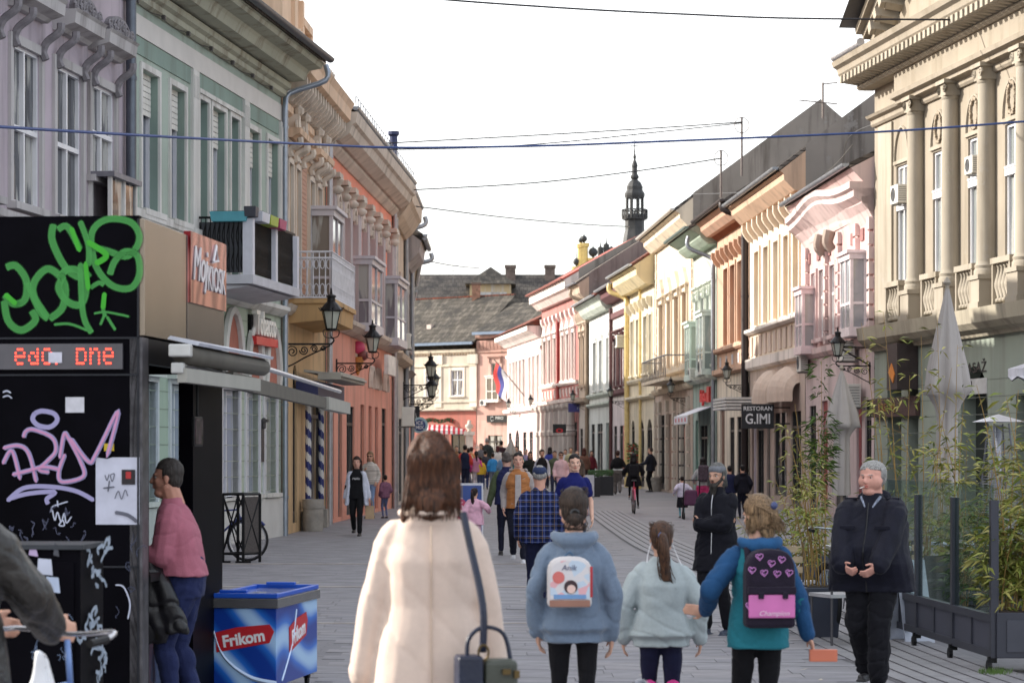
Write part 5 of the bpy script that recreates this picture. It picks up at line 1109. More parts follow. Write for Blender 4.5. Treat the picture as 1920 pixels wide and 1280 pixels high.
        if st in ('ponytail','bun','lowtail'):
            root=hp(0,-.108,.03 if st!='lowtail' else -.02); q=MB(); cband=hair[3] if len(hair)>3 else (60,60,90)
            q.tube([root+V(.022*math.cos(a),0,.022*math.sin(a)) for a in np.linspace(0,6.28,12)],.009*k,6); q.build('hair_band',mat(cband,.5),ho,smooth=True)
            b=MB()
            if st=='ponytail':
                pts=smoothpath([root,root+V(0,-.045,-.01),root+V(.01,-.055,-.10),root+V(.018,-.035,-.22),root+V(.03,-.03,-.33)],4); b.tube(pts,[.02*k+.022*k*math.sin(min(1,j/9)*1.4)*(1-.55*max(0,j-9)/8) for j in range(len(pts))],10)
                sp=[[root+V(rnd.uniform(-.015,.015),-.04,rnd.uniform(-.02,.01)),root+V(rnd.uniform(-.04,.05),-.06+rnd.uniform(-.02,.02),-.12),root+V(rnd.uniform(-.03,.07),-.04,-.25+rnd.uniform(-.03,.03)),root+V(rnd.uniform(-.0,.10),-.04,rnd.uniform(-.40,-.30))] for _ in range(46)]
            elif st=='lowtail':
                ell(b,root+V(0,-.03,-.035),.042*k,.03*k,.04*k); sp=[[root,root+V(rnd.uniform(-.05,.05),-.05,-.02),root+V(rnd.uniform(-.075,.075),-.05,-.075),root+V(rnd.uniform(-.08,.08),-.04,-.10)] for _ in range(50)]
            else: ell(b,root+V(0,-.015,.0),.045*k,.035*k,.042*k); sp=[]
            me=remesh(b,max(vox*.75,.007),2,folds(.004*k,20,5,seed)); me.materials.append(hm_); child('tail',me,ho)
            if sp and vox<.02: strands(sp)
            if vox<.014: strands([[hp(rnd.uniform(-.07,.07),.04,.09+rnd.uniform(-.02,.02)),hp(rnd.uniform(-.095,.095),-.03,rnd.uniform(.04,.13)),root+V(rnd.uniform(-.02,.02),0,rnd.uniform(-.02,.02))] for _ in range(60)],.0028)
        if st=='long' and vox<.014:
            strands([[hp(a_:=rnd.uniform(-.05,.05),b_:=rnd.uniform(-.07,.045),.042+.102*math.sqrt(max(0,1-(a_/.089)**2-((b_+.016)/.102)**2))),hp(sx*(x_:=rnd.uniform(.0,.09)),-.118+x_*.35,.055),hp(sx*x_*1.12,-.126+x_*.3,-.03),V(sx*min(.11,x_*1.25),-.135+x_*.3,rnd.uniform(1.395,1.45))] for sx in (-1,1) for _ in range(150)],.0022)
        if st in ('shag',) and vox<.02: strands([[hp(sx*.07,0,.08),hp(sx*.10,-.01,0),hp(sx*rnd.uniform(.08,.11),rnd.uniform(-.05,.03),rnd.uniform(-.13,-.08))] for sx in (-1,1) for _ in range(30)])
    if beard:
        b=MB(); L_=beard[1]; 
        for sx in (-1,1): capsule(b,hp(sx*.062,.018,-.03),hp(sx*.03,.072,-.085),.018*k,.024*k,8)
        ell(b,hp(0,.074,-.092),.042*k,.034*k,.032*k,Hm); capsule(b,hp(0,.075,-.10),hp(0,.085,-.10-L_),.045*k,.022*k); capsule(b,hp(-.024,.098,-.046),hp(.024,.098,-.046),.008*k,.008*k,6)
        me=remesh(b,.007,1,folds(.006*k,18,8,seed)); me.materials.append(hairmat(beard[0],beard[2] if len(beard)>2 else None)); child('beard',me,t)
    if cap:
        b=MB(); ell(b,hp(0,-.012,.048),.088*k,.102*k,.078*k,Hm,18,12); 
        me=remesh(b,.008,2); cm_=cloth(cap); me.materials.append(cm_); o=child('cap',me,t)
        co=np.array([v.co for v in me.vertices]); 
        for v in me.vertices:
            q_=Hm.transposed()@(v.co-hc); 
            if q_.z<.022*k: q_.z=.022*k; v.co=hc+Hm@q_
        q=MB(); ell(q,hp(0,.115,.034),.066*k,.06*k,.007*k,Hm); q.build('peak',cm_,o,smooth=True)
    return dict(t=t,k=k,hp=hp,wp=wp,el=el,SH=SH,V=V,body=body,ly=ly)
print('people lib ok')
def plaid():
    m,t,b=_base('plaid_flannel',.85,0,.2); n=t.nodes; L=t.links.new; tcn=n.new('ShaderNodeTexCoord'); sp=n.new('ShaderNodeSeparateXYZ'); L(tcn.outputs['Object'],sp.inputs[0])
    def band(src,per,lo,hi,ph=0):
        a=n.new('ShaderNodeMath'); a.operation='MULTIPLY_ADD'; a.inputs[1].default_value=1/per; a.inputs[2].default_value=ph; L(src,a.inputs[0]); f_=n.new('ShaderNodeMath'); f_.operation='FRACT'; L(a.outputs[0],f_.inputs[0])
        g1=n.new('ShaderNodeMath'); g1.operation='GREATER_THAN'; g1.inputs[1].default_value=lo; L(f_.outputs[0],g1.inputs[0]); g2=n.new('ShaderNodeMath'); g2.operation='LESS_THAN'; g2.inputs[1].default_value=hi; L(f_.outputs[0],g2.inputs[0]); q=n.new('ShaderNodeMath'); q.operation='MULTIPLY'; L(g1.outputs[0],q.inputs[0]); L(g2.outputs[0],q.inputs[1]); return q.outputs[0]
    X,Z=sp.outputs['X'],sp.outputs['Z']; col=None
    def mixc(fac,c,prev,st):
        q=n.new('ShaderNodeMath'); q.operation='MULTIPLY'; q.inputs[1].default_value=st; L(fac,q.inputs[0]); m_=n.new('ShaderNodeMixRGB'); L(q.outputs[0],m_.inputs[0]); 
        if prev is None: m_.inputs[1].default_value=lin((30,42,100))
        else: L(prev,m_.inputs[1])
        m_.inputs[2].default_value=lin(c); return m_.outputs[0]
    c=mixc(band(X,.065,.0,.45),(20,26,48),None,.8); c=mixc(band(Z,.065,.0,.45),(18,24,48),c,.7)
    c=mixc(band(X,.065,.68,.75),(120,132,170),c,.7); c=mixc(band(Z,.065,.68,.75),(120,132,170),c,.7); c=mixc(band(X,.13,.20,.235),(150,124,72),c,.6); c=mixc(band(Z,.13,.20,.235),(150,124,72),c,.6)
    L(c,b.inputs['Base Color']); return m
# ---- nearest: woman in the cream coat
COAT=cloth((212,192,178),.9,var=.03,bump=.15,scale=45,sheen=.2)
w1=person('woman with long brown hair in a cream wool coat, seen from behind',806,478,1.80,4,top=dict(name='coat',m=COAT,hem=.52,th=.016,flare=.05,sr=.058,cr=.88,cuff=1.0,collar='lapel',fold=.007,fx=3,fz=4),
  legs=dict(m=cloth((50,48,56))),hair=('long',(64,38,28),(140,88,58)),skin=(205,160,140),wr=[(-.25,.06,.80),(.25,.08,.80)],vox=.012,female=True,face=True,head=(6,0),seed=5,poles=[(-1,-.6,0),(1,-.6,0)])
k=w1['k']; V=w1['V']; t=w1['t']
q=MB(); q.tube(smoothpath([V(.0,-.125,1.38),V(.0,-.148,1.25),V(.0,-.135,1.08),V(.0,-.16,.85),V(.0,-.19,.6)],4),.0035,5); q.build('seam',mat((190,168,150),.9),t)
bag=thing('handbag','dark blue and grey green leather handbag on a long blue shoulder strap','handbag',w1['t'].location+Vector((.21,-.24,-.09)),R(10))
LTH=mat((16,26,50),.4,var=.2,scale=12,bump=.2); LTG=mat((62,66,58),.45,var=.15,scale=12,bump=.2)
q=MB(); q.obox((-.055,0,.93),.10,.13,.26,taper=.96); q.build('front_panel',LTH,bag,bevel=.012); q=MB(); q.obox((.065,.0,.92),.14,.12,.25,taper=.9); q.build('pouch',LTG,bag,bevel=.02)
q=MB(); q.tube(smoothpath([(-.06,.10,1.60),(-.045,.06,1.5),(.0,.0,1.25),(.0,0,1.07)],5),[.015]*16,6); q.tube(smoothpath([(-.06,0,1.04),(-.055,0,1.12),(.0,0,1.165),(.08,0,1.14),(.11,0,1.03)],5),.009,6); q.build('strap',LTH,bag,smooth=True)
q=MB(); q.tube([(.0+.02*math.cos(a),-.02,1.07+.03*math.sin(a)) for a in np.linspace(0,6.28,12)],.005,5); q.obox((.08,-.07,1.0),.03,.02,.02); q.obox((.12,-.07,.99),.02,.02,.03); q.build('buckle',mat((96,80,50),.4,.7),bag)
# ---- girl in blue hoodie
HOOD=cloth((112,128,148),.9,var=.06,bump=.35,scale=60,sheen=.4)
g1=person('girl in a pale blue hoodie seen from behind with a small printed backpack',1076,350,1.54,2,top=dict(name='hoodie',m=HOOD,hem=.80,th=.020,blouson=True,sr=.053,cr=.82,collar='hood',fold=.011,fx=6,fz=8),legs=dict(name='leggings',m=cloth((24,24,28)),r=-.006),
  hair=('lowtail',(54,42,38),(96,76,64),(50,50,52)),wr=[(-.215,.02,.86),(.225,.02,.84)],stride=.12,vox=.010,female=True,seed=2,poles=[(-.8,-.9,0),(.8,-.9,0)],wf=1.0)
def backpack(owner,label,w_,h_,zc,xo,yo,mats,deep=.11):
    t=owner['t']; bp=thing('backpack',label,'backpack',t.location,t.rotation_euler.z)
    pts=[(xo-w_/2,zc-h_/2),(xo+w_/2,zc-h_/2)]+[(xo+w_/2*math.copysign(abs(math.cos(a))**.7,math.cos(a)),zc+h_*.18+h_*.32*abs(math.sin(a))**.8) for a in np.linspace(0.02,math.pi-.02,11)]
    q=MB(); q.slab(pts,yo-deep,yo); q.build('shell',mats[0],bp,bevel=.022); return bp
def prt(c1,c2,c3):
    m,t,b=_base('printed_cloth',.5); n=t.nodes; L=t.links.new; tcn=n.new('ShaderNodeTexCoord'); v=n.new('ShaderNodeTexVoronoi'); v.inputs['Scale'].default_value=26; L(tcn.outputs['Object'],v.inputs['Vector']); r=n.new('ShaderNodeValToRGB'); r.color_ramp.interpolation='CONSTANT'
    e=r.color_ramp.elements; e[0].color=lin(c1); e[1].position=.55; e[1].color=lin(c2); x=e.new(.78); x.color=lin(c3); sp=n.new('ShaderNodeSeparateXYZ'); L(v.outputs['Color'],sp.inputs[0]); L(sp.outputs['X'],r.inputs[0]); L(r.outputs[0],b.inputs['Base Color']); return m
yb=-.150
bp=backpack(g1,'small white backpack with printed doll picture and brown base on the blue hoodie',.235,.27,1.06,-.035,yb,[mat((205,200,200),.5,var=.05)],.085)
yf=yb-.085
q=MB(); q.box(-.142,.072,yf-.008,yf-.001,.93,.965); q.build('base_strip',mat((150,108,92),.5),bp,bevel=.003)
pts=[(-.138,.97),(.068,.97)]+[(-.035+.103*math.copysign(abs(math.cos(a))**.7,math.cos(a)),1.09+.085*abs(math.sin(a))**.8) for a in np.linspace(0.02,math.pi-.02,11)]
q=MB(); q.slab(pts,yf-.006,yf-.001); q.build('print',prt((214,210,212),(190,206,222),(222,170,176)),bp)
q=MB(); q.lathe([(.036,-.001),(.036,.001)],(0,0,0),16); q.xf(Matrix.Translation((-.03,yf-.008,1.035))@Matrix.Rotation(R(90),4,'X')); q.build('print',mat((58,38,44),.6),bp)
q=MB(); q.lathe([(.023,-.001),(.023,.001)],(0,0,0),14); q.xf(Matrix.Translation((-.028,yf-.011,1.024))@Matrix.Rotation(R(90),4,'X')); q.build('print',mat((228,196,186),.6),bp)
q=MB(); q.lathe([(.032,-.001),(.032,.001)],(0,0,0),16); q.xf(Matrix.Translation((-.095,yf-.008,1.085))@Matrix.Rotation(R(90),4,'X')); q.build('print',mat((206,110,104),.6),bp)
q=MB(); q.box(-.12,.05,yf-.009,yf-.007,.972,.995); q.build('print',mat((110,150,196),.6),bp)
q=MB(); q.obox((.079,yb-.045,1.06),.014,.07,.16); q.build('side_panel',mat((176,44,54),.5),bp); q=MB(); q.tube(smoothpath([(-.06,yb-.03,1.19),(-.035,yb-.04,1.215),(-.01,yb-.03,1.19)],4),.006,5); q.build('handle',mat((70,100,130),.5),bp)
text('lettering','Anik',mat((70,76,110),.5),bp,(-.04,yf-.008,1.135),.042,ext=.0008,shear=.2)
# ---- girl with ponytail
g2=person('girl with a long brown ponytail in a pale mint sweatshirt',1240,327,1.335,0,top=dict(name='sweatshirt',m=cloth((172,182,184),.9,var=.05,bump=.3,scale=60),hem=.80,th=.026,blouson=True,sr=.062,cr=.80,collar='round',fold=.011),legs=dict(name='leggings',m=cloth((30,32,58)),r=-.002),
  hair=('ponytail',(62,44,38),(130,88,62),(76,110,170)),wr=[(-.275,.04,.86),(.285,.02,.86)],stride=.1,vox=.009,female=True,seed=9,poles=[(-1,-.6,0),(1,-.6,0)],wf=1.12)
t=g2['t']; k=g2['k']
for sx in (-1,1):
    q=MB(); capsule(q,(sx*.085*k,0,.50*k),(sx*.085*k,0,.10),.062*k,.045*k); q.build('legging_panel',cloth((206,66,140)),t,smooth=True)
q=MB(); V=g2['V']; q.tube(smoothpath([V(.075,-.02,1.56),V(.11,-.05,1.47),V(.14,-.11,1.40)],5),.0028,5); q.tube(smoothpath([V(-.075,-.02,1.56),V(-.10,-.05,1.48),V(-.11,-.09,1.42)],5),.0028,5); o=q.build('earphone_cord',mat((225,225,230),.4),None); tag(o,'white earphone cord looping over the shoulders of the ponytail girl','earphones'); o.location=t.location
# ---- girl with teal top and dark backpack
TEAL=cloth((40,116,130),.85,var=.06,bump=.3,scale=50)
g3=person('girl in a teal and blue sports top with a dark heart printed backpack',1421,347,1.50,6,top=dict(name='sports_top',m=TEAL,hem=.78,th=.014,sr=.048,cr=.72,collar='hood',fold=.008,hm=cloth((40,84,128)),cuff=.99),legs=dict(name='leggings',m=cloth((20,20,24)),r=.0),
  hair=('shag',(140,104,72),(214,176,132)),wr=[(-.30,.12,1.00),(.34,.04,.80)],handd=[(-.75,.3,.05),(.35,.1,-.8)],curl=[.15,.5],stride=.1,vox=.009,female=True,seed=11,poles=[(-.6,-.9,-.3),(1,-.5,0)],head=(32,-8))
t=g3['t']; k=g3['k']; V=g3['V']; b=MB(); BLU=cloth((36,76,118),.85)
for i in (0,1):
    capsule(b,g3['SH'][i]-V(0,0,.010),g3['el'][i],.069*k,.064*k); capsule(b,g3['el'][i],g3['el'][i].lerp(g3['wp'][i],.99),.064*k,.050*k)
me=remesh(b,.011,3,folds(.007,6,9,4)); me.materials.append(BLU); child('sleeve',me,t)
b=MB(); hp=g3['hp']; ell(b,hp(0,-.12,.015),.035*k,.03*k,.03*k); capsule(b,hp(0,-.10,.01),hp(.045,-.13,-.10),.05*k,.022*k); ell(b,hp(0,-.02,.04),.092*k,.106*k,.098*k); ell(b,hp(0,-.06,-.03),.08*k,.07*k,.085*k)
me=remesh(b,.008,3,folds(.006,20,8,3)); me.materials.append(hairmat((140,104,72),(214,176,132))); ho=child('hair',me,t)
q=MB(); rnd=random.Random(4)
for _ in range(70): q.tube(smoothpath([hp(rnd.uniform(-.06,.06),.02,.135),hp(rnd.uniform(-.095,.095),-.08,.06),hp(rnd.uniform(-.03,.03),-.15,.0),hp(rnd.uniform(.0,.09),-.15+rnd.uniform(-.02,.02),-.10+rnd.uniform(-.04,.03))],3),.003,4,r1=.001)
o=q.build('strands',hairmat((160,120,84),(226,188,144)),ho,smooth=True); o['kind']='stuff'
q=MB(); ell(q,hp(.0,-.155,.045),.02,.015,.022); q.build('hair_clip',mat((70,80,120),.3,.3),ho,smooth=True)
BD=cloth((36,30,44),.8,var=.12)
bp=backpack(g3,'dark purple backpack with pink heart outlines and a pink front pocket',.265,.42,1.02,.02,-.135,[BD],.13); yf=-.135-.13
q=MB(); q.box(-.105,.145,yf-.018,yf-.001,.865,.99); q.build('pocket',mat((206,112,176),.45,var=.08,scale=8),bp,bevel=.008)
q=MB(); q.box(-.11,.15,yf-.024,yf-.0,.993,1.03); q.obox((-.04,yf-.026,.985),.03,.01,.035); q.obox((.09,yf-.026,.985),.03,.01,.035); q.build('flap',BD,bp,bevel=.004)
text('lettering','Champion',mat((230,205,222),.5),bp,(.03,yf-.021,.89),.036,ext=.0008,shear=.3,sx=1.1)
PK=mat((206,140,206),.5); hr=[]
for t_ in np.linspace(0,2*math.pi,17)[:-1]: hr.append((16*math.sin(t_)**3/17.,(13*math.cos(t_)-5*math.cos(2*t_)-2*math.cos(3*t_)-math.cos(4*t_))/17.))
hq=MB(); hq.tube([(a*.021,0,b_*.021) for a,b_ in hr],.0022,4,close=True); hq.tube([(.008*math.cos(a)-.002,0,.008*math.sin(a)) for a in np.linspace(.8,5.5,8)],.0018,4); hme=hq.mesh('heart',PK)
for (x,z) in ((-.045,1.19),(.075,1.175),(-.085,1.12),(-.02,1.105),(.05,1.10),(.115,1.105),(.02,1.155),(-.10,.93)): child('heart',hme,bp,(x,yf-.003,z),(0,R(rnd.uniform(-12,12)),0))
for sx in (-1,1): q=MB(); q.tube(smoothpath([V(sx*.09,-.15,1.31),V(sx*.09,-.10,1.40),V(sx*.095,.03,1.425),V(sx*.11,.12,1.33)],4),.020*k,8); q.build('shoulder_strap',BD,bp,smooth=True)
ob=thing('orange_box','small flat orange box held low in the hand of the teal topped girl','box',t.location+Matrix.Rotation(R(6),3,'Z')@Vector((.345*k+.0,.0,.80*k-.065)),R(0))
q=MB(); q.box(-.02,.13,-.012,.03,-.03,.035); q.build('carton',mat((206,116,88),.5,var=.05),ob,bevel=.003)
# ---- bearded man
DK=cloth((26,26,34),.85,var=.15)
m1=person('bearded man with long grey hair in black clothes standing with folded arms',1345,197,1.62,152,top=dict(m=DK,hem=.64,th=.03,flare=.06,sr=.066,collar='stand',fold=.010,zip=mat((170,170,175),.3,.7)),legs=dict(m=cloth((22,22,28)),r=.02),hair=('shag',(112,112,110),(172,170,164)),beard=((40,34,32),.11,(96,88,82)),
  skin=(196,152,130),wr=[(.115,.19,1.12),(-.10,.15,1.16)],poles=[(-.8,.1,-1),(.8,.1,-1)],handd=[(.5,-.75,.1),(-.5,-.8,.0)],vox=.009,seed=21,head=(-6,-2),shoe=(50,58,76),wf=1.05,legspread=.03)
hp=m1['hp']; b=MB(); ell(b,hp(0,-.012,.062),.090*m1['k'],.102*m1['k'],.062*m1['k']); me=remesh(b,.008,2); me.materials.append(cloth((120,122,128))); child('headband',me,m1['t'])
# ---- heavy man in dark jacket
NV=cloth((22,23,36),.7,var=.2,scale=14)
m2=person('heavy grey haired man in a dark navy jacket and black trousers, cigarette in mouth',1636,256,1.665,158,top=dict(m=NV,hem=.74,th=.04,flare=.0,sr=.084,cr=.80,cuff=.93,collar='stand',fold=.008,fx=4,fz=5,zip=mat((12,12,16),.4)),legs=dict(m=cloth((20,20,26)),r=.035,fold=.010),hair=('crop',(230,226,220),(250,248,244)),
  skin=(210,156,140),wr=[(-.13,.36,.93),(.14,.36,.93)],handd=[(.5,.4,-.45),(-.5,.4,-.35)],curl=[.45,.8],poles=[(-1,-.3,.1),(1,-.3,.1)],vox=.009,wf=1.62,belly=.10,seed=33,head=(-16,-2),stride=.30)
q=MB(); hp=m2['hp']; q.tube([hp(.012,.092,-.06),hp(.02,.15,-.07)],.004,6); o=q.build('cigarette',mat((225,220,210),.6)); o.parent=None; tag(o,'white cigarette between the lips of the heavy grey haired man','cigarette'); o.location=m2['t'].location; o.rotation_euler=m2['t'].rotation_euler
V=m2['V']; q=MB(); 
for sx in (-1,1): q.obox(V(sx*.13,.235,1.22),.12*m2['k'],.012,.03); 
for sx in (-1,1): q.obox(V(sx*.16,.0,1.432),.10,.05,.014)
q.build('pocket_flap',NV,m2['t'],bevel=.004)
b=MB(); 
for sx in (-1,1): capsule(b,V(sx*.07,.05,1.44),V(sx*.03,.115,1.37),.014,.009)
me=remesh(b,.007,2); me.materials.append(mat((130,138,156),.7,var=.5,scale=60)); child('shirt_collar',me,m2['t'])
b=MB(); ell(b,V(0,-.07,1.44),.13,.08,.06); me=remesh(b,.01,2,folds(.008,12,12)); me.materials.append(NV); child('hood',me,m2['t'])
# ---- man in plaid shirt
m3=person('older man in a navy cap and blue plaid shirt walking away',1012,172,1.585,0,top=dict(name='shirt',m=plaid(),hem=.80,th=.022,sr=.064,cr=.75,fold=.008,collar='round'),legs=dict(m=cloth((30,34,62)),r=.022),hair=('fringe',(205,200,196)),cap=(50,60,90),wr=[(-.25,-.02,.88),(.24,.06,.84)],stride=.5,vox=.012,wf=1.12,seed=14,skin=(200,150,130))
# ---- men walking towards us
m4=person('young man in a tan quilted vest over a grey hoodie walking towards the camera',972,120,1.72,178,top=dict(name='hoodie',m=cloth((168,160,158)),hem=.86,th=.018,sr=.060,collar='hood',fold=.008),top2=dict(name='vest',m=cloth((170,112,66),.6,var=.12),hem=.84,th=.022,sleeve=None,sr=.03,fold=.012,fx=3,fz=16),
  legs=dict(m=cloth((26,28,42)),r=.015),hair=('crop',(36,30,28)),shoe=(200,200,205),wr=[(-.23,.04,.86),(.23,.0,.86)],stride=.35,vox=.010,seed=41,skin=(214,166,146))
V=m4['V']; q=MB(); q.slab([(-.05,.87),(.05,.87),(.045,1.38),(-.045,1.38)],.145,.166); q.build('shirt_front',cloth((178,170,168)),m4['t'],bevel=.006)
m5=person('smiling young man in a dark blue t-shirt walking towards the camera',1077,140,1.70,186,top=dict(name='t_shirt',m=cloth((26,32,96),.8,var=.06),hem=.88,th=.012,sleeve='short',sr=.060,collar='round',fold=.006),legs=dict(m=cloth((60,64,80))),hair=('crop',(34,28,28)),wr=[(-.23,.06,.86),(.23,.06,.86)],stride=.3,vox=.010,seed=42,skin=(222,178,156),wf=1.05)
m6=person('bald man in a navy vest with green sleeves leading a small girl by the hand',950,112,1.72,4,top=dict(name='shirt',m=cloth((74,84,60)),hem=.86,th=.016,sr=.06),top2=dict(name='vest',m=cloth((34,38,74)),hem=.84,th=.02,sleeve=None,sr=.03,collar='stand'),legs=dict(m=cloth((30,32,50)),r=.01),hair=('fringe',(120,108,104)),wr=[(-.30,.04,.80),(.2,.1,.84)],stride=.3,vox=.014,seed=43,skin=(190,148,132))
m7=person('small girl with plaited dark hair in a pink jacket held by the hand',890,112,1.12,-6,top=dict(m=cloth((226,176,196),.8),hem=.78,th=.035,sr=.07,fold=.012),legs=dict(m=cloth((196,160,176)),r=.01),hair=('ponytail',(58,42,38),None,(200,90,130)),wr=[(-.26,.04,.9),(.36,.05,1.12)],stride=.2,vox=.012,female=True,seed=44,wf=1.15,head=(-30,0))
# ---- left side
m8=person('woman in black top and trousers with an open pale cardigan walking towards the camera',669,91,1.62,176,top=dict(name='top',m=cloth((22,22,26)),hem=.80,th=.014,sr=.05,collar=None),legs=dict(m=cloth((20,20,24)),r=.014),hair=('long',(70,42,36)),wr=[(-.28,.05,.84),(.26,.02,.82)],stride=.4,vox=.012,female=True,seed=51,skin=(206,158,142),wf=1.12)
V=m8['V']; k=m8['k']; b=MB()
for i,sx in enumerate((-1,1)):
    capsule(b,m8['SH'][i]-V(0,0,.01),m8['el'][i],.068*k,.062*k); capsule(b,m8['el'][i],m8['wp'][i],.062*k,.05*k)
    loft(b,[(z*k,.055*k,(.12+.03*(1.4-z))*k,sx*(x_)*k,-.01) for z,x_ in ((.66,.21),(.85,.19),(1.1,.165),(1.3,.165),(1.40,.12))],12)
loft(b,[(z*k,(.19+.03*(1.3-z))*k,.035*k,0,-.12*k) for z in (.66,.85,1.1,1.3,1.38)],16)
me=remesh(b,.012,3,folds(.008,6,6,6)); me.materials.append(cloth((196,200,216),.85)); child('cardigan',me,m8['t'])
text('lettering','Hello',mat((220,220,225),.5),m8['t'],(-0.0,.150,1.24*k),.07,rot=(R(90),0,R(180)),ext=.001,shear=.3)
bg_=thing('paper_bag','small brown paper bag carried by the woman in the pale cardigan','bag',m8['t'].location+Vector((.27,-.02,.5)),0); q=MB(); q.box(-.09,.09,-.04,.04,-.15,.12); q.tube(smoothpath([(-.05,0,.12),(-.04,0,.22),(.04,0,.22),(.05,0,.12)],4),.006,4); q.build('sack',mat((176,150,120),.8,var=.1),bg_)
person('blonde woman in a grey striped sweater and pale jeans with sunglasses',694,72,1.72,170,top=dict(name='sweater',m=mat((190,186,180),.9,var=.45,scale=2.2,stretch=(.2,.2,14),bump=.2),hem=.86,th=.02,sr=.056),legs=dict(name='jeans',m=cloth((128,152,190))),hair=('long',(186,150,110)),wr=[(-.20,.12,.92),(.10,.26,1.22)],vox=.014,female=True,glasses=True,seed=52,face=True)
person('child in a patterned purple shirt standing by the brown doorway',722,72,1.12,30,top=dict(name='shirt',m=mat((120,80,104),.8,var=.5,scale=30),hem=.8,th=.03,sr=.06),legs=dict(m=cloth((96,104,140))),hair=('bun',(52,36,32)),wr=[(-.2,.1,.9),(.2,.1,.95)],vox=.016,seed=53)
BAGM=cloth((44,34,44))
# ---- man at the kiosk
m9=person('man in a pink shirt and dark blue trousers leaning to the kiosk counter',350,287,1.69,86,top=dict(name='shirt',m=cloth((172,104,120),.8,var=.06),hem=.94,th=.026,sr=.070,cr=.75,cuff=.88,collar='round',fold=.007,blouson=False),legs=dict(m=cloth((38,46,84),.8),r=.018),hair=('crop',(84,76,72)),
  wr=[(-.13,.36,1.10),(.14,.34,1.06)],handd=[(0,1,.1),(0,1,0)],poles=[(-.3,-.3,-1),(.3,-.3,-1)],vox=.009,wf=1.18,belly=.03,seed=61,skin=(190,138,118),lean=.18,stride=.12)
V=m9['V']; jk=thing('draped_jacket','black jacket hanging folded over the forearm of the man in the pink shirt','jacket',m9['t'].location,m9['t'].rotation_euler.z)
b=MB(); loft(b,[(.50,.06,.10,-.16,.20),(.62,.10,.14,-.17,.20),(.8,.11,.15,-.18,.22),(.98,.10,.13,-.18,.25),(1.07,.07,.10,-.17,.27)],16); loft(b,[(.58,.05,.07,-.2,.02),(.7,.06,.10,-.21,.08),(.9,.07,.10,-.21,.16),(1.0,.05,.08,-.2,.22)],14)
me=remesh(b,.010,2,folds(.022,6,7,8)); me.materials.append(mat((24,23,26),.35,var=.2,bump=.3,scale=20)); child('jacket_body',me,jk)
sb=thing('shoulder_bag','black zipped bag held under the arm of the man in the pink shirt','bag',m9['t'].location,m9['t'].rotation_euler.z)
q=MB(); q.obox((-.2,.35,1.14),.10,.20,.27,Matrix.Rotation(R(-18),3,'X')); q.build('pouch',mat((20,20,22),.5,bump=.3,scale=20),sb,bevel=.03); q=MB(); q.tube([(-.255,.28,1.06),(-.255,.40,1.20)],.006,5); q.build('zip',mat((150,150,152),.3,.6),sb)
# ---- man at the left edge
m10=person('man in a dark leather jacket pushing a bicycle at the left edge',-92,480,1.78,-24,top=dict(m=mat((40,38,36),.36,var=.3,scale=9,bump=.6),hem=.80,th=.035,flare=.05,sr=.072,cr=.75,cuff=.95,collar='stand',fold=.010,fx=5,fz=6),legs=dict(m=cloth((48,46,50)),r=.03,fold=.01),hair=('short',(60,50,46)),
  wr=[(-.1,.40,.98),(.20,.36,.985)],handd=[(0,1,-.1),(.35,.9,-.1)],curl=.75,poles=[(-1,-.6,-.3),(1,-.6,-.3)],vox=.011,seed=71,stride=.2)
# ---- right, middle distance
m11=person('woman in a black coat cycling away on a pink city bicycle',1188,67,1.60,0,top=dict(name='coat',m=cloth((24,24,28)),hem=.72,th=.03,flare=.12,sr=.064,fold=.01),legs=dict(m=cloth((22,22,26)),r=-.005),hair=('long',(30,26,26)),wr=[(-.27,.36,1.05),(.27,.36,1.05)],hipz=.98,ank=[(-.12,.12,.42),(.14,.10,.14)],vox=.016,female=True,seed=81,z0=.08)
q=MB(); q.obox((0,-.2,1.12),.24,.12,.34); o=q.build('small_backpack',cloth((30,30,34)),None,bevel=.04); o.name='backpack'; o.location=m11['t'].location; tag(o,'black backpack worn by the woman riding the pink bicycle','backpack')
m13=person('woman with a bun in a black jacket and grey wide trousers walking away',1158,46.5,1.76,-2,top=dict(m=cloth((26,25,28)),hem=.98,th=.03,sr=.06),legs=dict(m=cloth((110,104,102)),r=.03),hair=('bun',(90,54,44)),wr=[(-.22,.04,.9),(.2,.2,1.1)],vox=.016,female=True,stride=.3,seed=82)
q=MB(); q.obox((0,0,1.0),.40,.26,.07); q.build('shirt_hem',cloth((220,220,222)),m13['t'],bevel=.02)
person('tall bald man in a long dark jacket facing the woman in grey trousers',1220,44,1.90,60,top=dict(m=cloth((38,40,50)),hem=.80,th=.03,flare=.06,sr=.064),legs=dict(m=cloth((28,28,32))),hair=('fringe',(90,70,62)),wr=[(-.25,.30,1.05),(.22,.0,.85)],vox=.016,seed=83)
person('toddler in a white jumper with a black jacket tied round the waist',1279,71.5,1.08,8,top=dict(name='jumper',m=cloth((206,200,218)),hem=.85,th=.04,sr=.06),legs=dict(m=cloth((110,176,190)),skirt=.42,sm=cloth((28,28,34))),hair=('crop',(38,28,26)),wr=[(-.34,.0,1.0),(.30,.1,1.1)],vox=.014,wf=1.1,seed=84)
m12=person('woman in a black hood with a patterned backpack and bright pink trousers',1318,70,1.56,-8,top=dict(name='shirt',m=cloth((176,176,176)),hem=.9,th=.02,sr=.058),legs=dict(m=cloth((202,66,118),.6),r=.045,fold=.012),hair=('long',(24,22,24)),wr=[(-.28,.25,1.0),(.2,.3,1.0)],vox=.014,female=True,seed=85,legspread=.06)
q=MB(); q.obox((0,-.2,1.15),.28,.15,.44); o=q.build('backpack',mat((70,56,66),.7,var=.8,scale=22),None,bevel=.05); o.location=m12['t'].location; tag(o,'black and pink patterned backpack on the woman in pink trousers','backpack')
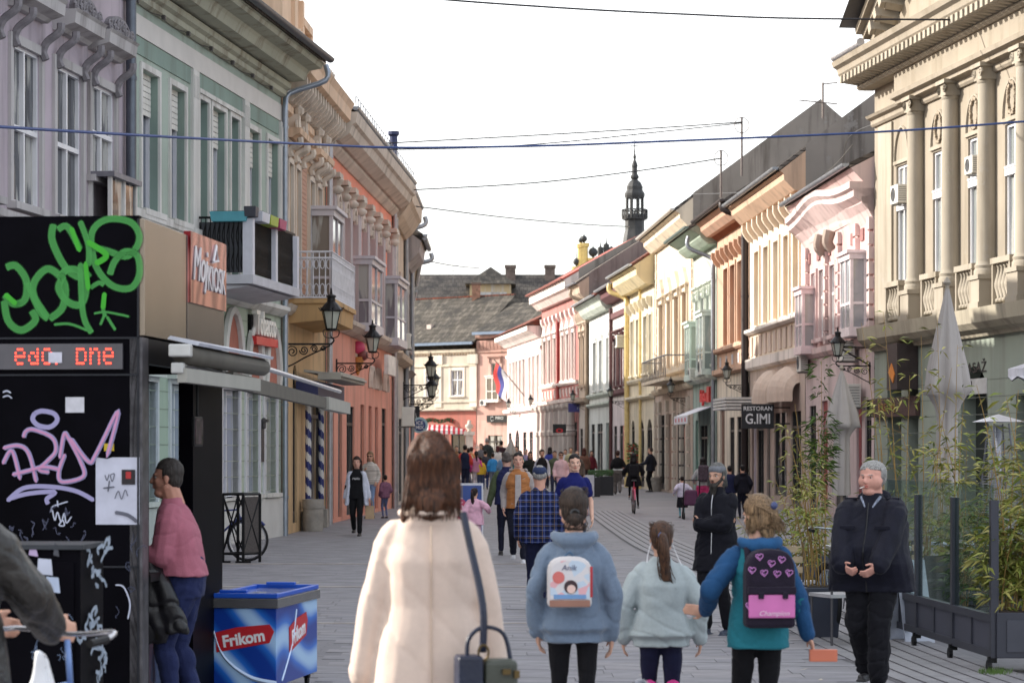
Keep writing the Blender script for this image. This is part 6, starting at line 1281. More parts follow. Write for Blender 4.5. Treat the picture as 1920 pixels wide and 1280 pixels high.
person('boy in a dark blue jacket walking away beside another boy near the pale shop door',1368,72,1.36,10,top=dict(m=cloth((34,38,66)),hem=.82,th=.035,sr=.066),legs=dict(m=cloth((30,32,44)),r=.01),hair=('crop',(30,26,26)),vox=.016,seed=86,wr=[(-.23,.04,.88),(.23,.04,.88)])
person('boy in a black hooded jacket walking away, the right one of two boys',1392,72,1.38,14,top=dict(m=cloth((28,28,38)),hem=.8,th=.04,sr=.07,collar='hood'),legs=dict(m=cloth((28,30,44)),r=.01),hair=('crop',(28,24,24)),vox=.014,seed=87,wr=[(-.23,.04,.88),(.25,.06,.9)])
# ---- the far crowd: each one different
crowd=[('man in a navy vest with red sleeves walking away',872,834,44,0,(30,36,62),(200,70,62),(40,44,70),('crop',(50,40,38)),1.02),
('girl with a dark ponytail in a grey and pink jacket and white trousers',893,846,44,0,(190,130,160),(206,70,140),(206,196,206),('ponytail',(36,28,30)),.95),
('man in a dark grey jacket and blue jeans walking away alone',910,844,41,0,(58,58,68),(58,58,68),(44,56,100),('crop',(40,34,34)),1.05),
('older man with white hair in a dark jacket near the iron railing',913,821,31,10,(52,60,60),(52,60,60),(50,54,70),('fringe',(220,214,206)),1.05),
('woman in a white top with red hair and crossed bag straps by the iron railing',933,836,33,0,(214,208,206),(214,208,206),(120,112,116),('long',(120,50,50)),1.0),
('man in a dark red jacket standing beyond the woman with the white top',940,826,31,0,(56,40,48),(56,40,48),(50,48,54),('crop',(36,28,28)),1.0),
('small boy in a bright blue jacket by the cafe table',924,849,42,0,(60,140,206),(60,140,206),(120,130,150),('crop',(60,44,38)),.9),
('woman in dark sunglasses and a dark green coat walking towards the camera',994,847,52,180,(36,40,38),(36,40,38),(36,36,40),('long',(40,32,32)),1.0),
('woman in a black vest with white sleeves walking towards the camera',1016,843,55,180,(30,28,32),(196,196,206),(40,44,60),('bun',(90,66,54)),1.05),
('woman in a pale pink coat and sunglasses beside the black vest woman',1052,847,54,182,(226,190,196),(226,190,196),(200,160,170),('short',(60,40,38)),1.0),
('man in a green jacket just left of the woman in the pink coat',1040,845,50,178,(84,92,74),(84,92,74),(50,54,74),('crop',(70,50,42)),1.0),
('bald man in dark glasses and a grey brown jacket',1082,845,52,184,(96,86,80),(96,86,80),(60,56,60),('fringe',(120,100,92)),1.1),
('woman with very long black hair and a blue scarf walking away',1031,838,40,0,(60,70,150),(60,70,150),(40,40,60),('long',(26,24,34)),1.0),
('woman with long auburn hair behind the bald man',1095,840,42,10,(110,80,70),(110,80,70),(60,50,50),('long',(104,50,44)),1.0),
('man in a dark purple jacket behind the tan vest man',968,836,38,170,(60,42,60),(60,42,60),(50,46,56),('crop',(44,34,34)),1.0),
('grey haired woman in a beige coat near the red house',1070,838,39,180,(180,172,140),(180,172,140),(120,110,100),('short',(150,140,130)),1.0),
('person in a light orange jacket near the gate pier',884,838,36,0,(206,140,96),(206,140,96),(90,80,70),('short',(70,50,40)),1.0),
('person in black sitting outside the red striped awning',861,846,38,90,(48,40,48),(48,40,48),(50,46,54),('short',(40,30,30)),1.0),
('woman in a cream blouse in front of the gate pier',878,840,37,20,(214,200,170),(214,200,170),(100,96,110),('bun',(80,56,46)),1.0),
('man in a black coat beside the rose coloured doorway',959,843,35,200,(40,36,42),(40,36,42),(44,44,52),('crop',(90,70,60)),1.0)]
crowd+=[('woman in a long grey coat at the railing end of the street',902,832,33,150,(110,106,110),(110,106,110),(50,48,54),('long',(70,50,40)),1.),
('man in a mustard jacket left of the gate pier',856,836,37,190,(150,112,50),(150,112,50),(50,50,60),('crop',(44,36,32)),1.),
('woman in a teal scarf and dark coat near the closed whitish parasol',975,845,46,180,(40,44,56),(60,120,124),(40,40,46),('bun',(60,44,38)),1.),
('man in a white shirt far behind the man in the dark blue t-shirt',1060,842,37,175,(206,206,210),(206,206,210),(60,64,90),('crop',(50,40,36)),1.),
('woman in a burgundy coat far down the right pavement',1109,845,38,185,(96,36,46),(96,36,46),(36,34,38),('long',(46,34,30)),.95),
('man in a light blue jacket walking between the far tables',944,848,46,0,(110,140,176),(110,140,176),(60,60,70),('crop',(70,58,50)),1.),
('child in a yellow jacket near the pink and grey jacket girl',901,856,44,10,(206,170,60),(206,170,60),(70,80,110),('crop',(80,58,44)),.95),
('elderly woman in a lavender cardigan beside the rose coloured house',986,842,37,170,(150,136,170),(150,136,170),(80,78,86),('short',(190,186,182)),1.05),
('man in a brown leather jacket beside the mauve advert board',847,848,52,185,(90,64,46),(90,64,46),(44,48,66),('crop',(44,34,30)),1.05),
('woman in a red jacket seen left of the coat woman\'s shoulder',742,852,56,170,(160,50,54),(160,50,54),(40,42,60),('long',(50,36,32)),.95)]
for i,(lab,px,hy,s,rz,c1,c2,c3,hr_,wf_) in enumerate(crowd):
    H=CH-(hy-HY)/s; 
    top=dict(name='jacket',m=cloth(c2),hem=.84,th=.022,sr=.058); t2=dict(name='vest',m=cloth(c1),hem=.84,th=.026,sleeve=None,sr=.03) if c1!=c2 else None
    person(lab,px,s,H,rz,top=top,top2=t2,legs=dict(m=cloth(c3),r=.012),hair=hr_,vox=.022 if s<46 else .016,seed=100+i,wf=wf_,stride=random.uniform(-.4,.4),wr=[(-.24,random.uniform(-.05,.15),.86),(.24,random.uniform(-.05,.15),.86)],female=hr_[0] in('long','bun','ponytail'),glasses='glasses' in lab,group=None,face=s>48)
# ================================================================ KIOSK AND THINGS ROUND IT
f=fKi=Fac((267,300.),(417,261.)); L=f.L
KB=mat((9,8,14),.5,0,var=.35,scale=3,bump=.05,spec=.04); 
ks=thing('kiosk','black street kiosk covered in graffiti with steel fascia and an open serving side','kiosk',f.o,f.rz)
q=MB(); q.box(.0,.06,0.02,2.6,0,3.22); q.build('front_wall',KB,ks); q=MB(); q.box(.06,L,.02,2.6,3.14,3.2); q.box(.06,L,2.54,2.6,0,3.14); q.box(.06,L,.1,2.54,0,.12); q.build('shell',KB,ks)
STE=mat((150,136,124),.22,.85,var=.12,scale=1.3)
for a,b,m in ((.005,f.u(346),STE),(f.u(348),L,mat((96,88,88),.25,.8,var=.2,scale=1.2))): q=MB(); q.box(a,b,-.012,.03,2.47,3.2); q.build('fascia_panel',m,ks,bevel=.003)
q=MB(); q.box(0,.16,.0,.08,0,2.46); q.build('corner_post',mat((86,84,88),.4,.4,var=.5,scale=8),ks); q=MB(); q.box(.16,.22,.01,.09,0,2.46); q.box(.22,f.u(362),.01,.07,2.3,2.46); q.box(.22,f.u(362),.0,.3,.92,.97); q.box(.22,f.u(362),.0,.3,.10,.16); q.build('opening_frame',BLACK,ks)
q=MB(); q.box(f.u(362),L,.0,.1,0,2.46); q.build('side_door',KB,ks); q=MB(); q.box(L,L+.05,.02,.2,0,3.1); q.box(L,L+.05,2.3,2.6,0,3.1); q.box(L,L+.05,.2,2.3,2.3,3.1); q.box(L,L+.05,.2,2.3,0,1.0); q.build('rear_wall',KB,ks)
q=MB(); q.quad((L+.02,.2,1.0),(L+.02,2.3,1.0),(L+.02,2.3,2.3),(L+.02,.2,2.3)); q.build('pane',clear_glass(.08),ks)
# magazines and parcels low inside the opening
for i,(c,dx,r_) in enumerate((((120,116,128),.35,.25),((96,60,70),.75,-.2),((150,140,60),.6,.1),((70,80,110),1.0,.3))):
    q=MB(); q.obox((dx,.16,.42),.30,.05,.45,Matrix.Rotation(r_,3,'Y')); o=q.build('magazine',mat(c,.35,var=.5,scale=9),None); o.location=f.o; o.rotation_euler=(0,0,f.rz); tag(o,('grey glossy magazine leaning lowest and nearest in the kiosk rack','dark red magazine in the kiosk rack','yellow magazine between the others in the kiosk rack','blue grey magazine furthest in the kiosk rack')[i],'magazine')
# seams, hinges and more scribbles on the front
q=MB()
for z in (2.45,2.22,1.02): q.box(-.008,-.001,.02,2.6,z,z+.012)
for y in (.02,.95,1.75): q.box(-.008,-.001,y,y+.012,.0,3.2)
q.build('seam',mat((30,32,40),.4,.3),ks)
# copper sign
sg=thing('kiosk_sign','crinkled copper coloured sign with white lettering on the kiosk fascia','sign',f.pt((f.u(350)+f.u(417))/2,.02,2.99),f.rz)
m_,t_,b_=_base('crinkled_foil',.12,.9); b_.inputs['Base Color'].default_value=lin((190,96,96)); n_=t_.nodes; wv=n_.new('ShaderNodeTexWave'); wv.inputs['Scale'].default_value=1.3; wv.inputs['Distortion'].default_value=16; wv.inputs['Detail'].default_value=2; tcn=n_.new('ShaderNodeTexCoord'); t_.links.new(tcn.outputs['Object'],wv.inputs[0]); r_=n_.new('ShaderNodeValToRGB'); r_.color_ramp.elements[0].color=lin((130,30,40)); r_.color_ramp.elements[1].color=lin((224,146,140)); t_.links.new(wv.outputs[0],r_.inputs[0]); t_.links.new(r_.outputs[0],b_.inputs['Base Color']); bn=n_.new('ShaderNodeBump'); bn.inputs['Strength'].default_value=.5; t_.links.new(wv.outputs[0],bn.inputs['Height']); t_.links.new(bn.outputs[0],b_.inputs['Normal'])
wl=(f.u(417)-f.u(350))/2; q=MB(); q.box(-wl,wl,-.008,.04,-.24,.24); q.build('plate',m_,sg); WT=mat((225,220,222),.35,var=.03)
text('lettering','Moj',WT,sg,(-.55*wl,-.014,.02),.34,sx=.85,shear=.3,ext=.004); text('lettering','KIOSK',WT,sg,(.38*wl,-.014,-.05),.25,sx=.85,ext=.004)
q=MB(); q.tube([(.1,-.014,.08),(.2,-.014,.2),(.28,-.014,.1),(.1,-.014,.08)],.012,5); q.build('emblem',WT,sg)
# front face prints; local x=-.. is towards the camera
fk=lambda px,py,e=.004: Vector((-e,(267-px)/300.,CH+(HY-py)/300.))
def spray(c,op=.95,soft=.5):
    k=('spray',tuple(c),op,soft)
    if k in _mc: return _mc[k]
    m,t,b=_base('spray_paint',.5); b.inputs['Base Color'].default_value=lin(c); n=t.nodes; at=n.new('ShaderNodeAttribute'); at.attribute_name='a'; tr=n.new('ShaderNodeBsdfTransparent'); ms=n.new('ShaderNodeMixShader'); r=n.new('ShaderNodeMapRange'); r.inputs[2].default_value=soft; r.inputs[4].default_value=op
    t.links.new(at.outputs['Fac'],r.inputs[0]); t.links.new(r.outputs[0],ms.inputs[0]); t.links.new(tr.outputs[0],ms.inputs[1]); t.links.new(b.outputs[0],ms.inputs[2]); t.links.new(ms.outputs[0],n['Material Output'].inputs[0]); _mc[k]=m; return m
def graffiti(par,strokes,fn,m,name='graffiti',nx=Vector((-1,0,0))):
    """sprayed strokes: ribbons with a soft edge lying on the wall. strokes: (width px, [(px,py)...])"""
    vs=[];fs_=[];al=[]
    for si,(wd,pts) in enumerate(strokes):
        path=smoothpath([fn(x,y,.004+.0012*si) for x,y in pts],7); k=len(vs); n=len(path); ws=(fn(wd,0)-fn(0,0)).length
        for j,p in enumerate(path):
            t=(path[min(j+1,n-1)]-path[max(j-1,0)]).normalized(); sd=t.cross(nx).normalized(); e=min(1,min(j,n-1-j)/1.5+.35); 
            for o_,a in ((-1,0),(-.55,1),(0,1),(.55,1),(1,0)): vs.append(p+sd*ws*.5*o_*e); al.append(a if 0<j<n-1 else 0)
        for j in range(n-1):
            for i in range(4): fs_.append((k+j*5+i,k+j*5+i+1,k+j*5+i+6,k+j*5+i+5))
    me=bpy.data.meshes.new(name); me.from_pydata([tuple(v) for v in vs],[],fs_); at=me.attributes.new('a','FLOAT','POINT'); at.data.foreach_set('value',al); me.materials.append(m)
    return child(name,me,par)
def scr(n,x0,x1,y0,y1,seed):
    r=random.Random(seed); out=[]
    for _ in range(n):
        x,y=r.uniform(x0,x1),r.uniform(y0,y1); pts=[(x,y)]
        for k in range(r.randint(3,6)): pts.append((pts[-1][0]+r.uniform(-8,9),pts[-1][1]+r.uniform(-13,13)))
        out.append((r.uniform(1.6,2.6),pts))
    return out
G1=[(22,[(5,500),(25,497),(45,525),(42,560),(20,568),(2,550)]),(22,[(2,560),(10,600),(35,618),(62,600),(55,580)]),(20,[(45,525),(70,580),(88,598)]),(22,[(88,598),(115,575),(118,530),(88,503),(62,525),(60,555),(88,598)]),(22,[(98,418),(95,450),(120,500),(150,520),(168,510)]),(20,[(105,430),(125,425),(150,470)]),(14,[(132,425),(148,472)]),
 (20,[(160,460),(200,470),(240,480),(262,450),(250,420),(215,410),(185,418),(170,445),(180,500),(210,535),(245,540),(262,515),(258,480),(235,472),(215,490),(205,516)]),(22,[(108,520),(125,505),(150,510),(160,540),(150,570),(125,565),(108,540),(115,520),(108,520)]),(18,[(148,412),(165,460),(165,500)]),(14,[(168,540),(185,530),(195,535)]),(18,[(150,490),(152,560),(158,600),(172,625)]),(8,[(98,608),(130,607),(165,620)]),(12,[(197,548),(193,575),(198,595)]),(7,[(175,588),(200,585),(245,594)]),(8,[(196,590),(188,610)]),(9,[(200,592),(218,620)])]
graffiti(ks,[(w_*.74,p_) for w_,p_ in G1],fk,spray((80,176,84),.6,.6))
graffiti(ks,[(11,[(162,452),(200,478),(178,495)]),(10,[(5,550),(28,570)]),(9,[(132,425),(150,472)]),(9,[(160,490),(166,545)]),(9,[(197,548),(194,580)])],lambda x,y,e=.03:fk(x,y,e+.022),spray((60,180,34),.85,.04))
G2=[(12,[(60,775),(75,770),(98,775),(104,788),(90,800),(68,797),(57,785),(62,773)]),(12,[(0,840),(30,835),(50,850),(65,905)]),(12,[(40,820),(45,808),(60,805),(95,820),(102,845),(85,865),(70,880),(90,885)]),(12,[(0,870),(18,845),(34,900)]),(12,[(18,890),(50,882),(80,875),(110,880)]),(12,[(110,860),(118,815),(126,820),(150,865),(155,893),(115,903),(108,885),(120,850)]),(12,[(130,820),(165,865),(180,850),(222,770),(200,858)]),(11,[(8,940),(40,915),(90,912),(140,920),(176,938)]),(11,[(12,935),(50,925),(100,922),(85,935),(88,945)])]
graffiti(ks,[(w_*.8,p_) for w_,p_ in G2],fk,spray((176,170,214),.8,.25)); graffiti(ks,[(4.5,p) for w_,p in G2[1:7]],lambda x,y,e=.03:fk(x,y,e+.012),spray((216,150,190),.85,.1))
graffiti(ks,[(2.5,[(92,960),(95,950),(108,945),(125,940)]),(2.5,[(95,955),(100,975),(105,960),(112,978),(118,962),(122,980),(132,968)]),(2.5,[(107,985),(115,975),(118,985),(108,985)]),(2.5,[(105,938),(106,950)]),(3,[(216,1096),(232,1100),(244,1130),(240,1160)]),(3,[(0,735),(8,732),(16,736)]),(2.5,[(0,744),(10,741),(18,746)])],lambda x,y,e=.03:fk(x,y,e+.002),spray((200,205,225),.9,.04))
graffiti(ks,scr(14,5,170,960,1010,12),fk,spray((90,94,120),.6,.04)); graffiti(ks,scr(10,150,262,1000,1200,15),fk,spray((70,76,100),.5,.04))
q=MB(); p=[fk(178,858),fk(262,858),fk(262,983),fk(178,983)]; p=[fk(178,857),fk(200,860),fk(210,857),fk(262,857),fk(262,983),fk(178,983)]; q.quad(*p); q.build('poster',mat((196,198,214),.7,var=.12,scale=7),ks)
graffiti(ks,[(2,[(196,890),(200,900),(204,888)]),(2,[(206,890),(214,888),(210,902),(206,890)]),(3,[(192,915),(215,912)]),(3,[(205,900),(202,922)]),(2,[(215,935),(222,920),(228,935),(235,918),(240,930)]),(7,[(215,960),(240,965),(258,978)])],lambda x,y,e=.03:fk(x,y,e+.004),spray((80,82,96),.8,.04))
def plate(px0,py0,px1,py1,c,e,nm='sticker',par=None): 
    q=MB(); q.quad(fk(px0,py0,e),fk(px1,py0,e),fk(px1,py1,e),fk(px0,py1,e)); return q.build(nm,mat(c,.5,var=.15,scale=12),par or ks)
plate(228,880,254,908,(30,22,28),.009); plate(236,884,246,897,(180,40,44),.011); plate(120,744,156,773,(200,200,208),.004); plate(194,831,213,845,(206,176,40),.004)
ls=thing('led_sign','red dot matrix LED display behind glass across the kiosk front','display',f.o,f.rz)
q=MB(); q.box(-.03,-.001,.12,1.0,2.26,2.42); q.build('housing',mat((92,90,96),.2,.1),ls)
q=MB(); LEDR=emit((255,70,50),1.6); cols=['01110','10001','11111','10000','01110'],
glyph={'e':['01110','10001','11111','10000','01110'],'d':['00001','01101','10011','10001','01111'],'s':['01111','10000','01110','00001','11110'],'.':['0','0','0','0','1'],'D':['11110','10001','10001','10001','11110'],'n':['10110','11001','10001','10001','10001'],'o':['01110','10001','10001','10001','01110']}
yy=.80
for chx in 'edo. Dne':
    if chx==' ': yy-=.10; continue
    g_=glyph[chx]
    for r_,row in enumerate(g_):
        for c_,v in enumerate(row):
            if v=='1': q.obox((-.033,yy-c_*.0135,2.385-r_*.022),.004,.009,.012)
    yy-=.0135*(len(g_[0])+1.4)
o=q.build('led_dots',LEDR,ls); o['kind']='stuff'; plate(90,660,116,680,(206,206,220),.036,'sticker',ls)
# awning rolled up along the serving side, and the long one beyond
AW=mat((160,158,150),.6,var=.08,scale=4); AWD=mat((88,84,76),.7,var=.15,scale=4)
aw=thing('rolled_awning','rolled up awning with pale cover on the kiosk serving side','awning',f.o,f.rz)
q=MB(); q.extr([(-.10,2.46),(-.30,2.415),(-.31,2.435),(-.12,2.48)],.25,L+.35); q.build('cover',mat((205,208,220),.35,.3),aw); q=MB(); q.tube([(.15,-.22,2.36),(L+.35,-.22,2.36)],.065,10); q.build('roll',AWD,aw,smooth=True); q=MB(); q.box(.1,L+.1,-.26,-.2,2.18,2.27); q.build('front_bar',AW,aw); q=MB(); q.obox((.1,-.22,2.38),.08,.14,.08); q.obox((.12,-.2,2.27),.07,.08,.07); q.tube([(.3,-.2,2.3),(1.2,-.05,2.32),(L,-.2,2.24)],.02,6); q.build('bracket',mat((190,190,188),.4,.3),aw,bevel=.01)
A0=P(430,252,2.34); A1=P(648,150,2.36); d=A1-A0; 
aw=thing('long_awning','long folded awning with grey valance reaching from the kiosk along the left houses','awning',(A0.x,A0.y,0),math.atan2(d.y,d.x)); LL=Vector((d.x,d.y)).length
q=MB(); q.box(0,LL,-.03,.03,2.22,2.34); q.build('valance',AWD,aw); q=MB(); q.tube([(-.4,-.02,2.44),(LL*.9,-.02,2.46)],.022,8); q.build('front_rail',mat((200,204,214),.3,.6),aw); q=MB(); q.box(LL*.72,LL,-.06,.05,2.21,2.35); q.build('end_cover',AW,aw)
q=MB(); q.tube([(-.6,.1,2.36),(.4,.02,2.30)],.03,8); q.build('wall_arm',BLACK,aw)
# mirror hanging in the opening
mr=thing('hanging_mirror','small framed mirror hanging in the kiosk opening','mirror',f.pt(f.u(348),.08,0),f.rz)
q=MB(); q.tube([(0,0,2.3),(0,0,1.98)],.01,5); q.obox((0,0,1.88),.26,.02,.2); q.build('frame',BLACK,mr,bevel=.01); q=MB(); q.obox((0,-.012,1.88),.23,.006,.17); q.build('glass',mat((110,90,96),.08,.6,var=.9,scale=16),mr)
# utility cabinet
uc=thing('utility_cabinet','black utility cabinet with white tags, stickers and a grey lid beside the kiosk','cabinet',(-2.14,12.96,0),R(-4))
q=MB(); q.box(-.75,0,0,.5,0,1.26); q.build('housing',KB,uc); q=MB(); q.box(-.77,.02,-.02,.52,1.262,1.285); q.build('lid',mat((52,56,62),.5,.2),uc); q=MB(); q.box(-.72,-.03,-.012,-.001,.1,1.2); q.build('door',KB,uc,bevel=.004)
fu=lambda px,py,e=.004: Vector((-.0+(px-147)/378.,-.012-e,CH+(HY-py)/378.)); fu2=lambda px,py,e=.004: Vector((.001+e,(px-147)/50*.5,CH+(HY-py)/372.))
graffiti(uc,scr(26,155,195,1030,1270,5),fu2,spray((176,190,206),.8,.04),nx=Vector((1,0,0))); graffiti(uc,scr(9,50,140,1150,1275,6),fu,spray((110,130,160),.5,.04),nx=Vector((0,-1,0)))
for (a,b,c,d_,cc) in ((66,1048,96,1075,(190,196,214)),(82,1082,110,1108,(176,190,214)),(50,1030,68,1040,(180,160,196)),(97,1020,108,1040,(70,72,80))):
    q=MB(); q.quad(fu(a,d_,.005),fu(c,d_+3,.005),fu(c-3,b,.005),fu(a+2,b-2,.005)); q.build('sticker',mat(cc,.6,var=.1),uc)
# freezer
fz=thing('ice_cream_freezer','blue ice cream chest freezer with steel rim, glass lid and red logo ribbons','freezer',P(518,266),R(-8.5))
m_,t_,b_=_base('freezer_print',.3); n_=t_.nodes; tcn=n_.new('ShaderNodeTexCoord'); mpn=n_.new('ShaderNodeMapping'); mpn.inputs['Rotation'].default_value=(0,R(35),0); t_.links.new(tcn.outputs['Object'],mpn.inputs[0]); wv=n_.new('ShaderNodeTexWave'); wv.inputs['Scale'].default_value=.9; wv.inputs['Distortion'].default_value=7; wv.inputs['Detail'].default_value=.8; wv.inputs['Detail Scale'].default_value=.8; t_.links.new(mpn.outputs[0],wv.inputs[0]); r_=n_.new('ShaderNodeValToRGB'); e=r_.color_ramp.elements; e[0].position=.15; e[0].color=lin((14,58,150)); e[1].position=.98; e[1].color=lin((170,205,240)); x=e.new(.6); x.color=lin((36,110,205)); t_.links.new(wv.outputs[0],r_.inputs[0]); t_.links.new(r_.outputs[0],b_.inputs['Base Color'])
q=MB(); q.box(-.48,0,0,1.3,.09,.64); q.build('body',m_,fz,bevel=.004); q=MB(); q.box(-.50,.02,-.02,1.32,.642,.71); q.build('rim',mat((150,150,152),.25,.8,var=.08),fz,bevel=.004)
BL=mat((30,84,190),.35,var=.05); q=MB(); q.box(-.49,.01,-.01,.04,.712,.745); q.box(-.49,.01,1.25,1.31,.712,.745); q.box(-.49,-.45,.04,1.25,.712,.742); q.box(-.03,.01,.04,1.25,.712,.742); q.build('lid_frame',BL,fz,bevel=.004)
q=MB(); q.box(-.45,-.03,.04,1.25,.70,.716); q.build('lid_glass',mat((176,180,186),.08,var=.5,scale=9,spec=.9),fz); q=MB(); q.obox((-.32,.05,.757),.2,.05,.022); q.obox((-.25,1.18,.757),.22,.05,.022); q.build('handle',BL,fz,bevel=.006)
for x,y in ((-.42,.08),(-.06,.08),(-.06,1.22),(-.42,1.22)): q=MB(); q.lathe([(.04,-.012),(.04,.012)],(0,0,0),12); q.xf(Matrix.Translation((x,y,.042))@Matrix.Rotation(R(90),4,'Y')); q.box(x-.02,x+.02,y-.03,y+.03,.05,.092); q.build('castor',BLACK,fz)
REDL=mat((190,34,44),.4,var=.04)
rb=[(-.21,-.085),(.2,-.02),(.235,.055),(.2,.10),(-.05,.08),(-.22,.045)]
q=MB(); q.slab([(a*1.04-.0,b*1.14) for a,b in rb],-.0028,-.001); q.slab(rb,-.0045,-.0028); rib_me=q.mesh('ribbon',REDL)
o=child('ribbon',rib_me,fz,(-.235,-.002,.42),(0,0,0),(.9,1,.95)); text('lettering','Frikom',mat((235,235,238),.4),o,(0,-.006,.005),.12,rot=(R(90),R(-9),0),ext=.001,offset=.004,sx=1.0)
o=child('ribbon',rib_me,fz,(.002,.66,.42),(0,0,R(90)),(1.25,1,1.25)); text('lettering','Frikom',mat((235,235,238),.4),o,(0,-.006,.005),.12,rot=(R(90),R(-9),0),ext=.001,offset=.004)
q=MB(); 
q.tube(smoothpath([(-.46,-.004,.50),(-.38,-.004,.30),(-.2,-.004,.16),(0,-.004,.11)],6),[.004+.0009*i for i in range(19)],4); q.tube(smoothpath([(.004,.15,.12),(.004,.45,.35),(.004,.6,.6)],6),.008,4); q.build('swoosh',mat((196,216,240),.4),fz)
# bicycle
def bicycle(label,loc,rz,c,lean=0,white=False):
    t=thing('bicycle',label,'bicycle',loc,rz); t.rotation_euler=(0,lean,rz) if lean else (0,0,rz); FR=mat(c,.35,.1,var=.1); CHR=mat((190,190,194),.25,.8)
    for y in (-.52,.52):
        q=MB(); q.tube([(0,y+.32*math.cos(a),.34+.32*math.sin(a)) for a in np.linspace(0,2*math.pi,33)[:-1]],.021,8,close=True); w_=q.build('wheel',mat((24,24,26),.8),t,smooth=True)
        q=MB(); q.tube([(0,y+.295*math.cos(a),.34+.295*math.sin(a)) for a in np.linspace(0,2*math.pi,33)[:-1]],.011,6,close=True); q.build('rim',CHR,w_,smooth=True)
        q=MB(); 
        for k in range(28): a=k*2*math.pi/28; q.tube([(.02*(-1)**k,y+.02*math.cos(a+.8),.34+.02*math.sin(a+.8)),(0,y+.29*math.cos(a),.34+.29*math.sin(a))],.0016,3)
        q.lathe([(.025,-.04),(.025,.04)],(0,0,0),8) if 0 else None
        o=q.build('spokes',CHR,w_); o['kind']='stuff'
        q=MB(); q.tube([(0,y+.36*math.cos(a),.34+.36*math.sin(a)) for a in np.linspace(R(20) if y<0 else R(40),R(170) if y<0 else R(150),12)],.022,5); q.build('mudguard',FR,t)
    q=MB(); bb=(0,-.06,.30); st=(0,-.20,.78); hd=(0,.36,.82); 
    for a,b,r in ((bb,st,.016),(bb,(0,.38,.70),.018),(st,hd,.015),(st,(0,-.52,.34),.009),(bb,(0,-.52,.34),.010),(hd,(0,.52,.34),.013),(st,(0,-.22,.90),.013),(hd,(0,.34,1.0),.013)): q.tube([a,b],r,7)
    q.build('frame',FR,t,smooth=True); q=MB(); q.obox((0,-.24,.93),.16,.24,.05,taper=.7); q.build('saddle',mat((30,28,28),.5),t,bevel=.015)
    q=MB(); q.tube(smoothpath([(-.30,.20,1.02),(-.24,.32,1.04),(0,.36,1.02),(.24,.32,1.04),(.30,.20,1.02)],4),.011,7); q.build('handlebar',CHR,t,smooth=True)
    for sx in (-1,1): q=MB(); q.tube([(sx*.30,.20,1.02),(sx*.31,.08,1.01)],.017,8); q.build('grip',BLACK,t)
    q=MB(); q.tube([(0,-.06+.09*math.cos(a),.30+.09*math.sin(a)) for a in np.linspace(0,6.28,15)],.006,5); q.obox((.12,.0,.17),.09,.06,.02); q.obox((-.12,-.1,.43),.09,.06,.02); q.tube([(.07,-.06,.3),(.07,.0,.17)],.008,5); q.tube([(-.07,-.06,.3),(-.07,-.1,.43)],.008,5); q.build('crank',CHR,t)
    q=MB(); q.obox((0,-.60,.72),.07,.03,.05); q.build('rear_reflector',mat((200,40,40),.3),t)
    return t
bicycle('dark blue bicycle parked behind the black trellis stand by the kiosk',P(404,118),R(-97),(50,60,110))
bicycle('pink city bicycle ridden by the woman in the black coat',P(1188,67),0,(214,96,130))
bicycle('dark bicycle leaning behind the heavy man next to the glass screen',P(1590,203),R(14),(36,36,42))
b4=bicycle('pale blue bicycle pushed by the man in the leather jacket',Vector((-1.93,10.1,0)),R(-28),(120,150,206))
bagp=thing('carrier_bag','white plastic carrier bag hanging from the bicycle handlebar at the left edge','bag',Vector((-1.76,9.80,.70)),0)
b=MB(); loft(b,[(-.34,.07,.06,0,0),(-.2,.12,.09,.01,0),(0,.10,.07,0,0),(.14,.065,.045,0,0),(.24,.035,.03,0,0),(.30,.03,.025,0,0)],14); me=remesh(b,.008,1,folds(.02,14,5,3)); me.materials.append(mat((222,224,228),.35,var=.05)); child('sack',me,bagp)
# black trellis stand, concrete planter, barber poles
ts=thing('trellis_stand','tall black metal trellis stand with crossed bars and mesh sides by the pale house','stand',P(418,121),R(-6))
q=MB(); 
for x,y in ((0,0),(.33,-.05),(.52,.3),(.16,.36)): q.box(x-.02,x+.02,y-.02,y+.02,.02,1.08)
cs=[(0,0),(.33,-.05),(.52,.3),(.16,.36)]
for (a,b_) in zip(cs,cs[1:]+cs[:1]): 
    for z in (1.08,.16): q.tube([(a[0],a[1],z),(b_[0],b_[1],z)],.02,4)
    q.tube([(a[0],a[1],.18),(b_[0],b_[1],1.06)],.012,4); q.tube([(a[0],a[1],1.06),(b_[0],b_[1],.18)],.012,4)
for x,y in cs[:2]: q.box(x-.12,x+.12,y-.02,y+.02,.02,.05)
q.build('frame',BLACK,ts); q=MB(); q.quad((.34,-.04,.18),(.51,.29,.18),(.51,.29,1.04),(.34,-.04,1.04)); q.build('mesh_panel',mat((72,66,64),.8,var=.3,scale=40),ts)
CON=mat((150,146,140),.9,var=.2,scale=5,bump=.6)
def tub(label,loc,r,h): 
    t=thing('concrete_planter',label,'planter',loc,0); q=MB(); q.lathe([(r*.9,0),(r*.95,h*.1),(r*.98,h*.7),(r*1.04,h*.72),(r*1.04,h),(r*.9,h),(r*.88,h*.93)],(0,0,0),24); q.build('tub',CON,t,auto=35); q=MB(); q.lathe([(r*.88,h*.9),(0.01,h*.92)],(0,0,0),16); q.build('soil',mat((70,58,50),.95),t)
tub('round grey concrete planter in front of the striped barber poles',P(587,86),.23,.70); tub('round grey concrete planter on the right pavement by the yellow house',P(1230,43.5),.24,.62)
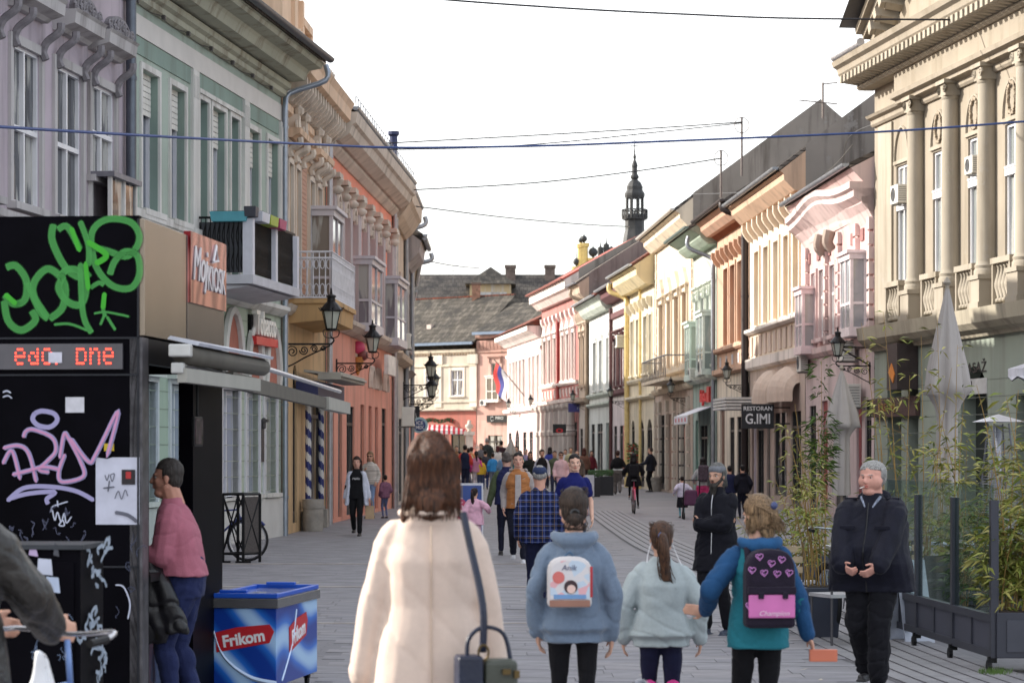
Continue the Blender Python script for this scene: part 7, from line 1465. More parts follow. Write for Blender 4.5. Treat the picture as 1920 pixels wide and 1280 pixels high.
def barber(label,px,s):
    t=thing('barber_pole',label,'barber pole',P(px,s,.5),0,); n=16; m=72; vs=[];fc=[];mi=[]
    for j in range(m+1):
        for i in range(n): a=2*math.pi*i/n; vs.append((.068*math.cos(a),.068*math.sin(a),j*2.45/m))
    for j in range(m):
        for i in range(n): fc.append((j*n+i,j*n+(i+1)%n,(j+1)*n+(i+1)%n,(j+1)*n+i)); mi.append(1 if ((i/n+j*2.45/m/.36)%1)<.5 else 0)
    me=bpy.data.meshes.new('striped_tube'); me.from_pydata(vs,[],fc); me.materials.append(mat((205,205,205),.3,var=.03)); me.materials.append(mat((34,44,110),.3,var=.05)); me.polygons.foreach_set('material_index',mi); child('striped_tube',me,t)
    q=MB(); q.lathe([(.085,-.08),(.085,0)],(0,0,0),14); q.lathe([(.085,2.45),(.085,2.53)],(0,0,0),14); q.box(-.02,.02,0,.4,-.06,-.02); q.box(-.02,.02,0,.4,2.47,2.5); q.build('end_cap',ZINC,t)
    q=MB(); q.box(-.14,.14,-.12,.5,-.5,-.08); q.build('plinth',CON,t)
barber('blue and white spiral barber pole, the nearer of the pair',578,85.5); barber('blue and white spiral barber pole, the farther of the pair',602,82)
# striped awning box of the barber
f=fY; aw=thing('shop_awning','white awning box with dark blue fascia over the barber shop','awning',f.pt(f.u(552),0,0),f.rz)
q=MB(); q.box(0,5.2,-1.0,-.5,3.28,3.44); q.extr([(-.2,3.5),(-1.05,3.38),(-1.05,3.34),(-.2,3.44)],0,5.2); q.build('cover',AW,aw,bevel=.01); q=MB(); q.box(.1,5.4,-.5,-.02,2.85,3.25); q.build('fascia',mat((38,44,88),.5),aw)
# ================================================================ LAMPS, SIGNS, AIR CONDITIONERS
IR=mat((26,25,28),.45,.5,var=.15); LGL=mat((176,180,170),.2,var=.08,spec=.8)
def make_lamp():
    t=thing('street_lamp','','street lamp'); w_=1.0
    q=MB(); q.box(-.02,.02,-w_-.02,.0,-.02,.02); q.box(-.03,.03,-.04,0,-.55,.12)
    for (y0,z0,r0,sg_) in ((-.17,-.16,.13,1),(-.42,-.13,.10,-1),(-.64,-.10,.08,1),(-.83,-.08,.06,-1)):
        q.tube([(0,y0+r0*(1-k/22)*math.cos(k*.62*sg_),z0+r0*(1-k/22)*math.sin(k*.62*sg_)) for k in range(19)],.014,5)
    q.tube(smoothpath([(0,-.02,-.5),(0,-.2,-.42),(0,-.45,-.28),(0,-.75,-.14),(0,-.98,-.03)],4),.016,5)
    q.tube(smoothpath([(0,-w_,0),(0,-w_-.06,.08),(0,-w_-.0,.16)],3),.02,6)
    for a in (0,math.pi/2,math.pi,-math.pi/2): q.tube(smoothpath([(0,-w_,.12),(.14*math.cos(a),-w_+.14*math.sin(a),.16),(.17*math.cos(a),-w_+.17*math.sin(a),.28),(.10*math.cos(a),-w_+.10*math.sin(a),.31)],3),.011,5)
    q.build('bracket',IR,t)
    n=6; q=MB(); q.lathe([(.11,.28),(.125,.31),(.125,.33)],(0,-w_,0),n)
    for i in range(n): a=2*math.pi*i/n+.26; q.tube([(.115*math.cos(a),-w_+.115*math.sin(a),.32),(.205*math.cos(a),-w_+.205*math.sin(a),.70)],.011,4)
    q.tube([(.205*math.cos(2*math.pi*i/n+.26),-w_+.205*math.sin(2*math.pi*i/n+.26),.70) for i in range(n)],.013,4,close=True); q.build('lantern_frame',IR,t)
    q=MB(); 
    for i in range(n):
        a,b=2*math.pi*i/n+.26,2*math.pi*(i+1)/n+.26; p=MB(); p.quad((.11*math.cos(a),-w_+.11*math.sin(a),.33),(.11*math.cos(b),-w_+.11*math.sin(b),.33),(.198*math.cos(b),-w_+.198*math.sin(b),.69),(.198*math.cos(a),-w_+.198*math.sin(a),.69)); p.build('pane',LGL,t)
    q.lathe([(.25,.70),(.24,.73),(.15,.84),(.09,.90),(.085,.98),(.11,1.0),(.10,1.03),(.03,1.06),(.02,1.16),(.005,1.2)],(0,-w_,0),12)
    for i in range(n): a=2*math.pi*i/n+.26; q.tube([(.23*math.cos(a),-w_+.23*math.sin(a),.72),(.29*math.cos(a),-w_+.29*math.sin(a),.77)],.012,4)
    q.build('lamp_roof',IR,t); return t
lampP=make_lamp(); first=[True]
def lamp(f,px,py,size,label,dw=0,cyw=None):
    t=lampP if first[0] else copy_tree(lampP); first[0]=False; u=f.u(px); 
    t.location=f.pt(u,0,f.z(px,py)); t.rotation_euler=(0,0,f.rz+dw); t.scale=(size,)*3; t['label']=label; t['group']='wall lanterns along the street'
lamp(fY,533,645,.98,'black wall lantern on scrolled bracket nearest on the left, by the yellow wall'); lamp(fC,630,681,.90,'black wall lantern beside the ice cream sign on the coral house')
lamp(fC2,756,722,.92,'black wall lantern highest of the three beyond the coral house'); lamp(fC3,764,745,.92,'black wall lantern lower right of the three beyond the coral house',-.1); lamp(fC3,759,758,.9,'lantern draped in green leaves, lowest of the three on the left')
lamp(fP,1632,686,.80,'wall lantern between the pink house and the tan building'); lamp(fO,1404,722,.72,'wall lantern on the brown drainpipe left of the restaurant sign'); lamp(fOc,1292,746,.72,'wall lantern in front of the ochre house, below its balcony')
lamp(fM,1172,752,.72,'wall lantern on the maroon trimmed house above the dark board'); lamp(fOB,1098,757,.72,'wall lantern on the narrow beige house'); lamp(fRd,1018,765,.78,'wall lantern between the red house and the rose house'); lamp(fRo,975,770,.78,'wall lantern at the far corner of the rose house')
def make_ac():
    t=thing('air_conditioner','','air conditioner'); q=MB(); q.box(-.42,.42,-.42,-.1,-.3,.3); q.build('casing',mat((214,212,204),.5,var=.06),t,bevel=.02); q=MB(); q.tube([(-.1+.22*math.cos(a),-.425,.22*math.sin(a)) for a in np.linspace(0,2*math.pi,17)[:-1]],.012,5,close=True); q.tube([(-.1+.12*math.cos(a),-.425,.12*math.sin(a)) for a in np.linspace(0,2*math.pi,13)[:-1]],.01,5,close=True); q.build('fan_guard',mat((90,90,90),.5),t)
    q=MB(); q.slab([(-.1+.22*math.cos(a),.22*math.sin(a)) for a in np.linspace(0,2*math.pi,17)[:-1]],-.423,-.421); q.build('fan_opening',mat((60,60,62),.7),t)
    q=MB(); 
    for x in (-.3,.3): q.box(x-.02,x+.02,-.4,0,-.34,-.3)
    q.build('wall_bracket',mat((120,118,116),.5,.5),t)
    q=MB()
    for k in range(7): q.box(.4205,.426,-.38,-.14,-.22+k*.07,-.2+k*.07)
    q.build('side_louvre',mat((120,120,116),.6),t); return t
acP=make_ac(); fa=[True]
def ac(f,px,py,size,label,w_=0.,sy=1.):
    t=acP if fa[0] else copy_tree(acP); fa[0]=False; t.location=f.pt(f.u(px),w_,f.z(px,py)); t.rotation_euler=(0,0,f.rz); t.scale=(size,size*sy,size); t['label']=label; t['group']='air conditioners on the facades'
ac(fT,1700,365,.72,'boxy air conditioner in the first window of the tan building'); ac(fT,1838,310,.62,'small window air conditioner high on the tan building, third window'); ac(fP,1516,680,.85,'white air conditioner low on the pink house next to the beige dome awning',0,.8); ac(fP,1606,658,.85,'white air conditioner above the lamp bracket on the pink house',0,1.2); ac(fP,1618,742,.95,'larger white air conditioner beneath the lamp bracket on the pink house',0,1.2)
ac(fPG,1311,702,.8,'grey air conditioner, the left one below the glazed boxes of the pale green house',0,1.2); ac(fPG,1334,688,.9,'white air conditioner, the right one below the glazed boxes of the pale green house',0,1.2); ac(fM,1177,640,1.0,'white air conditioner beside a window of the maroon trimmed house',0,1.4); ac(fE2,910,755,.72,'air conditioner on the coral end house over the sign')
ac(fC2,741,781,1.0,'dark fronted air conditioner low on the narrow cream house',.1,1.2); ac(fC2,743,640,.8,'air conditioner under the bracket on the narrow cream house',.1,1.1)
# hanging signs that face along the street
def board(name,label,px,py,s,w_,h,c,words,tc=(225,225,225),d=.1,cat='sign',arm=None):
    t=thing(name,label,cat,P(px,s,CH+(HY-py)/s),0); q=MB(); q.box(-w_/2,w_/2,0,d,-h/2,h/2); q.build('board',mat(c,.45,var=.08),t,bevel=.006)
    for body,x,z,sz,sx in words: text('lettering',body,mat(tc,.45,var=.02),t,(x,-.008,z),sz,sx=sx,offset=sz*.015)
    if arm: q=MB(); q.tube([(arm,.05,h*.35),(w_/2*np.sign(arm),.05,h*.35)],.02,5); q.tube([(arm,.05,-h*.3),(w_/2*np.sign(arm),.05,-h*.3)],.02,5); q.build('sign_arm',IR,t)
    return t
board('restaurant_sign','black restaurant sign with white letters RESTORAN G.IMI hanging over the right pavement',1421,780,64,.95,.72,(24,24,30),[('RESTORAN',0,.22,.17,1.),('G.IMI',0,-.09,.42,.8)],d=.14,arm=1.4)
t=board('round_sign_holder','grey square bracket board behind the round ice sign',774,775,52,.5,.55,(40,42,48),[('US',.0,.12,.14,1)],arm=-.6); t['label']='dark sign with a white high heeled shoe hanging left of the round sign'; t.name='shoe_shop_sign'
q=MB(); q.tube([(-.15,-.01,-.16),(0.0,-.01,-.12),(.1,-.01,.02),(.13,-.01,-.16)],.012,4); q.build('shoe_mark',mat((220,220,220),.5),t)
t=thing('round_sign','round blue and pale sign with white letters ICE MIX hanging over the left pavement','sign',P(787,53,CH+(HY-797)/53),0)
for nm,r,y,c in (('rim',.29,0,(176,206,214)),('disc',.21,-.012,(44,70,130))): q=MB(); q.lathe([(r,-.04),(r,.04)],(0,0,0),28); q.xf(Matrix.Translation((0,y,0))@Matrix.Rotation(R(90),4,'X')); q.build(nm,mat(c,.4,var=.04),t)
text('lettering','ICE',mat((230,230,235),.4),t,(0,-.06,.08),.17,offset=.004); text('lettering','MIX',mat((230,230,235),.4),t,(0,-.06,-.08),.17,offset=.004); q=MB(); q.box(-.6,-.28,-.02,.02,-.02,.02); q.build('sign_arm',IR,t)
board('black_board_sign','long black board with faint crystal lettering on the maroon trimmed house',1166,767,36,1.25,.62,(34,34,38),[('CRYSTAL',-.25,.02,.15,1.),('M',.4,.02,.25,1.2)],(150,150,150),arm=1.1)
board('dark_sign','small black sign with a red oval in front of the red house',1049,803,33,.75,.5,(24,24,26),[('o',0,-.08,.5,1.6)],(206,40,48),arm=.9); board('blue_sign','blue and grey sign board beside the narrow beige house',1082,764,33,1.0,.5,(58,56,120),[('m',.15,0,.3,1.4)],(150,156,170),arm=.7)
board('dark_low_sign','dark sign board low in front of the ochre house',1300,790,47,.7,.42,(40,40,44),[('Astra',0,0,.16,1.2)],(190,190,190),arm=.5)
board('crab_sign','dark square sign with pale crab and letters on the sage green wall',1888,716,88,.62,.66,(44,42,52),[('DŽINIĆ',0,-.12,.16,.9)],(190,196,206),d=.3)
t=thing('ice_cream_sign','giant ice cream cone sign with a pink scoop above the coral shop','sign',P(671,71,CH+(HY-668)/71),0)
for nm,c,x,z,r in (('scoop',(206,70,110),0,.22,.2),('scoop',(214,196,176),-.12,.05,.16),('scoop',(120,60,56),.12,.03,.16)): q=MB(); ell(q,(x,0,z),r,r,r*.95,None,16,10); q.build(nm,mat(c,.5,var=.08),t,smooth=True)
q=MB(); q.lathe([(.02,-.5),(.2,-.02)],(0,0,0),12); q.build('cone',mat((190,130,70),.7,var=.2,scale=20),t); q=MB(); q.box(-.45,-.1,-.05,.1,-.3,-.05); q.build('bracket',BLACK,t)
t=thing('oval_sign','dark blue oval hanging sign on the coral house','sign',P(726,62,CH+(HY-684)/62),0); q=MB(); q.slab([(.11*math.cos(a),.33*math.sin(a)) for a in np.linspace(0,2*math.pi,20)[:-1]],0,.1); q.build('board',mat((44,40,110),.4),t); q=MB(); q.box(-.5,-.1,.03,.07,.2,.24); q.build('sign_arm',IR,t)
t=thing('light_box_sign','white light box sign with blurred letters on the coral house','sign',fC.pt(fC.u(708),.3,4.2),fC.rz); q=MB(); q.box(-1.2,1.2,-.12,0,-.28,.28); q.build('box',mat((214,210,206),.4,var=.25,scale=5),t)
# red shop letters and small awning on the pale green shop
f=fPG; t=thing('shop_sign','red lettered sign over the green shop front','sign',f.pt(f.u(1326),.04,3.78),f.rz); text('lettering','bijou',mat((206,44,44),.5),t,(-.3,-.06,0),.62,sx=1.6,ext=.04,offset=.02); q=MB(); q.box(1.05,1.75,-.12,0,-.25,.32); q.build('red_box',mat((200,50,44),.5),t)
aw=thing('shop_awning','small white scalloped awning with pale red marks over the green shop window','awning',f.pt(f.u(1321),0,3.05),f.rz); q=MB(); q.add([(-2.3,0,.35),(2.3,0,.35),(2.3,-.9,0),(-2.3,-.9,0),(-2.3,-.9,-.3),(2.3,-.9,-.3),(2.3,0,.3),(-2.3,0,.3)],[(0,3,2,1),(3,4,5,2),(1,2,6),(0,7,3)]); q.build('cloth',mat((212,212,220),.7,var=.04),aw)
for k in range(4): q=MB(); q.box(-1.8+k*1.05,-1.4+k*1.05,-.912,-.902,-.22,-.08); q.build('mark',mat((200,110,120),.6),aw)
# domed beige awnings and light canopy of the restaurant
f=fK
for i,(a,b) in enumerate(((1438,1462),(1464,1500))):
    x0,x1=f.u(a),f.u(b); aw=thing('dome_awning',('beige folded dome awning left of the other over the restaurant','beige folded dome awning, the right one over the restaurant')[i],'awning',f.pt((x0+x1)/2,0,3.42),f.rz); q=MB(); wd=(x1-x0)/2; vs=[]
    for j in range(7):
        an=R(90*j/6.); 
        for k in range(7): am=math.pi*k/6; vs.append((-wd*math.cos(am)*(1 if j<6 else 1),-.62*math.cos(an)*(.35+.65*math.sin(am)),.82*math.sin(an)*(.35+.65*math.sin(am))))
    q.add(vs,[(j*7+k,j*7+k+1,(j+1)*7+k+1,(j+1)*7+k) for j in range(6) for k in range(6)]); q.add([(x,y,z) for x,y,z in vs[:7]]+[(x,y-.0,z-.25) for x,y,z in vs[:7]],[(k,k+1,k+8,k+7) for k in range(6)]); q.build('cloth',mat((196,176,160),.8,var=.08),aw)
t=thing('canopy','white corrugated canopy edge above the restaurant sign','canopy',f.pt(f.u(1425),0,3.25),f.rz); q=MB()
for k in range(4): q.box(-1.6,1.6,-1.3,0,k*.1-.2,k*.1-.13)
q.build('slats',mat((206,204,200),.6),t)
# end of street awning and garlands
t=thing('striped_awning','red and white striped awning over the shop in the cream end house','awning',fE1.pt(fE1.u(838),.0,3.5),0); n=17; w_=3.1
for k in range(n): q=MB(); a=-w_/2+w_*k/n; b=-w_/2+w_*(k+1)/n; q.add([(a,0,.2),(b,0,.2),(b,-1.2,-.2),(a,-1.2,-.2),(a,-1.2,-.5),(b,-1.2,-.5)],[(0,3,2,1),(3,4,5,2)]); q.build('stripe',mat((200,50,66) if k%2 else (226,222,220),.7,var=.03),t)
t=thing('garland','green and red leafy garland above the striped awning','garland',fE1.pt(fE1.u(838),.3,4.0),0); 
for c,nn in (((50,84,50),300),((180,40,50),60)):
    q=MB(); 
    for _ in range(nn): x=random.uniform(-1.6,1.6); q.obox((x,random.uniform(-.3,0),.06*math.sin(x*5)+random.uniform(-.14,.14)),.09,.05,.07)
    q.build('leaves',mat(c,.7),t)['kind']='stuff'
# ================================================================ GLASS SCREEN, PLANTS, PARASOLS, CABLES
f=fS=Fac((1640,193.8),(1866,238.)); L=f.L
GM=mat((62,64,74),.45,.3,var=.1,scale=3)
sc=thing('glass_screen','dark steel terrace screen on castors with glass panes above grey panels','screen',f.o,f.rz)
posts=[f.u(1660),f.u(1722),f.u(1790),L-.04]
for i,x in enumerate(posts):
    q=MB(); q.box(x-.035,x+.035,-.03,.03,.12,1.36); q.build('post',GM,sc); 
    if i<3: 
        a,b=x+.035,posts[i+1]-.035; q=MB(); q.box(a,b,-.006,.006,.46,1.48); q.build('pane',clear_glass(.05,(205,215,212)),sc)
        q=MB(); q.box(a,b,-.03,.03,.40,.46); q.box(a,b,-.03,.03,.12,.18); m=(a+b)/2; q.box(m-.015,m+.015,-.024,.03,.18,.4); q.build('rail',GM,sc)
        for c,d in ((a,m-.015),(m+.015,b)): q=MB(); q.box(c,d,-.012,.012,.18,.40); q.build('panel',mat((76,78,90),.5,.2,var=.1,scale=3),sc)
    q=MB(); q.lathe([(.05,-.015),(.05,.015)],(0,0,0),12); q.xf(Matrix.Translation((x,-.04,.052))@Matrix.Rotation(R(90),4,'X')); q.box(x-.02,x+.02,-.05,.02,.08,.13); q.build('castor',BLACK,sc)
# trough at the right end, same steel
TR=P(1868,238); tr=thing('planter_trough','long grey steel trough planted with bamboo at the right edge','planter',TR,R(-3)); q=MB(); q.box(0,2.2,-.02,.5,.12,.48); q.build('trough',GM,tr,bevel=.006)
for k in range(2): q=MB(); q.box(.08+k*1.05,1.04+k*1.05,-.032,-.02,.17,.42); q.build('panel',mat((70,72,82),.5,.2),tr)
q=MB(); q.box(.03,2.17,.01,.47,.44,.485); q.build('soil',mat((66,54,44),.95),tr)
LEAF=[mat(c,.55,var=.3,scale=3,spec=.3) for c in ((134,138,62),(108,120,52),(156,150,84))]; CANE=mat((150,120,62),.5,var=.25,scale=3)
LEAFD=[mat(c,.6,var=.3,scale=3,spec=.2) for c in ((62,84,38),(78,100,46))]
def bamboo(label,loc,n,h,rx,ry,leaves,seed,lm=LEAF,z0=.45,dens=1.,fan=.35,low=.0,ll=.11):
    t=thing('bamboo',label,'plant',loc,0); r=random.Random(seed); q=MB(); lb=[MB() for _ in lm]
    for i in range(n):
        x,y=r.uniform(-rx,rx),r.uniform(-ry,ry); H=h*r.uniform(.55,1.05); dx,dy=r.uniform(-fan,fan),r.uniform(-.15,.15); path=[Vector((x+dx*(k/6)**1.8,y+dy*(k/6)**1.8,z0+(H-z0)*k/6)) for k in range(7)]; q.tube(path,.008,5,r1=.002)
        for j in range(int(leaves*dens)):
            tt=low+(1-low)*r.random()**.8; k=min(5,int(tt*6)); p=path[k].lerp(path[k+1],tt*6-k); a=r.uniform(0,6.28); d=Vector((math.cos(a),math.sin(a),r.uniform(.1,.7))).normalized(); tw=p+d*r.uniform(.04,.26)*(1.15-tt*.6)
            if j%5==0: q.tube([p,tw],.0022,3)
            for _ in range(3):
                a2=a+r.uniform(-1.3,1.3); dd=Vector((math.cos(a2),math.sin(a2),r.uniform(-.7,.5))).normalized(); sd=dd.cross(Vector((r.uniform(-1,1),r.uniform(-1,1),1))).normalized(); l=ll*r.uniform(.6,1.3); w_=l*.10; s0=tw+dd*.01; m_=s0+dd*l*.45+Vector((0,0,.005)); e=s0+dd*l-Vector((0,0,l*.15))
                lb[r.randrange(len(lm))].add([s0,m_+sd*w_,e,m_-sd*w_],[(0,1,2,3)])
    q.build('cane',CANE,t)['kind']='stuff'
    for b,m in zip(lb,lm): b.build('foliage',m,t)['kind']='stuff'
    return t
def pot(label,loc,w_,h,c=(50,54,68)):
    t=thing('plant_pot',label,'plant pot',loc,R(8)); q=MB(); q.obox((0,0,h*.42),w_*.86,w_*.86,h*.84,taper=1.15); q.build('tub',mat(c,.5,var=.08),t,bevel=.01); q=MB(); q.obox((0,0,h*.92),w_*1.06,w_*1.06,h*.16); q.build('rim',mat(c,.5,var=.08),t,bevel=.012); q=MB(); q.obox((0,0,h*1.0),w_*.9,w_*.9,.02); q.build('soil',mat((60,50,42),.95),t)
pot('dark grey square pot holding the thin bare shrub near the heavy man',P(1537,200),.33,.48)
bamboo('sparse bamboo with thin pale canes rising from the square pot',P(1537,200),9,2.35,.12,.12,18,1,fan=.28,z0=.45,low=.25,ll=.10)
pot('black plastic pot behind the teal topped girl',P(1484,176),.34,.34,(34,34,38)); bamboo('bushy low bamboo behind the girl with the heart printed backpack',P(1482,176),18,1.5,.26,.2,18,2,z0=.3,fan=.3,ll=.11)
bamboo('tall dark green bamboo top beside the lantern bracket',P(1540,150),6,2.95,.10,.12,30,3,lm=LEAFD,z0=.4,fan=.14,low=.5,ll=.13); pot('grey pot half hidden behind the low bamboo',P(1540,150),.36,.45)
bamboo('airy tall bamboo in front of the closed parasol',P(1745,178),12,3.15,.55,.15,15,4,z0=.4,fan=.42,low=.1,ll=.12); tr2=thing('planter_trough','long dark trough behind the glass screen','planter',P(1700,178),R(-5)); q=MB(); q.box(-.5,1.6,-.15,.2,.1,.45); q.build('trough',GM,tr2,bevel=.006)
bamboo('dense bamboo thicket behind the middle of the glass screen',P(1810,185),20,1.9,.5,.12,20,5,z0=.4,fan=.3,ll=.12); bamboo('tall dark ochre caned bamboo left of the patio heater',P(1790,165),6,2.9,.3,.1,18,8,z0=.4,fan=.25,ll=.12)
bamboo('thick hanging bamboo at the right edge in the steel trough',TR+Vector((.35,.22,0)),30,1.6,.35,.15,36,6,z0=.48,fan=.25,ll=.12); bamboo('tall thin bamboo at the right edge rising above the heater',TR+Vector((.25,.3,0)),6,2.6,.3,.1,26,7,z0=.48,fan=.3,ll=.11)
bamboo('leafy shrub seen through the last glass pane',P(1845,200),14,1.25,.25,.15,30,9,lm=LEAFD,z0=.3,ll=.11)
pot('dark pot seen through the last glass pane',P(1845,200),.3,.3,(30,32,30))
# closed parasols
PCL=mat((166,160,156),.85,var=.06,scale=3,sheen=0)
def parasol(label,loc,h,ln,r,seed):
    t=thing('closed_parasol',label,'parasol',loc,0); rr=random.Random(seed); n=40; vs=[];m=26
    for j in range(m+1):
        v=j/m; z=h-ln*v; env=r*(.06+1.0*(v/.42) if v<.42 else 1.06-.62*min(1,(v-.42)/.10)+.10*(v-.5)); 
        for i in range(n):
            a=2*math.pi*i/n; fd=1+.26*math.sin(a*5+seed+v*1.2)*min(1,v*2)+.14*math.sin(a*9+seed*2+v*4); 
            vs.append((env*fd*math.cos(a),env*fd*math.sin(a),z-(.10*abs(math.sin(a*2.5+seed)) if .38<v<.46 else 0)))
    q=MB(); q.add(vs,[(j*n+i,j*n+(i+1)%n,(j+1)*n+(i+1)%n,(j+1)*n+i) for j in range(m) for i in range(n)]); q.build('cloth',PCL,t,smooth=True); q=MB(); q.tube([(0,0,0),(0,0,h+.05)],.025,8); q.lathe([(.03,0),(.05,.03),(.01,.1)],(0,0,h),8); q.build('pole',mat((150,140,126),.5),t); q=MB(); q.box(-.35,.35,-.35,.35,0,.06); q.build('base',CON,t)
parasol('tall closed grey parasol behind the glass screen',P(1776,150),3.82,3.0,.24,1); parasol('closed beige parasol further back near the pink house',P(1578,98),3.3,2.4,.3,2); parasol('third closed parasol, whitish, by the rose house',P(958,38),2.4,1.9,.28,3)
t=thing('open_parasol','white open parasol with scalloped edge cut by the right edge of the picture','parasol',P(2010,96),0); q=MB(); n=16; R_=1.25; 
for i in range(n): a,b=2*math.pi*i/n,2*math.pi*(i+1)/n; q.add([(0,0,3.75),(R_*math.cos(a),R_*math.sin(a),3.35),(R_*math.cos(b),R_*math.sin(b),3.35),(R_*math.cos(b),R_*math.sin(b),3.2),(R_*math.cos((a+b)/2),R_*math.sin((a+b)/2),3.12),(R_*math.cos(a),R_*math.sin(a),3.2)],[(0,1,2),(1,5,4,3,2)])
q.build('cloth',mat((205,205,214),.8),t); q=MB(); q.tube([(0,0,0),(0,0,3.7)],.03,8); q.build('pole',mat((200,200,200),.4),t)
# patio heater
t=thing('patio_heater','pyramid shaped steel patio heater with flat reflector plate and mesh sides','patio heater',P(1872,121),R(12)); q=MB(); q.add([(-.31,-.31,2.2),(.31,-.31,2.2),(.31,.31,2.2),(-.31,.31,2.2),(0,0,2.32),(0,0,2.19)],[(0,1,4),(1,2,4),(2,3,4),(3,0,4),(1,0,5),(2,1,5),(3,2,5),(0,3,5)]); q.build('reflector',mat((206,210,222),.3,.6),t)
q=MB(); 
for sx in (-1,1):
    for sy in (-1,1): q.tube([(sx*.12,sy*.12,2.17),(sx*.24,sy*.24,.75),(sx*.24,sy*.24,0)],.014,5)
q.box(-.24,.24,-.24,.24,.05,.7); q.build('frame',mat((120,122,132),.3,.7),t); q=MB()
for k in range(34):
    z=.8+k*.04; w_=.24-.12*(z-.75)/1.42
    q.tube([(-w_,-w_,z),(w_,-w_,z),(w_,w_,z),(-w_,w_,z)],.0035,3,close=True)
o=q.build('mesh_guard',mat((150,152,160),.3,.7),t); o['kind']='stuff'; q=MB(); q.tube([(0,0,.7),(0,0,2.15)],.05,10); q.build('glass_tube',mat((176,180,190),.15,.2),t,smooth=True)
# cafe chair and table
def chair(label,loc,rz):
    t=thing('cafe_chair',label,'chair',loc,rz); mt=mat((90,88,92),.4,.5); wd=mat((190,170,140),.6,var=.15)
    for x in (-.2,.2):
        for y,h in ((-.2,.45),(.2,.86)): q=MB(); q.tube([(x,y,0),(x,y,h)],.012,6); q.build('leg',mt,t)
    q=MB(); q.box(-.22,.22,-.22,.22,.44,.47); q.build('seat',mat((176,174,176),.5),t)
    for k in range(3): q=MB(); q.box(-.2,.2,.195,.21,.56+k*.1,.62+k*.1); q.build('slat',wd,t)
chair('metal cafe chair with pale wooden back slats behind the heavy man',P(1578,208),R(200)); chair('metal cafe chair behind the square pot',P(1478,190),R(160)); chair('metal cafe chair further inside the terrace behind glass',P(1755,190),R(90))
t=thing('cafe_table','small square cafe table behind the glass screen','table',P(1815,172),0); q=MB(); q.box(-.35,.35,-.35,.35,.72,.75); q.build('tabletop',mat((176,182,196),.4),t); q=MB(); q.tube([(0,0,0),(0,0,.72)],.03,8); q.box(-.22,.22,-.22,.22,0,.02); q.build('leg',GM,t)
for i,(px,s) in enumerate(((938,40),(957,37))):
    t=thing('cafe_table',('dark cafe table in the far street left of the vest man','dark cafe table further right near the closed whitish parasol')[i],'table',P(px,s),0); q=MB(); q.box(-.45,.45,-.35,.35,.70,.74); q.build('tabletop',mat((60,60,68),.4),t); q=MB(); q.box(-.4,-.36,-.3,.3,0,.7); q.box(.36,.4,-.3,.3,0,.7); q.build('leg',BLACK,t)
# A-boards and black planters with flowers
t=thing('advert_board','advertising board, half blue half mauve with a red round print and white frame','board',P(868,106),R(6)); q=MB(); q.box(-.36,.36,-.015,.015,.12,1.18); q.build('frame',mat((206,206,214),.5),t,bevel=.005)
q=MB(); q.box(-.33,0.0,-.022,-.016,.16,1.14); q.build('poster',mat((100,96,116),.5,var=.1),t); q=MB(); q.box(0.0,.33,-.022,-.016,.16,1.14); q.build('poster',mat((52,76,140),.5,var=.15,scale=3),t)
q=MB(); q.lathe([(.2,-.001),(.2,.001)],(0,0,0),20); q.xf(Matrix.Translation((-.1,-.028,.72))@Matrix.Rotation(R(90),4,'X')); q.build('print',mat((186,70,100),.5),t); text('lettering','OC\n29.3\nJIN',mat((226,206,214),.5),t,(-.1,-.034,.74),.13,ext=.001)
q=MB(); 
for x in (-.3,.3): q.tube([(x,0,0),(x,0,.15)],.012,5)
q.build('leg',BLACK,t)
t=thing('white_board','small white standing board on the right pavement behind the smiling man','board',P(1104,50),R(10)); q=MB(); q.box(-.2,.2,-.02,.02,.05,.85); q.build('panel',mat((210,212,222),.5,var=.08),t)
for i,(px,s,w_) in enumerate(((1114,49,.45),(1137,47.5,.55))):
    t=thing('black_planter',('black planter box beside the white board','wider black planter box left of the woman in grey trousers')[i],'planter',P(px,s),0); q=MB(); q.box(-w_/2,w_/2,-.2,.2,0,.75); q.build('box',mat((34,34,40),.5),t,bevel=.01); q=MB()
    for _ in range(160): q.obox((random.uniform(-w_/2,w_/2),random.uniform(-.2,.2),.78+random.uniform(0,.22)),.05,.04,.03,Matrix.Rotation(random.random()*3,3,'X'))
    q.build('foliage',mat((70,100,60),.7,var=.3),t)['kind']='stuff'
t=thing('flower_stand','tall stand of red and green flowers beside the maroon trimmed house','flowers',P(1196,40),0); q=MB(); q.lathe([(.3,0),(.25,.8),(.3,1.2)],(0,0,0),10); q.build('urn',mat((80,84,70),.7),t)
for c,n in (((74,104,58),260),((190,50,50),70)):
    q=MB()
    for _ in range(n): a=random.random()*6.28; r_=random.random()**.5*.5; q.obox((r_*math.cos(a),r_*math.sin(a),1.2+random.random()*.9),.09,.06,.05)
    q.build('blossoms',mat(c,.7),t)['kind']='stuff'
# stroller
t=thing('pushchair','dark purple and black pushchair pushed by the woman in pink trousers','pushchair',P(1296,73),0); q=MB(); q.obox((0,.1,.55),.38,.5,.4,taper=.8); q.build('seat',mat((84,40,74),.7),t,bevel=.05); q=MB(); q.tube([(-.2,-.3,1.0),(-.2,.3,.1)],.015,6); q.tube([(.2,-.3,1.0),(.2,.3,.1)],.015,6); q.tube([(-.2,-.3,1.0),(.2,-.3,1.0)],.015,6); q.tube([(-.2,.3,.5),(-.2,-.25,.1)],.015,6); q.tube([(.2,.3,.5),(.2,-.25,.1)],.015,6); q.build('frame',BLACK,t)
for x in (-.2,.2):
    for y in (-.25,.3): q=MB(); q.lathe([(.09,-.02),(.09,.02)],(0,0,0),12); q.xf(Matrix.Translation((x,y,.09))@Matrix.Rotation(R(90),4,'Y')); q.build('wheel',BLACK,t)
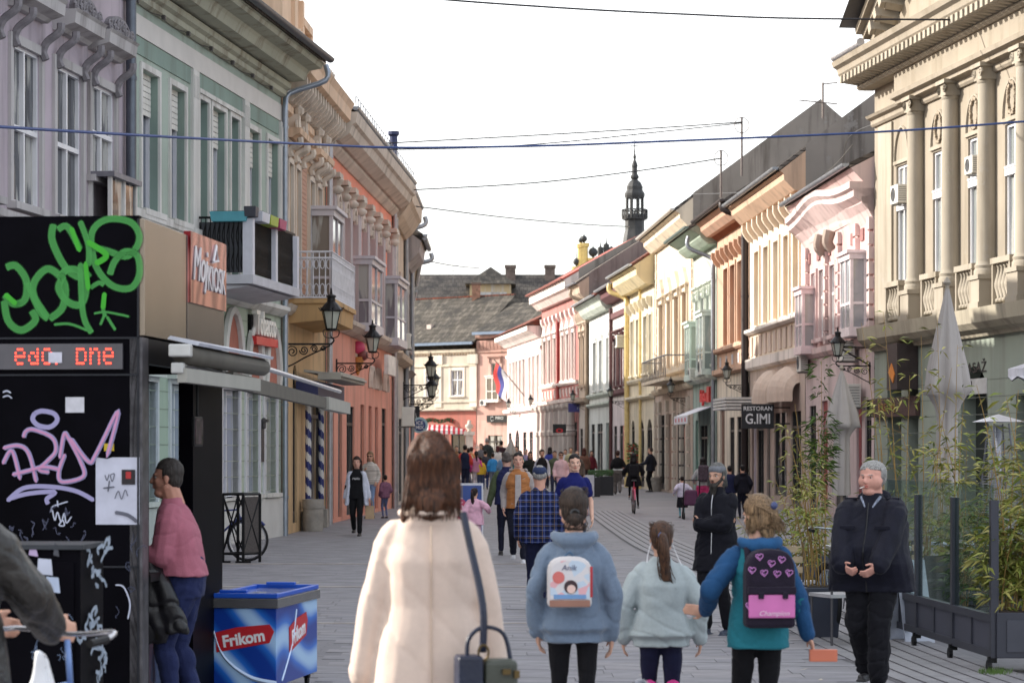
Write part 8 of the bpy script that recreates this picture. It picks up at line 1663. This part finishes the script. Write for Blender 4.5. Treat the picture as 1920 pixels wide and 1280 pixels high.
# steel bollard at the bottom edge
t=thing('bollard','polished steel ball topped bollard cut by the bottom edge of the picture','bollard',P(1201,560),0); q=MB(); q.lathe([(.03,0),(.03,.935)],(0,0,0),14); q.build('post',mat((90,92,98),.3,.8),t,smooth=True); q=MB(); ell(q,(0,0,.955),.034,.034,.032,None,18,12); q.build('ball',mat((110,112,120),.15,.95),t,smooth=True)
# overhead cables
def cable(label,pts,r,c,n=8):
    c=tuple(x*.6 for x in c) if r<.02 else c; r=r*1.7 if r<.02 else r
    ps=smoothpath([P(px,s,CH+(HY-py)/s) for px,py,s in pts],n); q=MB(); q.tube(ps,r,5); o=q.build('overhead_cable',mat(c,.5),None,smooth=True); tag(o,label,'cable',None)
cable('thick blue cable sagging right across the street from the lilac house',[(-120,228,148),(0,238,142),(300,256,122),(610,272,104),(760,277,101),(1000,274,99),(1200,267,98),(1640,248,96),(1920,228,96),(2100,212,96)],.022,(52,74,128))
cable('dark cable highest in the sky with small clips',[(700,-16,95),(835,0,94),(1080,17,93),(1280,27,92),(1500,35,91),(1920,38,90),(2100,36,90)],.012,(44,40,52))
cable('thin upper cable of the pair reaching the ringed mast',[(700,270,70),(1000,254,68),(1250,239,66),(1391,229,64)],.011,(70,66,72)); cable('thin lower cable of the pair crossing under the blue one',[(700,281,70),(900,277,69),(1060,266,68),(1250,246,66),(1391,231,64)],.010,(70,66,72))
cable('thin cable from the coral gutter to the shorter mast',[(776,356,62),(1000,343,62),(1200,320,62),(1352,297,62)],.012,(60,56,62)); cable('lowest thin cable sagging towards the church spire',[(780,387,60),(950,408,56),(1100,421,52),(1180,425,50)],.012,(70,66,72)); cable('dark cable near the far roofs on the left',[(740,478,58),(790,487,50),(850,498,42),(900,503,36)],.014,(60,58,60))
cable('looping cable on the tan building cornice side',[(1230,365,50),(1400,360,60),(1560,330,66),(1600,250,72),(1760,200,80),(1920,100,90)],.008,(110,106,104)); cable('sagging cable before the grey gable wall',[(1430,378,60),(1540,330,66),(1600,270,74)],.008,(150,146,140))
# masts and aerials on the right roofs
def mast(label,px,py0,py1,s,bars,ring=False):
    z0=CH+(HY-py0)/s; z1=CH+(HY-py1)/s; t=thing('aerial',label,'aerial',P(px,s,z1),0); q=MB(); q.tube([(0,0,0),(0,0,z0-z1)],.035,5)
    for (dz,a,b,tilt) in bars: q.tube([(a,0,z0-z1-dz),(b,0,z0-z1-dz-tilt)],.02,4)
    if ring: q.tube([(.0+.22*math.cos(a),0,z0-z1-.24+.24*math.sin(a)) for a in np.linspace(0,6.28,13)],.014,4)
    q.build('mast',mat((110,100,96),.5,.3),t)
mast('roof aerial with two crossed bars above the grey gable',1543,155,222,60,[(.05,0,.45,-.05),(.55,-.75,.45,.12)]); mast('tall roof mast with a ring on the right roofs',1391,220,330,62,[],True); mast('short roof mast carrying the thin cable',1352,282,370,60,[],True)
t=thing('roof_chimney','dark blue metal flue on the coral house roof','chimney',P(738,62,9.9),0); q=MB(); q.lathe([(.12,0),(.12,1.35),(.17,1.4),(.17,1.5)],(0,0,0),10); q.build('flue',mat((58,64,96),.5,.4),t)
# projecting iron frame and little string lights
t=thing('sign_holder','bare triangular iron sign frame over the dark bar sign','frame',P(1640,77,CH+(HY-650)/77),0); q=MB(); q.tube([(-.9,0,0),(.9,0,-.05)],.02,5); q.tube([(-.9,0,0),(.3,0,-.7)],.02,5); q.tube([(-.2,0,0),(.9,0,-.5)],.02,5); q.build('bars',IR,t)
f=fG; t=thing('string_lights','string of unlit bulbs looped along the frieze of the green house','string lights',f.o,f.rz); q=MB(); ps=[]
for k in range(7):
    for j in range(8): ps.append((f.L*(k+j/8)/7,-.1,9.02-.06*math.sin(math.pi*j/8)))
q.tube(ps,.008,4)
for k in range(7): q.obox((f.L*(k+.0)/7+.1,-.14,9.0),.09,.06,.07)
q.build('cable',mat((70,66,64),.6),t)
# doormats of grass tufts by the screen castors
t=MB(); rr=random.Random(8)
for _ in range(260):
    u=rr.gauss(.0,.12); u*=.5; x,y=3.78+u,20.45+rr.gauss(0,.08); h=rr.uniform(.02,.07); dx,dy=rr.uniform(-.03,.03),rr.uniform(-.03,.03); t.add([(x-.004,y,0),(x+.004,y,0),(x+dx,y+dy,h)],[(0,1,2)])
o=t.build('grass_tuft',mat((84,112,50),.8,var=.3)); tag(o,'green grass tuft growing between paving by the screen corner','grass',None,'stuff')

q=MB(); rr=random.Random(12)
for _ in range(34):
    y=rr.uniform(19,50); x=rr.uniform(-3.,3.5); a=rr.uniform(0,3.1); l=rr.uniform(.015,.05); c,s_=math.cos(a)*l,math.sin(a)*l; q.add([(x-c,y-s_,.012),(x+s_*.6,y-c*.6,.014),(x+c,y+s_,.02),(x-s_*.6,y+c*.6,.012)],[(0,1,2,3)])
o=q.build('litter',mat((190,180,165),.8,var=.3)); tag(o,'scattered scraps of paper and dry leaves on the paving','litter',None,'stuff')

for i,(px,s_,c,w_) in enumerate(((1762,196,(48,52,48),.34),(1706,204,(176,182,196),.3))):
    t=thing('menu_board',('dark green folding menu board leaning behind the middle glass pane','pale blue folding menu board behind the first glass pane')[i],'board',P(px,s_),R(20)); q=MB(); q.add([(-w_/2,-.2,0),(w_/2,-.2,0),(w_/2,0,.75),(-w_/2,0,.75),(-w_/2,.2,0),(w_/2,.2,0)],[(0,1,2,3),(3,2,5,4)]); o=q.build('panel',mat(c,.5,var=.2),t); o.modifiers.new('t','SOLIDIFY').thickness=.02
t=thing('dining_table','white folding table edge behind the bamboo at the terrace entrance','table',P(1640,176),0); q=MB(); q.box(-.5,.5,-.3,.3,.70,.74); q.build('tabletop',mat((206,206,210),.5),t); q=MB(); q.box(-.46,-.42,-.26,.26,0,.7); q.box(.42,.46,-.26,.26,0,.7); q.build('leg',BLACK,t)
